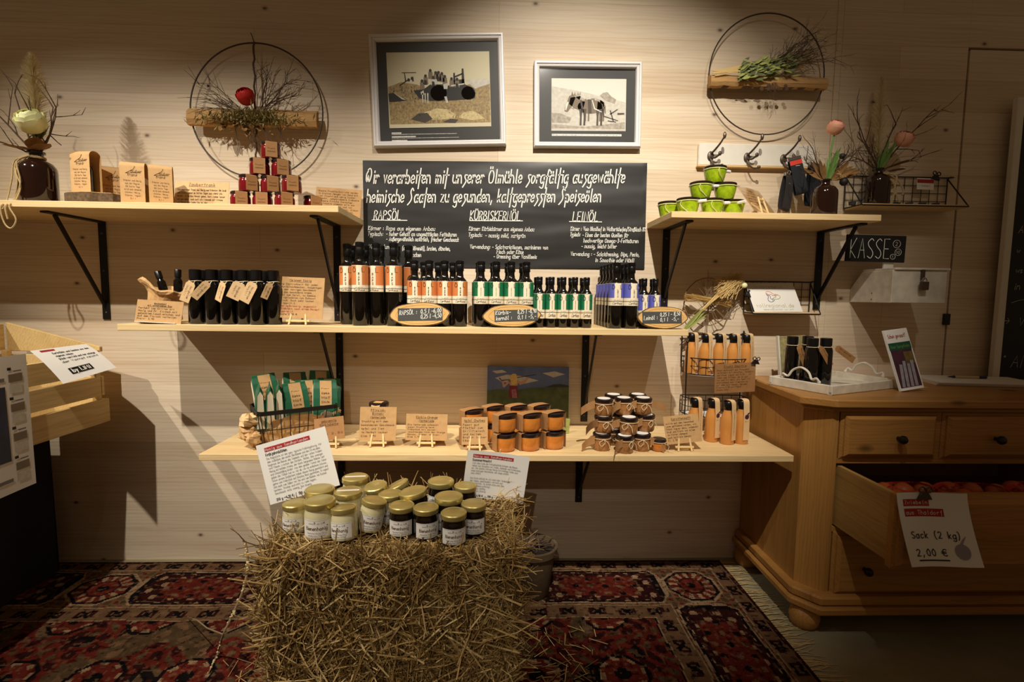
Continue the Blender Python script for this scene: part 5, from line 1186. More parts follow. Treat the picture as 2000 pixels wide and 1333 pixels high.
def smoothie():
    t = thing('smoothie_bottle', 'x', 'bottle', group='orange bottles with kraft straps')
    r, h = .0235, .148
    B().lathe([(0, 0), (r * .92, 0), (r, .004), (r, h * .55), (r * .9, h * .66), (r * .62, h * .76), (r * .58, h * .80)], 24).build('bottle', 'smoothie', t, smooth=True)
    B().lathe([(r * .58, h * .80), (r * .58, h * .90), (0, h * .90)], 20).build('neck', 'oil_glass', t, smooth=True)
    B().lathe([(0, h * .88), (r * .72, h * .88), (r * .74, h * .89), (r * .74, h * .985), (r * .66, h), (0, h)], 20).build('cap', 'cap_black', t, smooth=True)
    w_ = .023; b = B(); pts = [(-r - .002, .016), (-r - .002, h * .6), (-r * .98, h * .80), (-r * .86, h * .985), (-r * .5, h + .006), (r * .3, h + .005), (r * .84, h * .97)]
    pts = smooth(pts, 4); n = len(pts); b.add([(x, a, z) for x in (-w_ / 2, w_ / 2) for a, z in pts], [(i, n + i, n + i + 1, i + 1) for i in range(n - 1)])
    s_ = b.build('paper_strap', 'kraft_light', t, smooth=True)
    return t, s_
def strap_text(s_, txt, fruit=False):
    b = B(); yy = -.0262
    if fruit: b.ball((0, yy, .096), .008, 10, 6, (1, .12, 1)); b.leaf((0, yy - .001, .103), (.6, -.2, 1), .012, .006, up=(0, -1, 0)); write(b, '0,1 l', 0, .078, .0045, .0005, y=yy, align='c'); return b.build('fruit_print', 'photo_purple', s_)
    for i, ch in enumerate(txt): write(b, ch, 0, .118 - i * (.094 / len(txt)), .0052, .0007, y=yy, align='c')
    b.build('lettering', 'ink_brown', s_)
sm, st_ = smoothie(); strap_text(st_, 'KAROTTENSAFT')
sm.location = (X(1352, -.07, 690), -.07, zr + .001); sm.rotation_euler = (0, 0, R(34)); sm['label'] = 'orange bottle with kraft strap, leftmost in the upper wire basket'
for i, (u, y, rz) in enumerate(((1380, -.10, 30), (1404, -.10, 34), (1430, -.10, 34), (1454, -.095, 34))): dup(sm, f'orange bottle with kraft strap, {nth(i + 1, 5)} in the upper wire basket', (X(u, y, 690), y, zr + .001), (0, 0, R(rz)))
sm2, st2 = smoothie(); strap_text(st2, '', True); y = -.235
sm2.location = (X(1396, -.225, 830), -.225, ZL + .0005); sm2.rotation_euler = (0, 0, R(24)); sm2['label'] = 'orange bottle with fruit print strap, second from the left below the rack'
dup(sm2, 'orange bottle with fruit print strap, rightmost below the rack', (X(1446, -.245, 830), -.245, ZL + .0005), (0, 0, R(12)), scale=1.02)
dup(sm, 'orange bottle with lettered strap, leftmost below the rack behind the easel card', (X(1356, -.21, 830), -.21, ZL + .0005), (0, 0, R(34)))
dup(sm, 'orange bottle with lettered strap, third from the left below the rack', (X(1417, -.245, 830), -.245, ZL + .0005), (0, 0, R(30)))
y = -.15; a = P(1436, 738, y); t = thing('price_card', 'kraft card clipped to the front of the upper wire basket', 'card', (a.x, y, a.z - M(30, y)), (R(4), R(-3.2), 0), 'kraft cards about the goods')
text_card(t, M(82, y), M(60, y), ['Frucht-Smoothie'], ['Unser Apfelsaft aus Streuobst', 'verfeinert mit Karotten, Sanddorn', 'und etwas Ingwer auf 0,25 l ist', 'ideal zum Trinken, da er gut', 'tut und fit hält, als Aperitif', 'erfrischend und vitaminreich', 'pur oder mit Wasser, Sprudel', 'Flasche 3,50 mit Pfand', 'alkoholfrei'], 'kraft_dark')
bulldog(t, M(39, y), -.004, M(57, y), 8, .9)
easel_card('kraft card on easel at the right end of the lowest shelf', 1347, -.335, ZL, 72, 56, ['Karottensaft'], ['sollte auf dem Wasserbad', 'warm getrunken werden, ein', 'Stück Ingwer dazu, schmeckt', 'Groß und Klein vor allem', 'im Winter wärmend', 'auch kalt ein Genuss', 'Fl. 2,90'], roll=-6, lean=-16, ew=.062, m='kraft')

# ============================================================ LOWEST SHELF
BZ = ZL + .0008
def wire_basket():
    y = -.225; rz = 33; cx = X(575, y, 830)
    t = thing('wire_basket', 'black wire basket full of green coffee packs', 'basket', (cx, y, BZ), (0, 0, R(rz)))
    Wt, Dt, H, Wb, Db = .125, .082, .118, .110, .068
    def rect(w_, d, z, r=.012): return [(w_ - r, -d, z), (w_, -d + r, z), (w_, d - r, z), (w_ - r, d, z), (-w_ + r, d, z), (-w_, d - r, z), (-w_, -d + r, z), (-w_ + r, -d, z)]
    pts = rect(Wt, Dt, H); b = B()
    for i in range(8): p, q = Vector(pts[i]), Vector(pts[(i + 1) % 8]); b.bar(p, q, .003, .014, up=(0, 0, 1))
    b.build('rim', 'wire_black', t)
    for f in (0, .5): w_, d = Wb + (Wt - Wb) * f, Db + (Dt - Db) * f; B().tube(rect(w_, d, .002 + H * f), .0015, 5, closed=True).build('side_wire', 'wire_black', t)
    n = 8
    for s_ in (-1, 1):
        for i in range(n + 1):
            k_ = -1 + 2 * i / n; B().tube([(Wt * k_ * .94, s_ * Dt, H), (Wb * k_ * .94, s_ * Db, .002)], .0015, 5).build('side_wire', 'wire_black', t)
        for i in range(5):
            k_ = -1 + 2 * i / 4; B().tube([(s_ * Wt, Dt * k_ * .9, H), (s_ * Wb, Db * k_ * .9, .002)], .0015, 5).build('side_wire', 'wire_black', t)
    for i in range(5): k_ = -1 + 2 * i / 4; B().tube([(-Wb, Db * k_ * .9, .002), (Wb, Db * k_ * .9, .002)], .0015, 5).build('floor_wire', 'wire_black', t)
    rg = random.Random(17)
    p_ = thing('packing_paper', 'crumpled kraft packing paper stuffed in the wire basket', 'paper', (cx, y, BZ + .004), (0, 0, R(rz)))
    def crumple(u, v):
        a = u * 6.2832; z = v * .095; w_ = (.106 + .016 * v); d = (.062 + .014 * v); k_ = 1 + .10 * noise.noise((math.cos(a) * 3, math.sin(a) * 3, v * 5)) - .02
        e = .7; c, s_ = math.cos(a), math.sin(a)
        return Vector((math.copysign(abs(c) ** e, c) * w_ * min(k_, 1.0), math.copysign(abs(s_) ** e, s_) * d * min(k_, 1.0), z + .008 * math.sin(a * 7) * v))
    B().sheet(crumple, 72, 14).build('liner', 'kraft', p_)
    for k_, (x, yy, z, s_) in enumerate(((-.140, -.02, .05, .034), (-.142, -.03, .088, .028), (-.134, -.05, .032, .026), (.135, -.02, .086, .016), (.12, -.05, .085, .014))):
        def blob(u, v, x=x, yy=yy, z=z, s_=s_, k_=k_):
            a, c = u * 6.2832, v * 3.1416; n_ = 1 + .5 * noise.noise((math.cos(a) * 2.5 + k_ * 7, math.sin(a) * 2.5, c * 2.0))
            return Vector((x + s_ * n_ * math.sin(c) * math.cos(a), yy + s_ * n_ * math.sin(c) * math.sin(a), z + s_ * .8 * n_ * math.cos(c)))
        B().sheet(blob, 14, 9).build('paper_flap', 'kraft_light' if k_ % 2 else 'kraft', p_)
    return cx, y, rz
bcx, bcy, brz = wire_basket()
def coffee_pack():
    t = thing('coffee_pack', 'x', 'pack', group='green coffee packs in the wire basket')
    w_, d, h = .034, .0118, .125; b = B(); sec = []
    for z, k_, dd in ((0, 1, 1), (.01, 1.02, 1.05), (h * .55, 1.03, 1.0), (h * .8, 1.0, .7), (h * .93, .98, .18), (h, .98, .12)):
        sec.append([(-w_ * k_, -d * dd, z), (w_ * k_, -d * dd, z), (w_ * k_, d * dd, z), (-w_ * k_, d * dd, z)])
    vs = [p for s_ in sec for p in s_]; fs = [(3, 2, 1, 0), (20, 21, 22, 23)] + [(i * 4 + j, i * 4 + (j + 1) % 4, i * 4 + 4 + (j + 1) % 4, i * 4 + 4 + j) for i in range(5) for j in range(4)]
    b.add(vs, fs).build('pouch', 'pack_green', t, bevel=.002)
    for s_ in (-1, 1): B().add([(s_ * w_ * 1.05, -d * .9, .004), (s_ * w_ * 1.05, d * .9, .004), (s_ * w_ * 1.04, d * .6, h * .8), (s_ * w_ * 1.02, 0, h * .9), (s_ * w_ * 1.04, -d * .6, h * .8)], [(0, 1, 2, 3, 4) if s_ > 0 else (4, 3, 2, 1, 0)]).build('side_gusset', 'paper_cream', t)
    L_ = B().add([(-.017, -d * 1.06 - .001, .048), (.017, -d * 1.06 - .001, .048), (.017, -d * .22 - .002, h * .98), (-.017, -d * .22 - .002, h * .98), (.017, -d * .98 - .0012, h * .62), (-.017, -d * .98 - .0012, h * .62)], [(0, 1, 4, 5), (5, 4, 2, 3)]).build('paper_label', 'kraft', t)
    b = B()
    for i in range(5):
        z = .056 + i * .013; yy = -d * (1.06 if z < h * .55 else 1.05) - .0024 + max(0, z - h * .6) * .28; write(b, ('Ernte', 'Hof', 'Kürbis', 'Kerne', 'Snack')[i], -.012, z, .006, .0008, y=yy, width=.022)
    b.build('lettering', 'ink', L_)
    b = B(); b.ball((.002, -d * 1.06, .020), .014, 10, 6, (1.3, .1, .8)); b.build('seed_picture', 'pic_mid', t)
    return t
cp = coffee_pack(); rm = Matrix.Rotation(R(brz), 4, 'Z')
packs = [('leftmost of the edge on row in the wire basket', -.108, -.010, -5, 84), ('second from left, seen edge on in the wire basket', -.078, -.018, -5, 82), ('third from left, edge on beside the front left pack', -.048, -.010, -4, 80), ('front left, large label facing out of the basket', .006, -.050, -3, 6),
         ('half hidden between the two front facing packs', .042, -.018, 2, 4), ('front right, leaning back with kraft label', .088, -.052, 4, -4), ('far right, dark and tilted at the basket end', .106, -.016, 6, -6),
         ('rear left, dark top rising above the row', -.066, .056, -5, 6), ('rear centre, dark top behind the front packs', .018, .050, 2, 4), ('rear right, dark top behind the front right pack', .098, .048, 5, 0)]
for i, (lab, x, yy, tilt, yaw) in enumerate(packs):
    o = rm @ Vector((x, yy, 0)); loc = (bcx + o.x, bcy + o.y, BZ + (.062 if yy < .04 else .082)); L_ = 'green coffee pack ' + lab
    rot = (R(-12 if yaw < 50 else 0), R(tilt), R(brz + yaw))
    if i == 0: cp.location = loc; cp.rotation_euler = rot; cp['label'] = L_; cp.scale = (1.15,) * 3
    else: dup(cp, L_, loc, rot)
easel_card('small kraft card on easel right of the green coffee packs', 641, -.315, BZ, 58, 44, ['gebrannte', 'Kürbiskerne'], ['', 'Tüte 2,50'], roll=-7, lean=-14, ew=.06, sleeve=False, m='kraft_dark')
easel_card('purple tinged kraft card in shiny sleeve before the single brown jar', 735, -.30, BZ, 72, 66, ['Pfirsich-', 'Birnen-', 'Marmelade'], ['fruchtig mit dem', 'besonderen Geschmack', 'Apfel und Zimt', 'im Herbst lecker', 'Glas 3,90'], ew=.062, lean=-12)
easel_card('kraft card on easel before the dark strapped jar', 832, -.30, BZ, 82, 52, ['Kürbis-Orange', 'Marmelade'], ['Die Marmelade schmeckt', 'super fruchtig beim', 'Frühstück mit seiner', 'leuchtenden Note der Orange', 'Genuss. Sommer im Glas!', 'Glas 3,90'], roll=.8, ew=.062, lean=-12)
def mustard_jar(label, u, y, z, rz, s=1.0):
    t = thing('spread_jar', label, 'jar', (X(u, y, 770), y, z), (0, 0, R(rz))); r, h = .034 * s, .058 * s
    B().lathe([(0, 0), (r * .9, 0), (r * .94, .004), (r * .99, h * .3), (r * .99, h * .65), (r * .92, h * .82), (r * .92, h * .9)], 26).build('glass_of_spread', 'mustard_spread', t, smooth=True)
    B().lathe(lid_profile(r, .013 * s, h * .84), 26).build('lid', 'lid_dark', t, smooth=True)
    b = B(); strap(b, .03 * s, r + .0015, .0, h * .9, h * 1.085); b.build('paper_strap', 'kraft', t)
    B().ball((0, -r - .0024, h * .5), .007, 10, 6, (1, .08, 1)).build('stamp', 'ink_brown', t)
mustard_jar('brown spread jar standing alone above the shiny card', 740, -.20, BZ + .066, -8)
mustard_jar('brown spread jar below it, hidden behind the shiny card', 738, -.20, BZ, 6)
mustard_jar('dark spread jar behind the marmalade easel card', 846, -.21, BZ, 30, 1.1)
def orange_jar():
    t = thing('orange_jar', 'x', 'jar', group='orange spread jars stacked two high'); r, h = .0365, .046
    B().lathe([(0, 0), (r * .82, 0), (r * .92, .004), (r * .985, h * .3), (r * .985, h * .8), (r * .95, h)], 28).build('glass_of_spread', 'orange_spread', t, smooth=True)
    B().lathe(lid_profile(r * 1.0, .0125, h - .001), 28).build('lid', 'lid_dark', t, smooth=True)
    b = B(); strap(b, .036, r + .0016, .002, h + .010, h + .0150); b.build('paper_strap', 'kraft_dark', t)
    return t
oj = orange_jar(); first = True
for nm, u, y, rz in (('front left', 986, -.335, -62), ('front centre', 1034, -.325, -66), ('front right', 1081, -.305, -66), ('far left behind the small kraft card', 921, -.272, -62), ('rear left', 963, -.215, -64), ('rear centre', 1008, -.205, -64), ('rear right', 1052, -.195, -64)):
    for lev in (0, 1):
        L_ = f'orange spread jar, {("lower", "upper")[lev]} of the {nm} pair'; loc = (X(u, y, 830), y, BZ + lev * .0632)
        if first: oj.location = loc; oj.rotation_euler = (0, 0, R(rz)); oj['label'] = L_; first = False
        else: dup(oj, L_, loc, (0, 0, R(rz + 8 * lev)))
easel_card('kraft card on easel before the far left orange jars', 929, -.345, BZ, 52, 54, ['Apfel Chutney'], ['Passt gut', 'Pfeffer zum', 'Grillfleisch', 'und kaltem', 'Braten lecker', 'Käse'], roll=-1, lean=-14, ew=.05)
def canvas():
    a, e = P(951, 717, -.035), P(1110, 800, -.035); W_, H = e.x - a.x, a.z - BZ
    t = thing('canvas_print', 'canvas picture of a blond person carrying a stick over the shoulders', 'picture', (a.x, -.044, BZ + .003), (R(-7), R(.5), 0))
    B().box(0, W_, -.001, .014, 0, H).build('canvas', 'sky_blue', t, bevel=.001)
    def L(m, polys, k_, nm='print_area'):
        b = B()
        for p in polys:
            pts = [(W_ * x, H * (1 - z)) for x, z in p]; ar = sum(pts[i][0] * pts[(i + 1) % len(pts)][1] - pts[(i + 1) % len(pts)][0] * pts[i][1] for i in range(len(pts)))
            if ar < 0: pts.reverse()
            b.add([(x, -.001 - .0002 * k_, z) for x, z in pts], [tuple(range(len(pts)))])
        b.build(nm, m, t)
    sy = .63
    T = lambda *p: [((x - 495) / 1120, (z - 125) / 560 * sy) for x, z in p]
    L('pic_pale', [T((600, 300), (760, 250), (980, 270), (1200, 330), (1000, 380), (700, 360)), T((1250, 220), (1420, 190), (1560, 230), (1400, 280)), T((560, 200), (700, 180), (760, 215), (620, 235))], 1, 'cloud_print')
    L('hill_dark', [T((1280, 430), (1400, 385), (1500, 375), (1615, 395), (1615, 480), (1200, 480))], 2)
    L('hill_green', [T((495, 490), (650, 465), (900, 475), (1080, 440), (1300, 425), (1615, 420), (1615, 1240), (495, 1240))], 3)
    L('dress_red', [T((800, 400), (910, 400), (915, 470), (925, 590), (790, 590), (795, 470))], 4)
    L('dress_pink', [T((830, 470), (890, 460), (910, 590), (840, 590))], 5)
    L('skin', [T((690, 340), (720, 330), (730, 400), (800, 320), (815, 350), (730, 440), (710, 430)), T((910, 350), (1000, 340), (1045, 280), (1060, 290), (1020, 370), (940, 400)), T((790, 330), (920, 330), (910, 410), (805, 410))], 6)
    L('twig', [T((650, 300), (670, 298), (690, 330), (800, 318), (800, 326), (690, 345)), T((900, 285), (1160, 238), (1162, 246), (902, 296))], 7)
    L('hair_blond', [T((810, 260), (850, 232), (890, 240), (905, 300), (900, 380), (870, 410), (830, 400), (815, 330))], 8)
canvas()
q0 = Z(1105, 838, BZ); o = B().box(-.012, .012, -.004, .004, 0, .055).build('green_sachet', 'leaf_green', bevel=.001); o.location = (X(1105, -.13, 820), -.13, BZ); o.rotation_euler = (0, R(4), 0)
tag(o, 'small green printed sachet right of the orange jars', 'sachet')
def brown_jar():
    t = thing('brown_jar', 'x', 'jar', group='brown spread jars tied with string'); r, h = .0295, .046
    B().lathe([(0, 0), (r * .86, 0), (r * .96, .004), (r, h * .35), (r * .96, h * .82), (r * .9, h)], 24).build('glass_of_spread', 'brown_spread', t, smooth=True)
    o = B().lathe(lid_profile(r * 1.02, .011, h - .0015), 24).build('lid', 'lid_dark', t, smooth=True)
    B().lathe([(0, 0), (r * .74, 0), (r * .74, .0006), (0, .0006)], 20, (0, 0, h + .0097)).build('lid_sticker', 'paper', o)
    b = B(); b.tube([((r + .0006) * math.cos(a * .2), (r + .0006) * math.sin(a * .2), h - .006) for a in range(32)], .001, 4); b.tube(smooth([(.002, -r - .001, h - .006), (-.014, -r - .006, h - .014), (-.008, -r - .008, .020), (.004, -r - .005, .03), (.002, -r - .001, h - .006), (.016, -r - .005, h - .018), (.020, -r - .006, .012)], 4), .0009, 4); b.build('string', 'string', t, smooth=True)
    return t
bj = brown_jar(); first = True
pile = [(0, 1176, -.325, 0, 'bottom layer, front left'), (0, 1221, -.352, 30, 'bottom layer, front centre'), (0, 1258, -.328, -10, 'bottom layer, front right'), (0, 1200, -.262, 0, 'bottom layer, rear left'), (0, 1240, -.258, 0, 'bottom layer, rear right'),
        (1, 1178, -.318, 10, 'second layer, front left'), (1, 1228, -.335, -25, 'second layer, front centre'), (1, 1260, -.292, 20, 'second layer, front right'), (1, 1202, -.256, 0, 'second layer, rear left'), (1, 1240, -.240, 0, 'second layer, rear right'),
        (2, 1178, -.312, -20, 'top layer, front left'), (2, 1216, -.292, 25, 'top layer, front centre'), (2, 1254, -.290, 0, 'top layer, front right'), (2, 1197, -.238, 0, 'top layer, rear left'), (2, 1244, -.232, 0, 'top layer, rear right')]
for lev, u, y, rz, lab in pile:
    loc = (X(u, y, 830), y, BZ + lev * .0562); L_ = 'brown spread jar tied with string, ' + lab
    if first: bj.location = loc; bj.rotation_euler = (0, 0, R(rz)); bj['label'] = L_; first = False; t = bj
    else: t = dup(bj, L_, loc, (0, 0, R(rz)))
    if (lev, rz) in ((0, 0), (2, 0), (1, 10), (0, -10)) and 'front' in lab:
        s_ = 1 if 'right' in lab else -1
        b = B(); dz = -.28 if lev < 2 else -.12
        b.sheet(lambda u, v: Vector((s_ * (.026 + .044 * u), -.018 - .012 * u + .008 * math.sin(u * 3), .036 + dz * .044 * u * (1 + u) + (v - .5) * .026)), 6, 2); b.build('paper_tag', 'kraft_dark', t)
t = thing('orange_dip_jar', 'small reddish jar with cloth top right of the brown jars', 'jar', (X(1283, -.335, 860), -.335, BZ)); r = .0235
B().lathe([(0, 0), (r * .8, 0), (r, .006), (r, .022), (r * .9, .032)], 20).build('glass_of_spread', 'orange_spread', t, smooth=True)
B().lathe([(r * .9, .030), (r * 1.05, .032), (r * .95, .040), (0, .041)], 20).build('lid', 'lid_dark', t, smooth=True)
b = B(); b.tube([((r + .001) * math.cos(a * .2), (r + .001) * math.sin(a * .2), .030) for a in range(32)], .001, 4); b.tube(smooth([(.01, -r, .03), (.026, -r, .02), (.024, -r, .006), (.04, -r - .006, .001)], 4), .0009, 4); b.build('string', 'string', t)

# ============================================================ CHEST OF DRAWERS
CT = .75
def chest():
    t = thing('drawer_chest', 'honey pine chest of drawers with cut corner and one open drawer', 'chest', (0, 0, 0))
    xr = 2.16; yb = -.004
    B().flat([(.978, yb), (.952, -.425), (1.028, -.488), (xr + .03, -.488), (xr + .03, yb)], CT - .026, CT).build('top', 'chest_pine', t, bevel=.004)
    B().flat([(.988, yb), (.968, -.412), (1.034, -.472), (xr + .02, -.472), (xr + .02, yb)], CT - .040, CT - .0262).build('top_moulding', 'chest_pine', t, bevel=.004)
    yf = -.458
    B().flat([(1.012, yb), (.988, yb), (.985, -.392), (1.003, -.392)], .115, CT - .0402).build('side_panel', 'chest_pine_upright', t)
    B().flat([(.985, -.392), (1.040, yf), (1.058, yf), (1.058, yf + .03), (1.003, -.38)], .115, CT - .0402).build('corner_post', 'chest_pine_upright', t, bevel=.001)
    B().flat([(.958, yb), (.950, -.428), (1.008, -.503), (xr + .03, -.503), (xr + .03, yb)], .072, .098).build('base_moulding', 'chest_pine', t, bevel=.006)
    B().flat([(.968, yb), (.960, -.420), (1.016, -.492), (xr + .02, -.492), (xr + .02, yb)], .0982, .128).build('base_cove', 'chest_pine', t, bevel=.006)
    rows = ((.560, .708), (.340, .545), (.120, .326)); xs = ((1.062, 1.366), (1.382, 1.70), (1.716, 2.02))
    B().box(1.058, xr, yf + .001, yf + .02, .708, CT - .0402).build('front_rail', 'chest_pine', t); B().box(1.058, xr, yf + .001, yf + .02, .545, .560).build('front_rail', 'chest_pine', t); B().box(1.058, xr, yf + .001, yf + .02, .326, .340).build('front_rail', 'chest_pine', t)
    for x in (1.374, 1.708): B().box(x - .007, x + .007, yf + .001, yf + .02, .560, .708).build('divider', 'chest_pine', t)
    def front(nm, x0, x1, z0, z1, y, par):
        o = B(); k_ = .020
        v = [(x0, y, z0), (x1, y, z0), (x1, y, z1), (x0, y, z1)]; i1 = [(x0 + k_ * .45, y - .004, z0 + k_ * .45), (x1 - k_ * .45, y - .004, z0 + k_ * .45), (x1 - k_ * .45, y - .004, z1 - k_ * .45), (x0 + k_ * .45, y - .004, z1 - k_ * .45)]
        i2 = [(x0 + k_ * .5, y - .010, z0 + k_ * .5), (x1 - k_ * .5, y - .010, z0 + k_ * .5), (x1 - k_ * .5, y - .010, z1 - k_ * .5), (x0 + k_ * .5, y - .010, z1 - k_ * .5)]; i3 = [(x0 + k_, y - .017, z0 + k_), (x1 - k_, y - .017, z0 + k_), (x1 - k_, y - .017, z1 - k_), (x0 + k_, y - .017, z1 - k_)]
        bk = [(a, y + .018, c) for a, _, c in v]; vs = v + i1 + i2 + i3 + bk
        fs = [(12, 13, 14, 15), (19, 18, 17, 16)] + [(r * 4 + i, r * 4 + (i + 1) % 4, r * 4 + 4 + (i + 1) % 4, r * 4 + 4 + i) for r in range(3) for i in range(4)] + [(16 + i, 16 + (i + 1) % 4, (i + 1) % 4, i) for i in range(4)]
        return o.add(vs, fs).build(nm, 'chest_pine', par)
    def knob(x, y, z, par):
        b = B(); b.M = Matrix.Translation((x, y, z)) @ Matrix.Rotation(R(90), 4, 'X'); b.lathe([(0, 0), (.006, 0), (.005, .008), (.007, .012), (.0125, .016), (.0135, .022), (.010, .028), (0, .030)], 16); b.build('knob', 'knob_black', par, smooth=True)
    for i, (x0, x1) in enumerate(xs):
        if i < 2 or True: o = front('drawer', x0, x1, *rows[0], yf, t); knob((x0 + x1) / 2 + (.02 if i == 0 else 0), yf - .017, .630, o)
    o = front('drawer', 1.062, 2.02, *rows[2], yf, t); knob(1.158, yf - .017, .212, o); knob(1.90, yf - .017, .212, o)
    ydf = -.700; o = front('open_drawer', 1.056, 2.026, .338, .540, ydf, t)
    B().box(1.066, 1.080, ydf + .019, -.03, .346, .536).build('drawer_side', 'drawer_pine', o); B().box(2.002, 2.016, ydf + .019, -.03, .346, .536).build('drawer_side', 'drawer_pine', o)
    B().box(1.080, 2.002, ydf + .019, -.03, .350, .360).build('drawer_bottom', 'drawer_pine', o); B().box(1.080, 2.002, -.042, -.03, .360, .52).build('drawer_back', 'drawer_pine', o)
    knob(1.90, ydf - .017, .44, o)
    B().box(2.02, xr, yf + .001, -.01, .115, CT - .0402).build('right_panel', 'chest_pine_upright', t)
    for x, y in ((1.005, -.43), (2.1, -.43), (1.0, -.05), (2.1, -.05)): B().lathe([(0, 0), (.030, 0), (.042, .012), (.046, .034), (.040, .056), (.028, .068), (.034, .072), (0, .072)], 20, (x, y, 0)).build('bun_foot', 'chest_pine', t, smooth=True)
    # price sheet clipped to the open drawer
    s_ = thing('price_sheet', 'white sheet with onion sack price clipped to the open drawer', 'sign', (0, 0, 0))
    x0, W_, H = 1.044, .185, .185
    def sf(u, v): w_ = 1 - v; return Vector((x0 + W_ * u + .010 * w_, ydf - .0185 - .055 * w_ ** 1.4 + .004 * math.sin(u * 5), .552 - H * w_ * .93))
    B().sheet(sf, 10, 10).build('sheet', 'paper', s_, smooth=True)
    def on(x, z, e=.0006): p = sf(x / W_, z / H); return (p.x, p.y - e, p.z + e)
    def rect(xa, xb, za, zb, m, nm, e=.0005):
        b = B(); n = 6; b.add([on(xa + (xb - xa) * i / n, z, e) for z in (za, zb) for i in range(n + 1)], [(i, i + 1, n + 2 + i, n + 1 + i) for i in range(n)]); b.build(nm, m, s_)
    rect(.016, .085, H * .80, H * .90, 'red_band', 'red_band'); rect(.016, .118, H * .655, H * .765, 'red_band', 'red_band')
    b = B(); f = lambda x, z: on(x, z, .0012); write(b, 'Zwiebeln', .019, H * .825, .010, .0011, width=.062, fn=f, mono=True); write(b, 'aus Thaldorf', .019, H * .68, .0105, .0012, width=.095, fn=f, mono=True); b.build('white_lettering', 'paper', s_)
    b = B(); write(b, 'Sack (2 kg)', .022, H * .36, .016, .0021, width=.125, fn=f, mono=True); write(b, '2,00 €', .024, H * .13, .016, .0021, width=.078, fn=f, mono=True); b.add([on(.026 + .078 * i / 6, H * z, .0012) for z in (.065, .082) for i in range(7)], [(i, i + 1, 8 + i, 7 + i) for i in range(6)]); b.build('lettering', 'ink', s_)
    b = B(); b.add([f(.142 + .019 * math.cos(i * .449), H * .19 + .019 * math.sin(i * .449)) for i in range(14)], [tuple(range(14))]); b.add([f(*p) for p in ((.140, H * .29), (.146, H * .29), (.160, H * .40), (.150, H * .36))], [(0, 1, 2, 3)]); b.build('onion_drawing', 'onion_pic', s_)
    bulldog(s_, x0 + .075, ydf - .016, .535, 0, 1.2, 'iron_grey')
    return ydf
ydf = chest()
def onion_sacks():
    rg = random.Random(9)
    for k_, (x, y, z, w_, nm) in enumerate(((1.20, -.585, .362, .105, 'left'), (1.40, -.59, .362, .105, 'middle'), (1.60, -.58, .362, .10, 'right'))):
        t = thing('onion_sack', f'orange red net sack of onions in the open drawer, {nm} one', 'sack', (x, y, z), (0, 0, rg.uniform(-.2, .2)), 'onion sacks in the open drawer')
        pos = []
        for lay in range(3):
            for i in range(3):
                for j in range(2):
                    c = Vector(((i - 1) * .060 + rg.uniform(-.006, .006), (j - .5) * .064 + rg.uniform(-.006, .006), .030 + lay * .050)); pos.append(c)
        for c in pos: B().ball(c, .029, 12, 8, (1, 1, .92)).build('onion', 'onion', t, smooth=True)
        b = B()
        def sp(a, e):
            d = Vector((math.cos(a) * math.cos(e), math.sin(a) * math.cos(e), math.sin(e))); ex = .55
            q = Vector((math.copysign(abs(d.x) ** ex, d.x) * .094, math.copysign(abs(d.y) ** ex, d.y) * .068, math.copysign(abs(d.z) ** ex, d.z) * .077)) * (1 + .05 * noise.noise(d * 4))
            return q + Vector((0, 0, .082))
        for s_ in (-1, 1):
            for i in range(44): b.tube([sp(i * 6.2832 / 44 + s_ * e * .5, -1.2 + e) for e in [j * .2 for j in range(13)]], .0014, 3, cap=False)
        b.build('net', 'net_red', t)['kind'] = 'stuff'
        b = B(); b.tube(smooth([(.06, 0, .15), (.075, -.01, .168), (.085, -.02, .160)], 3), .010, 7, .004); b.build('net_tail', 'net_red', t)
onion_sacks()

def tray():
    t = thing('serving_tray', 'whitewashed wooden tray with curled iron handles on the chest', 'tray', (1.055, -.418, CT + .0008), (0, 0, R(24)))
    L_, W_ = .36, .225
    B().box(0, L_, 0, W_, 0, .009).build('base', 'whitewashed_wood', t)
    for nm, a in (('rim', (0, L_, -.001, .011, 0, .030)), ('rim', (0, L_, W_ - .011, W_ + .001, 0, .030)), ('rim', (-.001, .011, .011, W_ - .011, 0, .030)), ('rim', (L_ - .011, L_ + .001, .011, W_ - .011, 0, .030))): rbox(nm, 'whitewashed_wood', t, *a, .002)
    for x, s_ in ((.006, -1), (L_ - .006, 1)):
        b = B(); pts = [(x, .045, .032), (x + s_ * .006, .052, .046), (x + s_ * .003, .07, .040), (x, .085, .062), (x, .112, .074), (x, .14, .062), (x + s_ * .003, .155, .040), (x + s_ * .006, .172, .046), (x, .180, .032)]
        b.tube(smooth(pts, 4), .0038, 6); b.ball((x, .047, .034), .006, 8, 6); b.ball((x, .178, .034), .006, 8, 6); b.build('handle', 'white_paint', t, smooth=True)
    return t
tray()
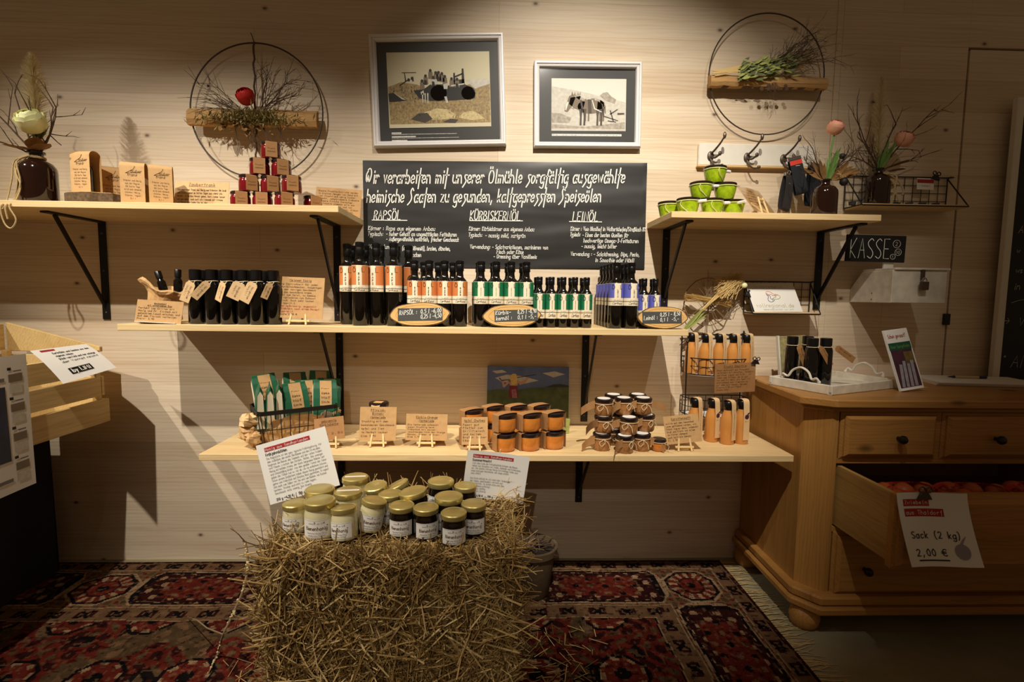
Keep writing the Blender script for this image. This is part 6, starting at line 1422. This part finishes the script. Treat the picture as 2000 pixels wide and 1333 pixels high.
def tray_bottles():
    for i, (u, y, rz, nm) in enumerate(((1546, -.235, 0, 'rear left'), (1576, -.215, 0, 'rear right'), (1586, -.30, 10, 'front left'), (1611, -.295, 0, 'front right'))):
        t = thing('tagged_bottle', f'black bottle with kraft tag on the white tray, {nm}', 'bottle', (X(u, y, 700), y, CT + .0105), (0, 0, R(rz)), 'black bottles on the white tray', )
        r = .0215
        B().lathe([(0, 0), (r * .94, 0), (r, .003), (r, .118), (r * .9, .128), (r * .74, .134), (r * .74, .14)], 22).build('bottle', 'dark_glass', t, smooth=True)
        B().lathe([(0, .136), (r * .84, .136), (r * .84, .160), (r * .76, .162), (0, .162)], 20).build('cap', 'cap_black', t, smooth=True)
        b = B(); b.tube([(r * .8 * math.cos(a * .4), r * .8 * math.sin(a * .4), .132) for a in range(17)], .0011, 4); b.build('string', 'string', t, smooth=True)
        if i != 1: hang_tag(t, .022, .085, (-24, 0, -40, -58)[i], 8, (.006 if i < 3 else .016, -.027, .134), True, 'kraft_dark')
tray_bottles()
def leaning_slate():
    a = P(1523, 645, -.15); t = thing('leaning_frame', 'grey speckled slate tile leaning behind the tray bottles', 'slate', (X(1527, -.15, 730), -.15, CT + .0105), (R(-6), R(-3), R(6)))
    w_, h = M(58, -.15), .155
    B().box(0, w_, 0, .008, 0, h).build('tile', 'moss', t, bevel=.001); B().box(-.006, -.0005, -.002, .010, 0, h + .003).build('edge_strip', 'white_paint', t)
leaning_slate()
def brochure():
    t = thing('leaflet', 'leaflet in clear stand with asparagus photo on the chest', 'leaflet', (1.342, -.335, CT + .0008), (R(-17), R(-6), R(12)))
    w_, h = .098, .205
    B().box(0, w_, -.002, 0, 0, h).build('card', 'paper', t); 
    B().box(.005, w_ - .005, -.0024, -.0019, .008, h * .70).build('photo_print', 'photo_purple', t)
    B().box(.003, w_ - .003, -.0027, -.0022, h * .66, h * .785).build('green_band', 'band_green', t)
    b = B()
    for i in range(4): b.bar((.018 + i * .018, -.0027, .010), (.030 + i * .016, -.0027, h * (.42 + .05 * (i % 2))), .012, .0004, up=(0, 1, 0))
    b.build('asparagus_print', 'asparagus', t)
    B().box(.055, w_ - .006, -.0026, -.0022, h * .42, h * .62).build('olive_print', 'photo_olive', t)
    b = B(); write(b, 'Schon gewusst?', .010, h * .865, .013, .0014, width=.074, y=-.0027); b.build('red_lettering', 'ink_red', t)
    b = B(); write(b, 'Unser Spargelladen', .008, h * .695, .010, .001, width=.080, y=-.0031); b.build('lettering', 'stem_green', t)
    B().box(-.002, w_ + .002, .0005, .003, 0, h + .002).build('stand_back', 'acrylic', t); B().box(-.002, w_ + .002, -.012, .003, -.0005, .0).build('stand_foot', 'acrylic', t)
brochure()
def papers():
    t = thing('paper_stack', 'pile of white order sheets on the chest beside the leaflet', 'paper', (1.58, -.185, CT + .0006), (0, 0, R(-8)))
    for i in range(4): B().box(0, .36, -.02 - .004 * i, .15, i * .0034, i * .0034 + .003).build('sheet', 'paper', t)
    p = thing('pen', 'beige pen with dark blue ends lying on the order sheets', 'pen', (1.70, -.125, CT + .0145 + .005), (0, R(90), R(-6)))
    B().lathe([(.0045, .012), (.0045, .10)], 10).build('barrel', 'pen_body', p, smooth=True); B().lathe([(0, -.012), (.0015, -.010), (.0046, .012), (.0046, .014)], 10).build('tip', 'pen_blue', p, smooth=True); B().lathe([(.0047, .098), (.005, .10), (.005, .125), (0, .127)], 10).build('cap', 'pen_blue', p, smooth=True)
papers()
def side_board():
    y = -.05; a = P(1976, 190, y); x0 = X(1958, y, 500); z0, z1 = CT + .001, a.z
    t = thing('framed_blackboard', 'tall blackboard with pale wooden frame standing at the right edge', 'blackboard', (x0, y, z0))
    W_, H = .62, z1 - z0
    B().box(.028, W_, -.002, .004, .0, H - .03).build('board', 'slate_black', t)
    B().box(0, .028, -.006, .016, 0, H).build('frame_rail', 'white_paint', t, bevel=.002); B().box(.028, W_, -.006, .016, H - .03, H).build('frame_rail', 'white_paint', t, bevel=.002); B().box(W_, W_ + .028, -.006, .016, 0, H).build('frame_rail', 'white_paint', t, bevel=.002)
    b = B()
    for s_, u, v, h in (('A', 1990, 455, 14), ('w', 1986, 494, 9), ('ws', 1984, 533, 10), ('in', 1981, 566, 13), ('>', 1957, 634, 18), ('V', 1989, 637, 16), ('*', 1960, 702, 9), ('AN', 1974, 718, 24)):
        p = P(u, v, y - .004); write(b, s_, p.x - x0, p.z - z0, M(h, y), .0018, y=-.0026, slant=.2)
    p = P(1974, 592, y); b.tube([(p.x - x0 + i * .012, -.0026, p.z - z0 + .012 * math.sin(i * .4)) for i in range(8)], .0009, 4)
    b.build('lettering', 'chalk_grey', t)
side_board()

# ============================================================ STRAW BALE WITH HONEY JARS
BX0, BX1, BY0, BY1, BT = -.545, .045, -.80, -.41, .432
def bale():
    rg = random.Random(2); t = thing('straw_bale', 'loose straw bale standing on the carpet before the shelves', 'straw bale', (0, 0, .008))
    def core(u, v):
        return None
    b = B(); n = 14
    b.box(BX0 + .012, BX1 - .012, BY0 + .014, BY1 - .012, 0.0, BT - .022); b.build('core', 'straw_core', t)
    b = B()
    def straw(p, d, L, r):
        d = d.normalized(); k_ = Vector((rg.uniform(-1, 1), rg.uniform(-1, 1), rg.uniform(-1, 1))) * L * .10
        b.tube([p - d * L / 2, p + k_, p + d * L / 2], r, 3, r * .7, cap=False)
    cx, cy = (BX0 + BX1) / 2, (BY0 + BY1) / 2
    for i in range(8200):     # front
        x, z = rg.uniform(BX0, BX1), rg.uniform(.0, BT - .012); tt = rg.random()
        d = Vector((rg.gauss(0, .6), rg.gauss(-.05, .22), rg.gauss(0, .9))) if tt < .75 else Vector((rg.gauss(0, 1), rg.gauss(0, .2), rg.gauss(0, .5)))
        straw(Vector((x, BY0 + rg.uniform(-.010, .016), z)), d, rg.uniform(.03, .095), rg.uniform(.0009, .0021))
    for i in range(2600):     # top
        x, y = rg.uniform(BX0, BX1), rg.uniform(BY0, BY1)
        straw(Vector((x, y, BT - .010 + rg.uniform(-.014, .005))), Vector((rg.gauss(0, 1), rg.gauss(0, 1), rg.gauss(0, .14))), rg.uniform(.03, .09), rg.uniform(.0009, .002))
    for i in range(2600):     # ends
        s_ = rg.choice((-1, 1)); x = BX0 if s_ < 0 else BX1
        straw(Vector((x + rg.uniform(-.012, .012), rg.uniform(BY0, BY1), rg.uniform(0, BT - .01))), Vector((rg.gauss(0, .35), rg.gauss(0, .8), rg.gauss(0, .9))), rg.uniform(.03, .09), rg.uniform(.0009, .002))
    for i in range(520):      # long loose straws lying over the faces
        x, z = rg.uniform(BX0 - .01, BX1 + .01), rg.uniform(.02, BT); straw(Vector((x, BY0 - rg.uniform(.006, .018), z)), Vector((rg.gauss(0, .8), rg.gauss(0, .12), rg.gauss(0, .8))), rg.uniform(.08, .17), rg.uniform(.0018, .0028))
    for i in range(700):      # stray ends along the upper and side edges
        k_ = rg.random()
        if k_ < .4: p = Vector((rg.uniform(BX0, BX1), BY0, BT - .012 + rg.uniform(-.03, .006))); d = Vector((rg.gauss(0, .9), -abs(rg.gauss(.5, .3)), rg.gauss(0, .5)))
        elif k_ < .85: s_ = rg.choice((-1, 1)); p = Vector((BX0 if s_ < 0 else BX1, BY0 + rg.uniform(0, .10), rg.uniform(.0, BT))); d = Vector((s_ * abs(rg.gauss(.7, .4)), -abs(rg.gauss(.1, .3)), rg.gauss(.15, .7)))
        else: p = Vector((rg.uniform(BX0, BX1), BY1 - .02, BT - .01)); d = Vector((rg.gauss(0, .5), rg.gauss(0, .3), abs(rg.gauss(.8, .3))))
        d.normalize(); L = rg.uniform(.03, .10); straw(p + d * L * .35, d, L, rg.uniform(.001, .002))
    for i in range(260):      # fluff rising at the top corners
        s_ = rg.choice((-1, 1)); x = (BX0 - .005 if s_ < 0 else BX1 - .02) + rg.uniform(-.02, .06) * (1 if s_ < 0 else 1); straw(Vector((x, rg.uniform(BY0 + .02, BY1), BT + rg.uniform(-.02, .035))), Vector((s_ * abs(rg.gauss(.5, .5)), rg.gauss(-.2, .5), rg.gauss(.4, .5))), rg.uniform(.03, .085), rg.uniform(.0009, .0018))
    for p in b.v: p.z = max(p.z, .001)
    b.build('straw', 'straw', t)['kind'] = 'stuff'
    for z in (.30,): 
        tw = B(); tw.tube([(BX0 - .004, BY0 - .004, z), (cx, BY0 - .012, z - .004), (BX1 + .004, BY0 - .004, z)], .0022, 5); tw.build('twine', 'straw_twine', t)
    ls = B()
    for i in range(260):
        x = rg.gauss(.12, .09) if rg.random() < .7 else rg.gauss(-.62, .06); y = rg.uniform(-.95, -.45)
        if BX0 - .02 < x < BX1 + .02: continue
        a = rg.uniform(0, 3.14); L = rg.uniform(.02, .07); z = .0102 + rg.uniform(0, .004); d = Vector((math.cos(a), math.sin(a), rg.uniform(0, .1))) * L / 2; p = Vector((x, y, z)); ls.tube([p - Vector((d.x, d.y, 0)), p + d], .0011, 3, cap=False)
    o = ls.build('loose_straw', 'straw'); tag(o, 'scattered loose straw lying on the carpet beside the bale', 'straw', kind='stuff')
bale()
def honey_jar(dark, s):
    t = thing('honey_jar', 'x', 'jar'); r, h = .0305 * s, .062 * s
    B().lathe(jar_profile(r, h, .93), 28).build('glass_of_honey', 'honey_dark' if dark else 'honey_cream', t, smooth=True)
    B().lathe(lid_profile(r * 1.02, .013 * s, h - .001), 28).build('lid', 'lid_gold', t, smooth=True)
    L_ = arc_patch(B(), r + .0006, -60, 60, h * .10, h * .70, 12).build('label', 'paper', t, smooth=True)
    f = onto(r + .0010); b = B(); w_ = r * 1.7
    write(b, 'Bienenhonig', 0, h * .36, h * .12, .0010 * s, fn=f, align='c', width=w_ * .86); b.build('name_lettering', 'ink_brown', L_)
    b = B(); write(b, 'Imkerei am Ort', 0, h * .56, h * .05, .0004, fn=f, align='c', width=w_ * .6); write(b, 'Deutscher Honig 250 g', 0, h * .24, h * .05, .0004, fn=f, align='c', width=w_ * .75); write(b, 'mindestens haltbar', 0, h * .16, h * .05, .0004, fn=f, align='c', width=w_ * .7)
    for x, z in ((.5, .60), (-.1, .62), (.72, .50)): b.add([f(x * r + .0016 * s * math.cos(i), z * h + .0016 * s * math.sin(i)) for i in range(6)], [tuple(range(6))])
    for z in (.13, .67): arc_patch(b, r + .001, -55, 55, h * z, h * z + .0004, 10)
    b.build('small_lettering', 'ink_grey', L_)
    B().box(-r * .8, r * .8, -.004, .004, h + .0121 * s, h + .0126 * s).build('lid_seal', 'paper', t)
    t['group'] = 'dark forest honey jars on the bale' if dark else 'creamy honey jars on the bale'
    return t
hj = {}
def put_honey(dark, s, u, v, kind, lab, rz=0, tilt=(0, 0), seal=False):
    H = .074 * s
    p = Z(u, v, BT + .003) if kind == 'b' else Z(u, v, BT + .003 + H)
    loc = (p.x, min(p.y, -.43), BT + .001 + abs(math.sin(R(tilt[1]))) * .02); rot = (R(tilt[0]), R(tilt[1]), R(rz)); key = (dark, s, seal)
    if key not in hj:
        t = honey_jar(dark, s); t['size'] = s; t.location = loc; t.rotation_euler = rot; t['label'] = lab; hj[key] = t
        if not seal:
            for c in [c for c in C.objects if c.parent == t and c.name.startswith('lid_seal')]: bpy.data.objects.remove(c)
    else: dup(hj[key], lab, loc, rot)
A = 'creamy honey jar with gold lid, '; D_ = 'dark honey jar with gold lid, '
put_honey(0, 1, 578, 1034, 'b', A + 'front left on the bale under the tilted sheet', -5)
put_honey(0, 1.25, 626, 1043, 'b', A + 'largest in front on the bale', 4)
put_honey(0, 1.05, 674, 1050, 'b', A + 'front right of the creamy ones, leaning', -12, (-6, -5))
put_honey(0, 1.25, 624, 953, 't', A + 'behind the largest front jar, touching the sheet', 0)
put_honey(0, 1.2, 680, 957, 't', A + 'with paper seal, in the second row', 6, seal=True)
put_honey(0, 1.2, 694, 930, 't', A + 'with paper seal, rearmost right of the sheet', 6, seal=True)
put_honey(0, 1.05, 720, 978, 't', A + 'tilted, right of the leaning front jar', 20, (0, 12))
put_honey(0, 1.05, 763, 962, 't', A + 'rightmost of the creamy ones beside the dark jars', -4)
put_honey(0, 1.05, 742, 945, 't', A + 'half sunk behind the rightmost creamy jar', 0, (8, -8))
put_honey(1, 1.05, 787, 1041, 'b', D_ + 'front left of the dark ones', 0)
put_honey(1, 1.05, 834, 1044, 'b', D_ + 'second from the left in the dark front row', 18)
put_honey(1, 1.05, 886, 1057, 'b', D_ + 'foremost at the bale edge', 8)
put_honey(1, 1.05, 924, 1037, 'b', D_ + 'rightmost below the second sheet', 0)
put_honey(1, 1.2, 816, 958, 't', D_ + 'tilted in the second row left', 6, (0, -9))
put_honey(1, 1.2, 874, 968, 't', D_ + 'second row right, broad', 0)
put_honey(1, 1.2, 864, 937, 't', D_ + 'rearmost under the lowest shelf edge', -6)
put_honey(1, 1.05, 906, 946, 't', D_ + 'rear right, half hidden by the second sheet', 0)
put_honey(1, 1.05, 797, 945, 't', D_ + 'rear left, tipped over sideways', 0, (0, -24))

def honey_sheet(label, c, wp, hp, y, roll, lean, head, title, lines, price, bend):
    w_, h = M(wp, y), M(hp, y) / math.cos(R(lean)); p = P(*c, y)
    t = thing('info_sheet', label, 'sign', p, (R(lean), R(roll), 0), 'white honey sheets on sticks')
    def sf(u, v): return Vector((w_ * (u - .5), -bend * 4 * (u - .5) ** 2 - bend * .8 * (1 - v) ** 2, h * (v - .5)))
    B().sheet(sf, 14, 10).build('sheet', 'paper', t, smooth=True)
    def f(x, z, e=.0006): q = sf(x / w_ + .5, z / h + .5); return (q.x, q.y - e, q.z)
    b = B(); n = 10; xa, xb = -w_ * .40, w_ * .25; b.add([f(xa + (xb - xa) * i / n, z) for z in (h * .355, h * .425) for i in range(n + 1)], [(i, i + 1, n + 2 + i, n + 1 + i) for i in range(n)]); b.build('red_band', 'red_band', t)
    g = lambda x, z: f(x, z, .0011); b = B(); write(b, head, xa + .003, h * .368, h * .042, .0008, width=(xb - xa) * .94, fn=g, mono=True); b.build('white_lettering', 'paper', t)
    b = B(); write(b, title, -w_ * .40, h * .285, h * .045, .0012, fn=g, width=w_ * .30); b.build('title_lettering', 'ink', t); b = B(); write(b, price, -w_ * .40, -h * .465, h * .04, .0011, fn=g, width=w_ * .55); b.build('price_lettering', 'ink', t)
    b = B(); n = len(lines)
    for i, s_ in enumerate(lines):
        if s_: write(b, s_, -w_ * .40, h * (.225 - i * .64 / n), h * .034, .0006, fn=g, width=w_ * .80 * min(1, len(s_) / 56))
    b.build('lettering', 'ink_grey', t)
    B().tube([(w_ * .02, .003, h * .56), (w_ * .02, .004, -h * .9)], .0022, 6).build('stick', 'stick_wood', t)
honey_sheet('tilted white sheet headed Frühjahrsblüten at the left of the bale', (583, 909), 142, 118, -.50, -16.5, -8, 'Honig aus Sandharlanden', 'Frühjahrsblüten',
            ['Die Rapsblüte ist der ganz typische Frühlingshonig. Mit', 'dem Aufblühen der ersten Obstbäume und des Löwenzahns', 'beginnen die Bienen das Sammeln auf den weiten Feldern', 'und Wiesen zwischen den Dörfern. Heller, fein cremiger', 'Honig mit mildem Aroma, der durch langsames Rühren zart', 'und streichfähig bleibt. Aus dem großen Vorrat der Natur', 'geben die Völker nur so viel ab wie sie entbehren können.', 'Schon unsere Großeltern haben diesen Honig geschätzt und', 'gerne zum Frühstück auf frisches Brot gestrichen. Er eignet', 'sich auch zum Süßen von Tee und zum Backen von Kuchen', 'bestens. Trocken und nicht zu warm lagern.', 'Geschmack: mild, cremig, fein blumig'], '250 g - 4,90 €  /  500 g - 7,90 €', .004)
honey_sheet('white sheet headed Sommertracht at the right of the bale', (968, 930), 124, 100, -.47, 7, 8, 'Honig aus Sandharlanden', 'Sommertracht',
            ['Nach dem Ende der Frühjahrsblüte bringen die Bienen', 'Nektar und Honigtau von Linden, Robinien und Kornblumen', 'ein. Der dunkle würzige Honig hat kräftige Farbe und', 'einen malzigen Geschmack, der lange anhält', 'und stärkt.', '', 'Die Ernte erfolgt im Juli nach dem Verdeckeln', 'der Waben, geschleudert wird kalt und', 'ohne Erhitzen. So bleibt alles erhalten', 'was die Biene mitbringt.', 'Geschmack: kräftig', 'Konsistenz: flüssig'], '250 g - 4,90 €  -  500 g - 7,90 €', .007)

def pot():
    rg = random.Random(12); x, y = .135, -.25; t = thing('plant_pot', 'clay pot with spiky dry twigs half hidden behind the bale', 'pot', (x, y, .0085))
    B().lathe([(0, 0), (.055, 0), (.06, .006), (.078, .15), (.086, .152), (.088, .175), (.078, .176), (.074, .15), (0, .148)], 28).build('pot', 'terracotta', t, smooth=True)
    B().lathe([(0, .150), (.073, .150), (.073, .158), (0, .162)], 20).build('soil', 'soil', t)
    b = B()
    for k_ in range(46): a = rg.uniform(0, 6.28); d = Vector((math.cos(a), math.sin(a) * .8, rg.uniform(.15, .9))); b.leaf((rg.uniform(-.03, .03), rg.uniform(-.03, .03), .155), d, rg.uniform(.05, .10), .006, bend=-.1, seg=3)
    b.build('dry_needles', 'twig', t)
pot()
def branch():
    rg = random.Random(14); t = thing('lichen_branch', 'thin lichen covered branch leaning at the left end of the bale', 'branch', (0, 0, 0))
    pts = [P(478, 1058, -.50), P(484, 1100, -.53), P(476, 1150, -.57), P(455, 1200, -.60), P(436, 1240, -.63), Z(424, 1280, .014), Z(408, 1314, .012)]
    B().tube(smooth([tuple(p) for p in pts], 4), .0042, 6, .0022).build('stem', 'twig_pale', t, smooth=True)
    b = B(); q = pts[4]; b.tube([q, P(405, 1228, -.62), P(385, 1212, -.60), Z(366, 1206, .02)], .0025, 5, .0012)
    for p in pts[:5]: twig(b, p, (rg.uniform(-.4, 1), -.2, rg.uniform(-.2, .8)), rg.uniform(.04, .08), .0016, 1, 4, .3, rg, 1)
    b.build('side_twigs', 'twig_pale', t)['kind'] = 'stuff'
    b = B()
    for k_ in range(70):
        i = rg.randint(0, 5); f_ = rg.random(); p = pts[i] * (1 - f_) + pts[i + 1] * f_; b.ball(p + Vector((rg.uniform(-1, 1), rg.uniform(-1, 0), rg.uniform(-1, 1))) * .003, rg.uniform(.0015, .004), 6, 4)
    b.build('lichen', 'pampas', t)['kind'] = 'stuff'
branch()

# ============================================================ CRATE ON THE LEFT
def crate():
    CX0, CX1, CY0, CY1, CZ = -1.735, -1.40, -.86, -.098, .576
    t = thing('draped_stand', 'black cloth draped stand under the wooden crate at left', 'stand', (0, 0, 0))
    def drape(u, v):
        per = [(-1.62, -.10), (-1.62, -.84), (-2.15, -.84), (-2.15, -.10)]
        L = u * 4; i = min(3, int(L)); f_ = L - i; a, c = per[i], per[(i + 1) % 4]; x, y = a[0] + (c[0] - a[0]) * f_, a[1] + (c[1] - a[1]) * f_
        o = .008 * math.sin(u * 90) * (1 - v); return Vector((x + (o if i == 0 else 0), y + (o if i in (1, 3) else 0), .009 + v * (CZ - .014)))
    B().sheet(drape, 120, 6).build('cloth', 'cloth_black', t, smooth=True); B().box(-2.15, -1.62, -.84, -.10, CZ - .008, CZ - .0015).build('table_top', 'cloth_black', t)
    t = thing('wooden_crate', 'large slatted wooden crate with sloping end at the left edge', 'crate', (0, 0, 0))
    for x, nm in ((CX1, 'r'), (CX0, 'l')):
        zs = ((.580, .664), (.676, .745), (.757, .826)) if nm == 'r' else ((.580, .664), (.676, .745), (.757, .826), (.838, .93))
        for k_, (a, c) in enumerate(zs):
            y1 = CY1 + (.0 if k_ == 0 else -.038) if nm == 'r' else CY1 - .02
            xo = (-.012 if k_ else 0.0) if nm == 'r' else .0
            rbox('slat', 'crate_pine', t, x + xo - .012, x + xo, CY0, y1, a, c, .0015)
    for x in (CX1 - .030, CX0 + .002):
        for y in (CY1 - .040, CY0 + .012): rbox('corner_post', 'crate_pine', t, x, x + .0175, y, y + .022, CZ + .004, .84, .001)
    for y in (CY1 - .016, CY0):
        for a, c in ((.580, .664), (.676, .745), (.757, .822)): rbox('end_slat', 'crate_pine', t, CX0 + .001, CX1 - .013, y, y + .014, a, c, .0015)
        B().prism([(CX0 + .001, .834), (CX1 - .0125, .834), (CX1 - .0125, .852), (CX0 + .001, .936)], y, y + .014).build('sloped_end_board', 'crate_pine', t, bevel=.0015)
    for i in range(5): x = CX0 + .004 + i * .0636; rbox('floor_slat', 'crate_pine', t, x, x + .0634, CY0 + .016, CY1 - .018, CZ + .004, CZ + .014, .001)
    # hanging poster
    p = thing('poster_sheet', 'white poster with small photos hanging over the crate side', 'poster', (0, 0, 0))
    Y0, Y1, ZT, ZB = -.427, -.84, .862, .468
    def sf(u, v): return Vector((CX1 + .007 + .006 * math.sin(u * 4.2) * (1 - v) + .010 * (1 - v), Y0 + (Y1 - Y0) * (1 - u), ZB + (ZT - ZB) * v))
    B().sheet(lambda u, v: sf(u, v), 12, 8).build('sheet', 'paper', p, smooth=True)
    def patch(d0, d1, z0, z1, m, nm, e=.0008):
        b = B(); n = 5
        def q(d, z): r_ = sf(1 - d / (Y0 - Y1), (z - ZB) / (ZT - ZB)); return (r_.x + e, r_.y, r_.z)
        b.add([q(d1 + (d0 - d1) * i / n, z) for z in (z0, z1) for i in range(n + 1)], [(i, i + 1, n + 2 + i, n + 1 + i) for i in range(n)]); b.build(nm, m, p)
    for i in range(4):
        zt = .820 - i * .086; patch(.018, .062, zt - .035, zt - .012, 'pic_mid', 'photo_print'); patch(.020, .060, zt - .068, zt - .040, 'pic_pale', 'text_print'); patch(.052, .064, zt, zt + .008, 'ink', 'bullet_print'); patch(.02, .046, zt - .006, zt - .002, 'ink_grey', 'text_print')
    patch(.075, .19, .56, .775, 'photo_blue', 'blue_photo_print'); patch(.075, .19, .79, .80, 'ink_grey', 'text_print'); patch(.075, .19, .50, .51, 'ink_grey', 'text_print')
    # printed sheet lying over the rim
    s_ = thing('paper_sheet', 'white printed sheet with black logo lying over the crate rim', 'paper', (0, 0, 0))
    a, c, e, g = [V3(-1.400, -.405, .868), V3(-1.412, -.175, .868), V3(-1.296, -.20, .790), V3(-1.292, -.425, .772)]
    def sh(u, v): q = (a * (1 - u) + c * u) * v + (g * (1 - u) + e * u) * (1 - v); return q + Vector((0, 0, .006 * math.sin(math.pi * v)))
    B().sheet(sh, 8, 8).build('sheet', 'paper', s_, smooth=True)
    def f(x, z, k_=.0008): q = sh(x, z); return (q.x + k_ * .6, q.y, q.z + k_)
    b = B()
    for i, tx in enumerate(('Kartoffeln und Gemüse aus dem', 'eigenen Anbau', 'frisch vom Feld und nur solange', 'der Vorrat reicht')): write(b, tx, .26, .78 - i * .105, .052, .008, fn=f, width=.66 if i != 1 else .3)
    b.build('lettering', 'ink', s_)
    b = B(); b.add([f(*q) for q in ((.12, .9), (.36, .9), (.36, .955), (.12, .955))], [(0, 1, 2, 3)]); b.build('red_print', 'red_band', s_)
    b = B(); b.add([f(*q) for q in ((.24, .14), (.64, .14), (.64, .30), (.24, .30))], [(0, 1, 2, 3)]); b.build('logo_print', 'slate_black', s_)
    b = B(); write(b, 'by LiMi', .28, .175, .095, .016, fn=lambda x, z: f(x, z, .0014), width=.32); b.build('logo_lettering', 'paper', s_)
crate()

# ------------------------------------------------------------ let neighbours stand clear of each other
def settle():
    rad = {'tall_oil_bottle': .0272, 'oil_bottle': .0254, 'small_oil_bottle': .0198, 'tagged_bottle': .0248, 'brown_jar': .0305, 'green_jar': .0392, 'orange_jar': .0392, 'smoothie_bottle': .0262, 'jam_jar': .0335, 'honey_jar': .032, 'orange_dip_jar': .025, 'spread_jar': .036}
    it = [o for o in C.objects if o.parent is None and o.name.split('.')[0] in rad]
    for _ in range(50):
        for i, a in enumerate(it):
            for c in it[i + 1:]:
                if abs(a.location.z - c.location.z) > .03: continue
                d = c.location - a.location; d.z = 0; m = rad[a.name.split('.')[0]] + rad[c.name.split('.')[0]]
                if a.name.startswith('honey'): m = .0312 * (a.get('size', 1) + c.get('size', 1))
                if 1e-6 < d.length < m:
                    p = d.normalized() * (m - d.length) * .52; a.location -= p; c.location += p
settle()
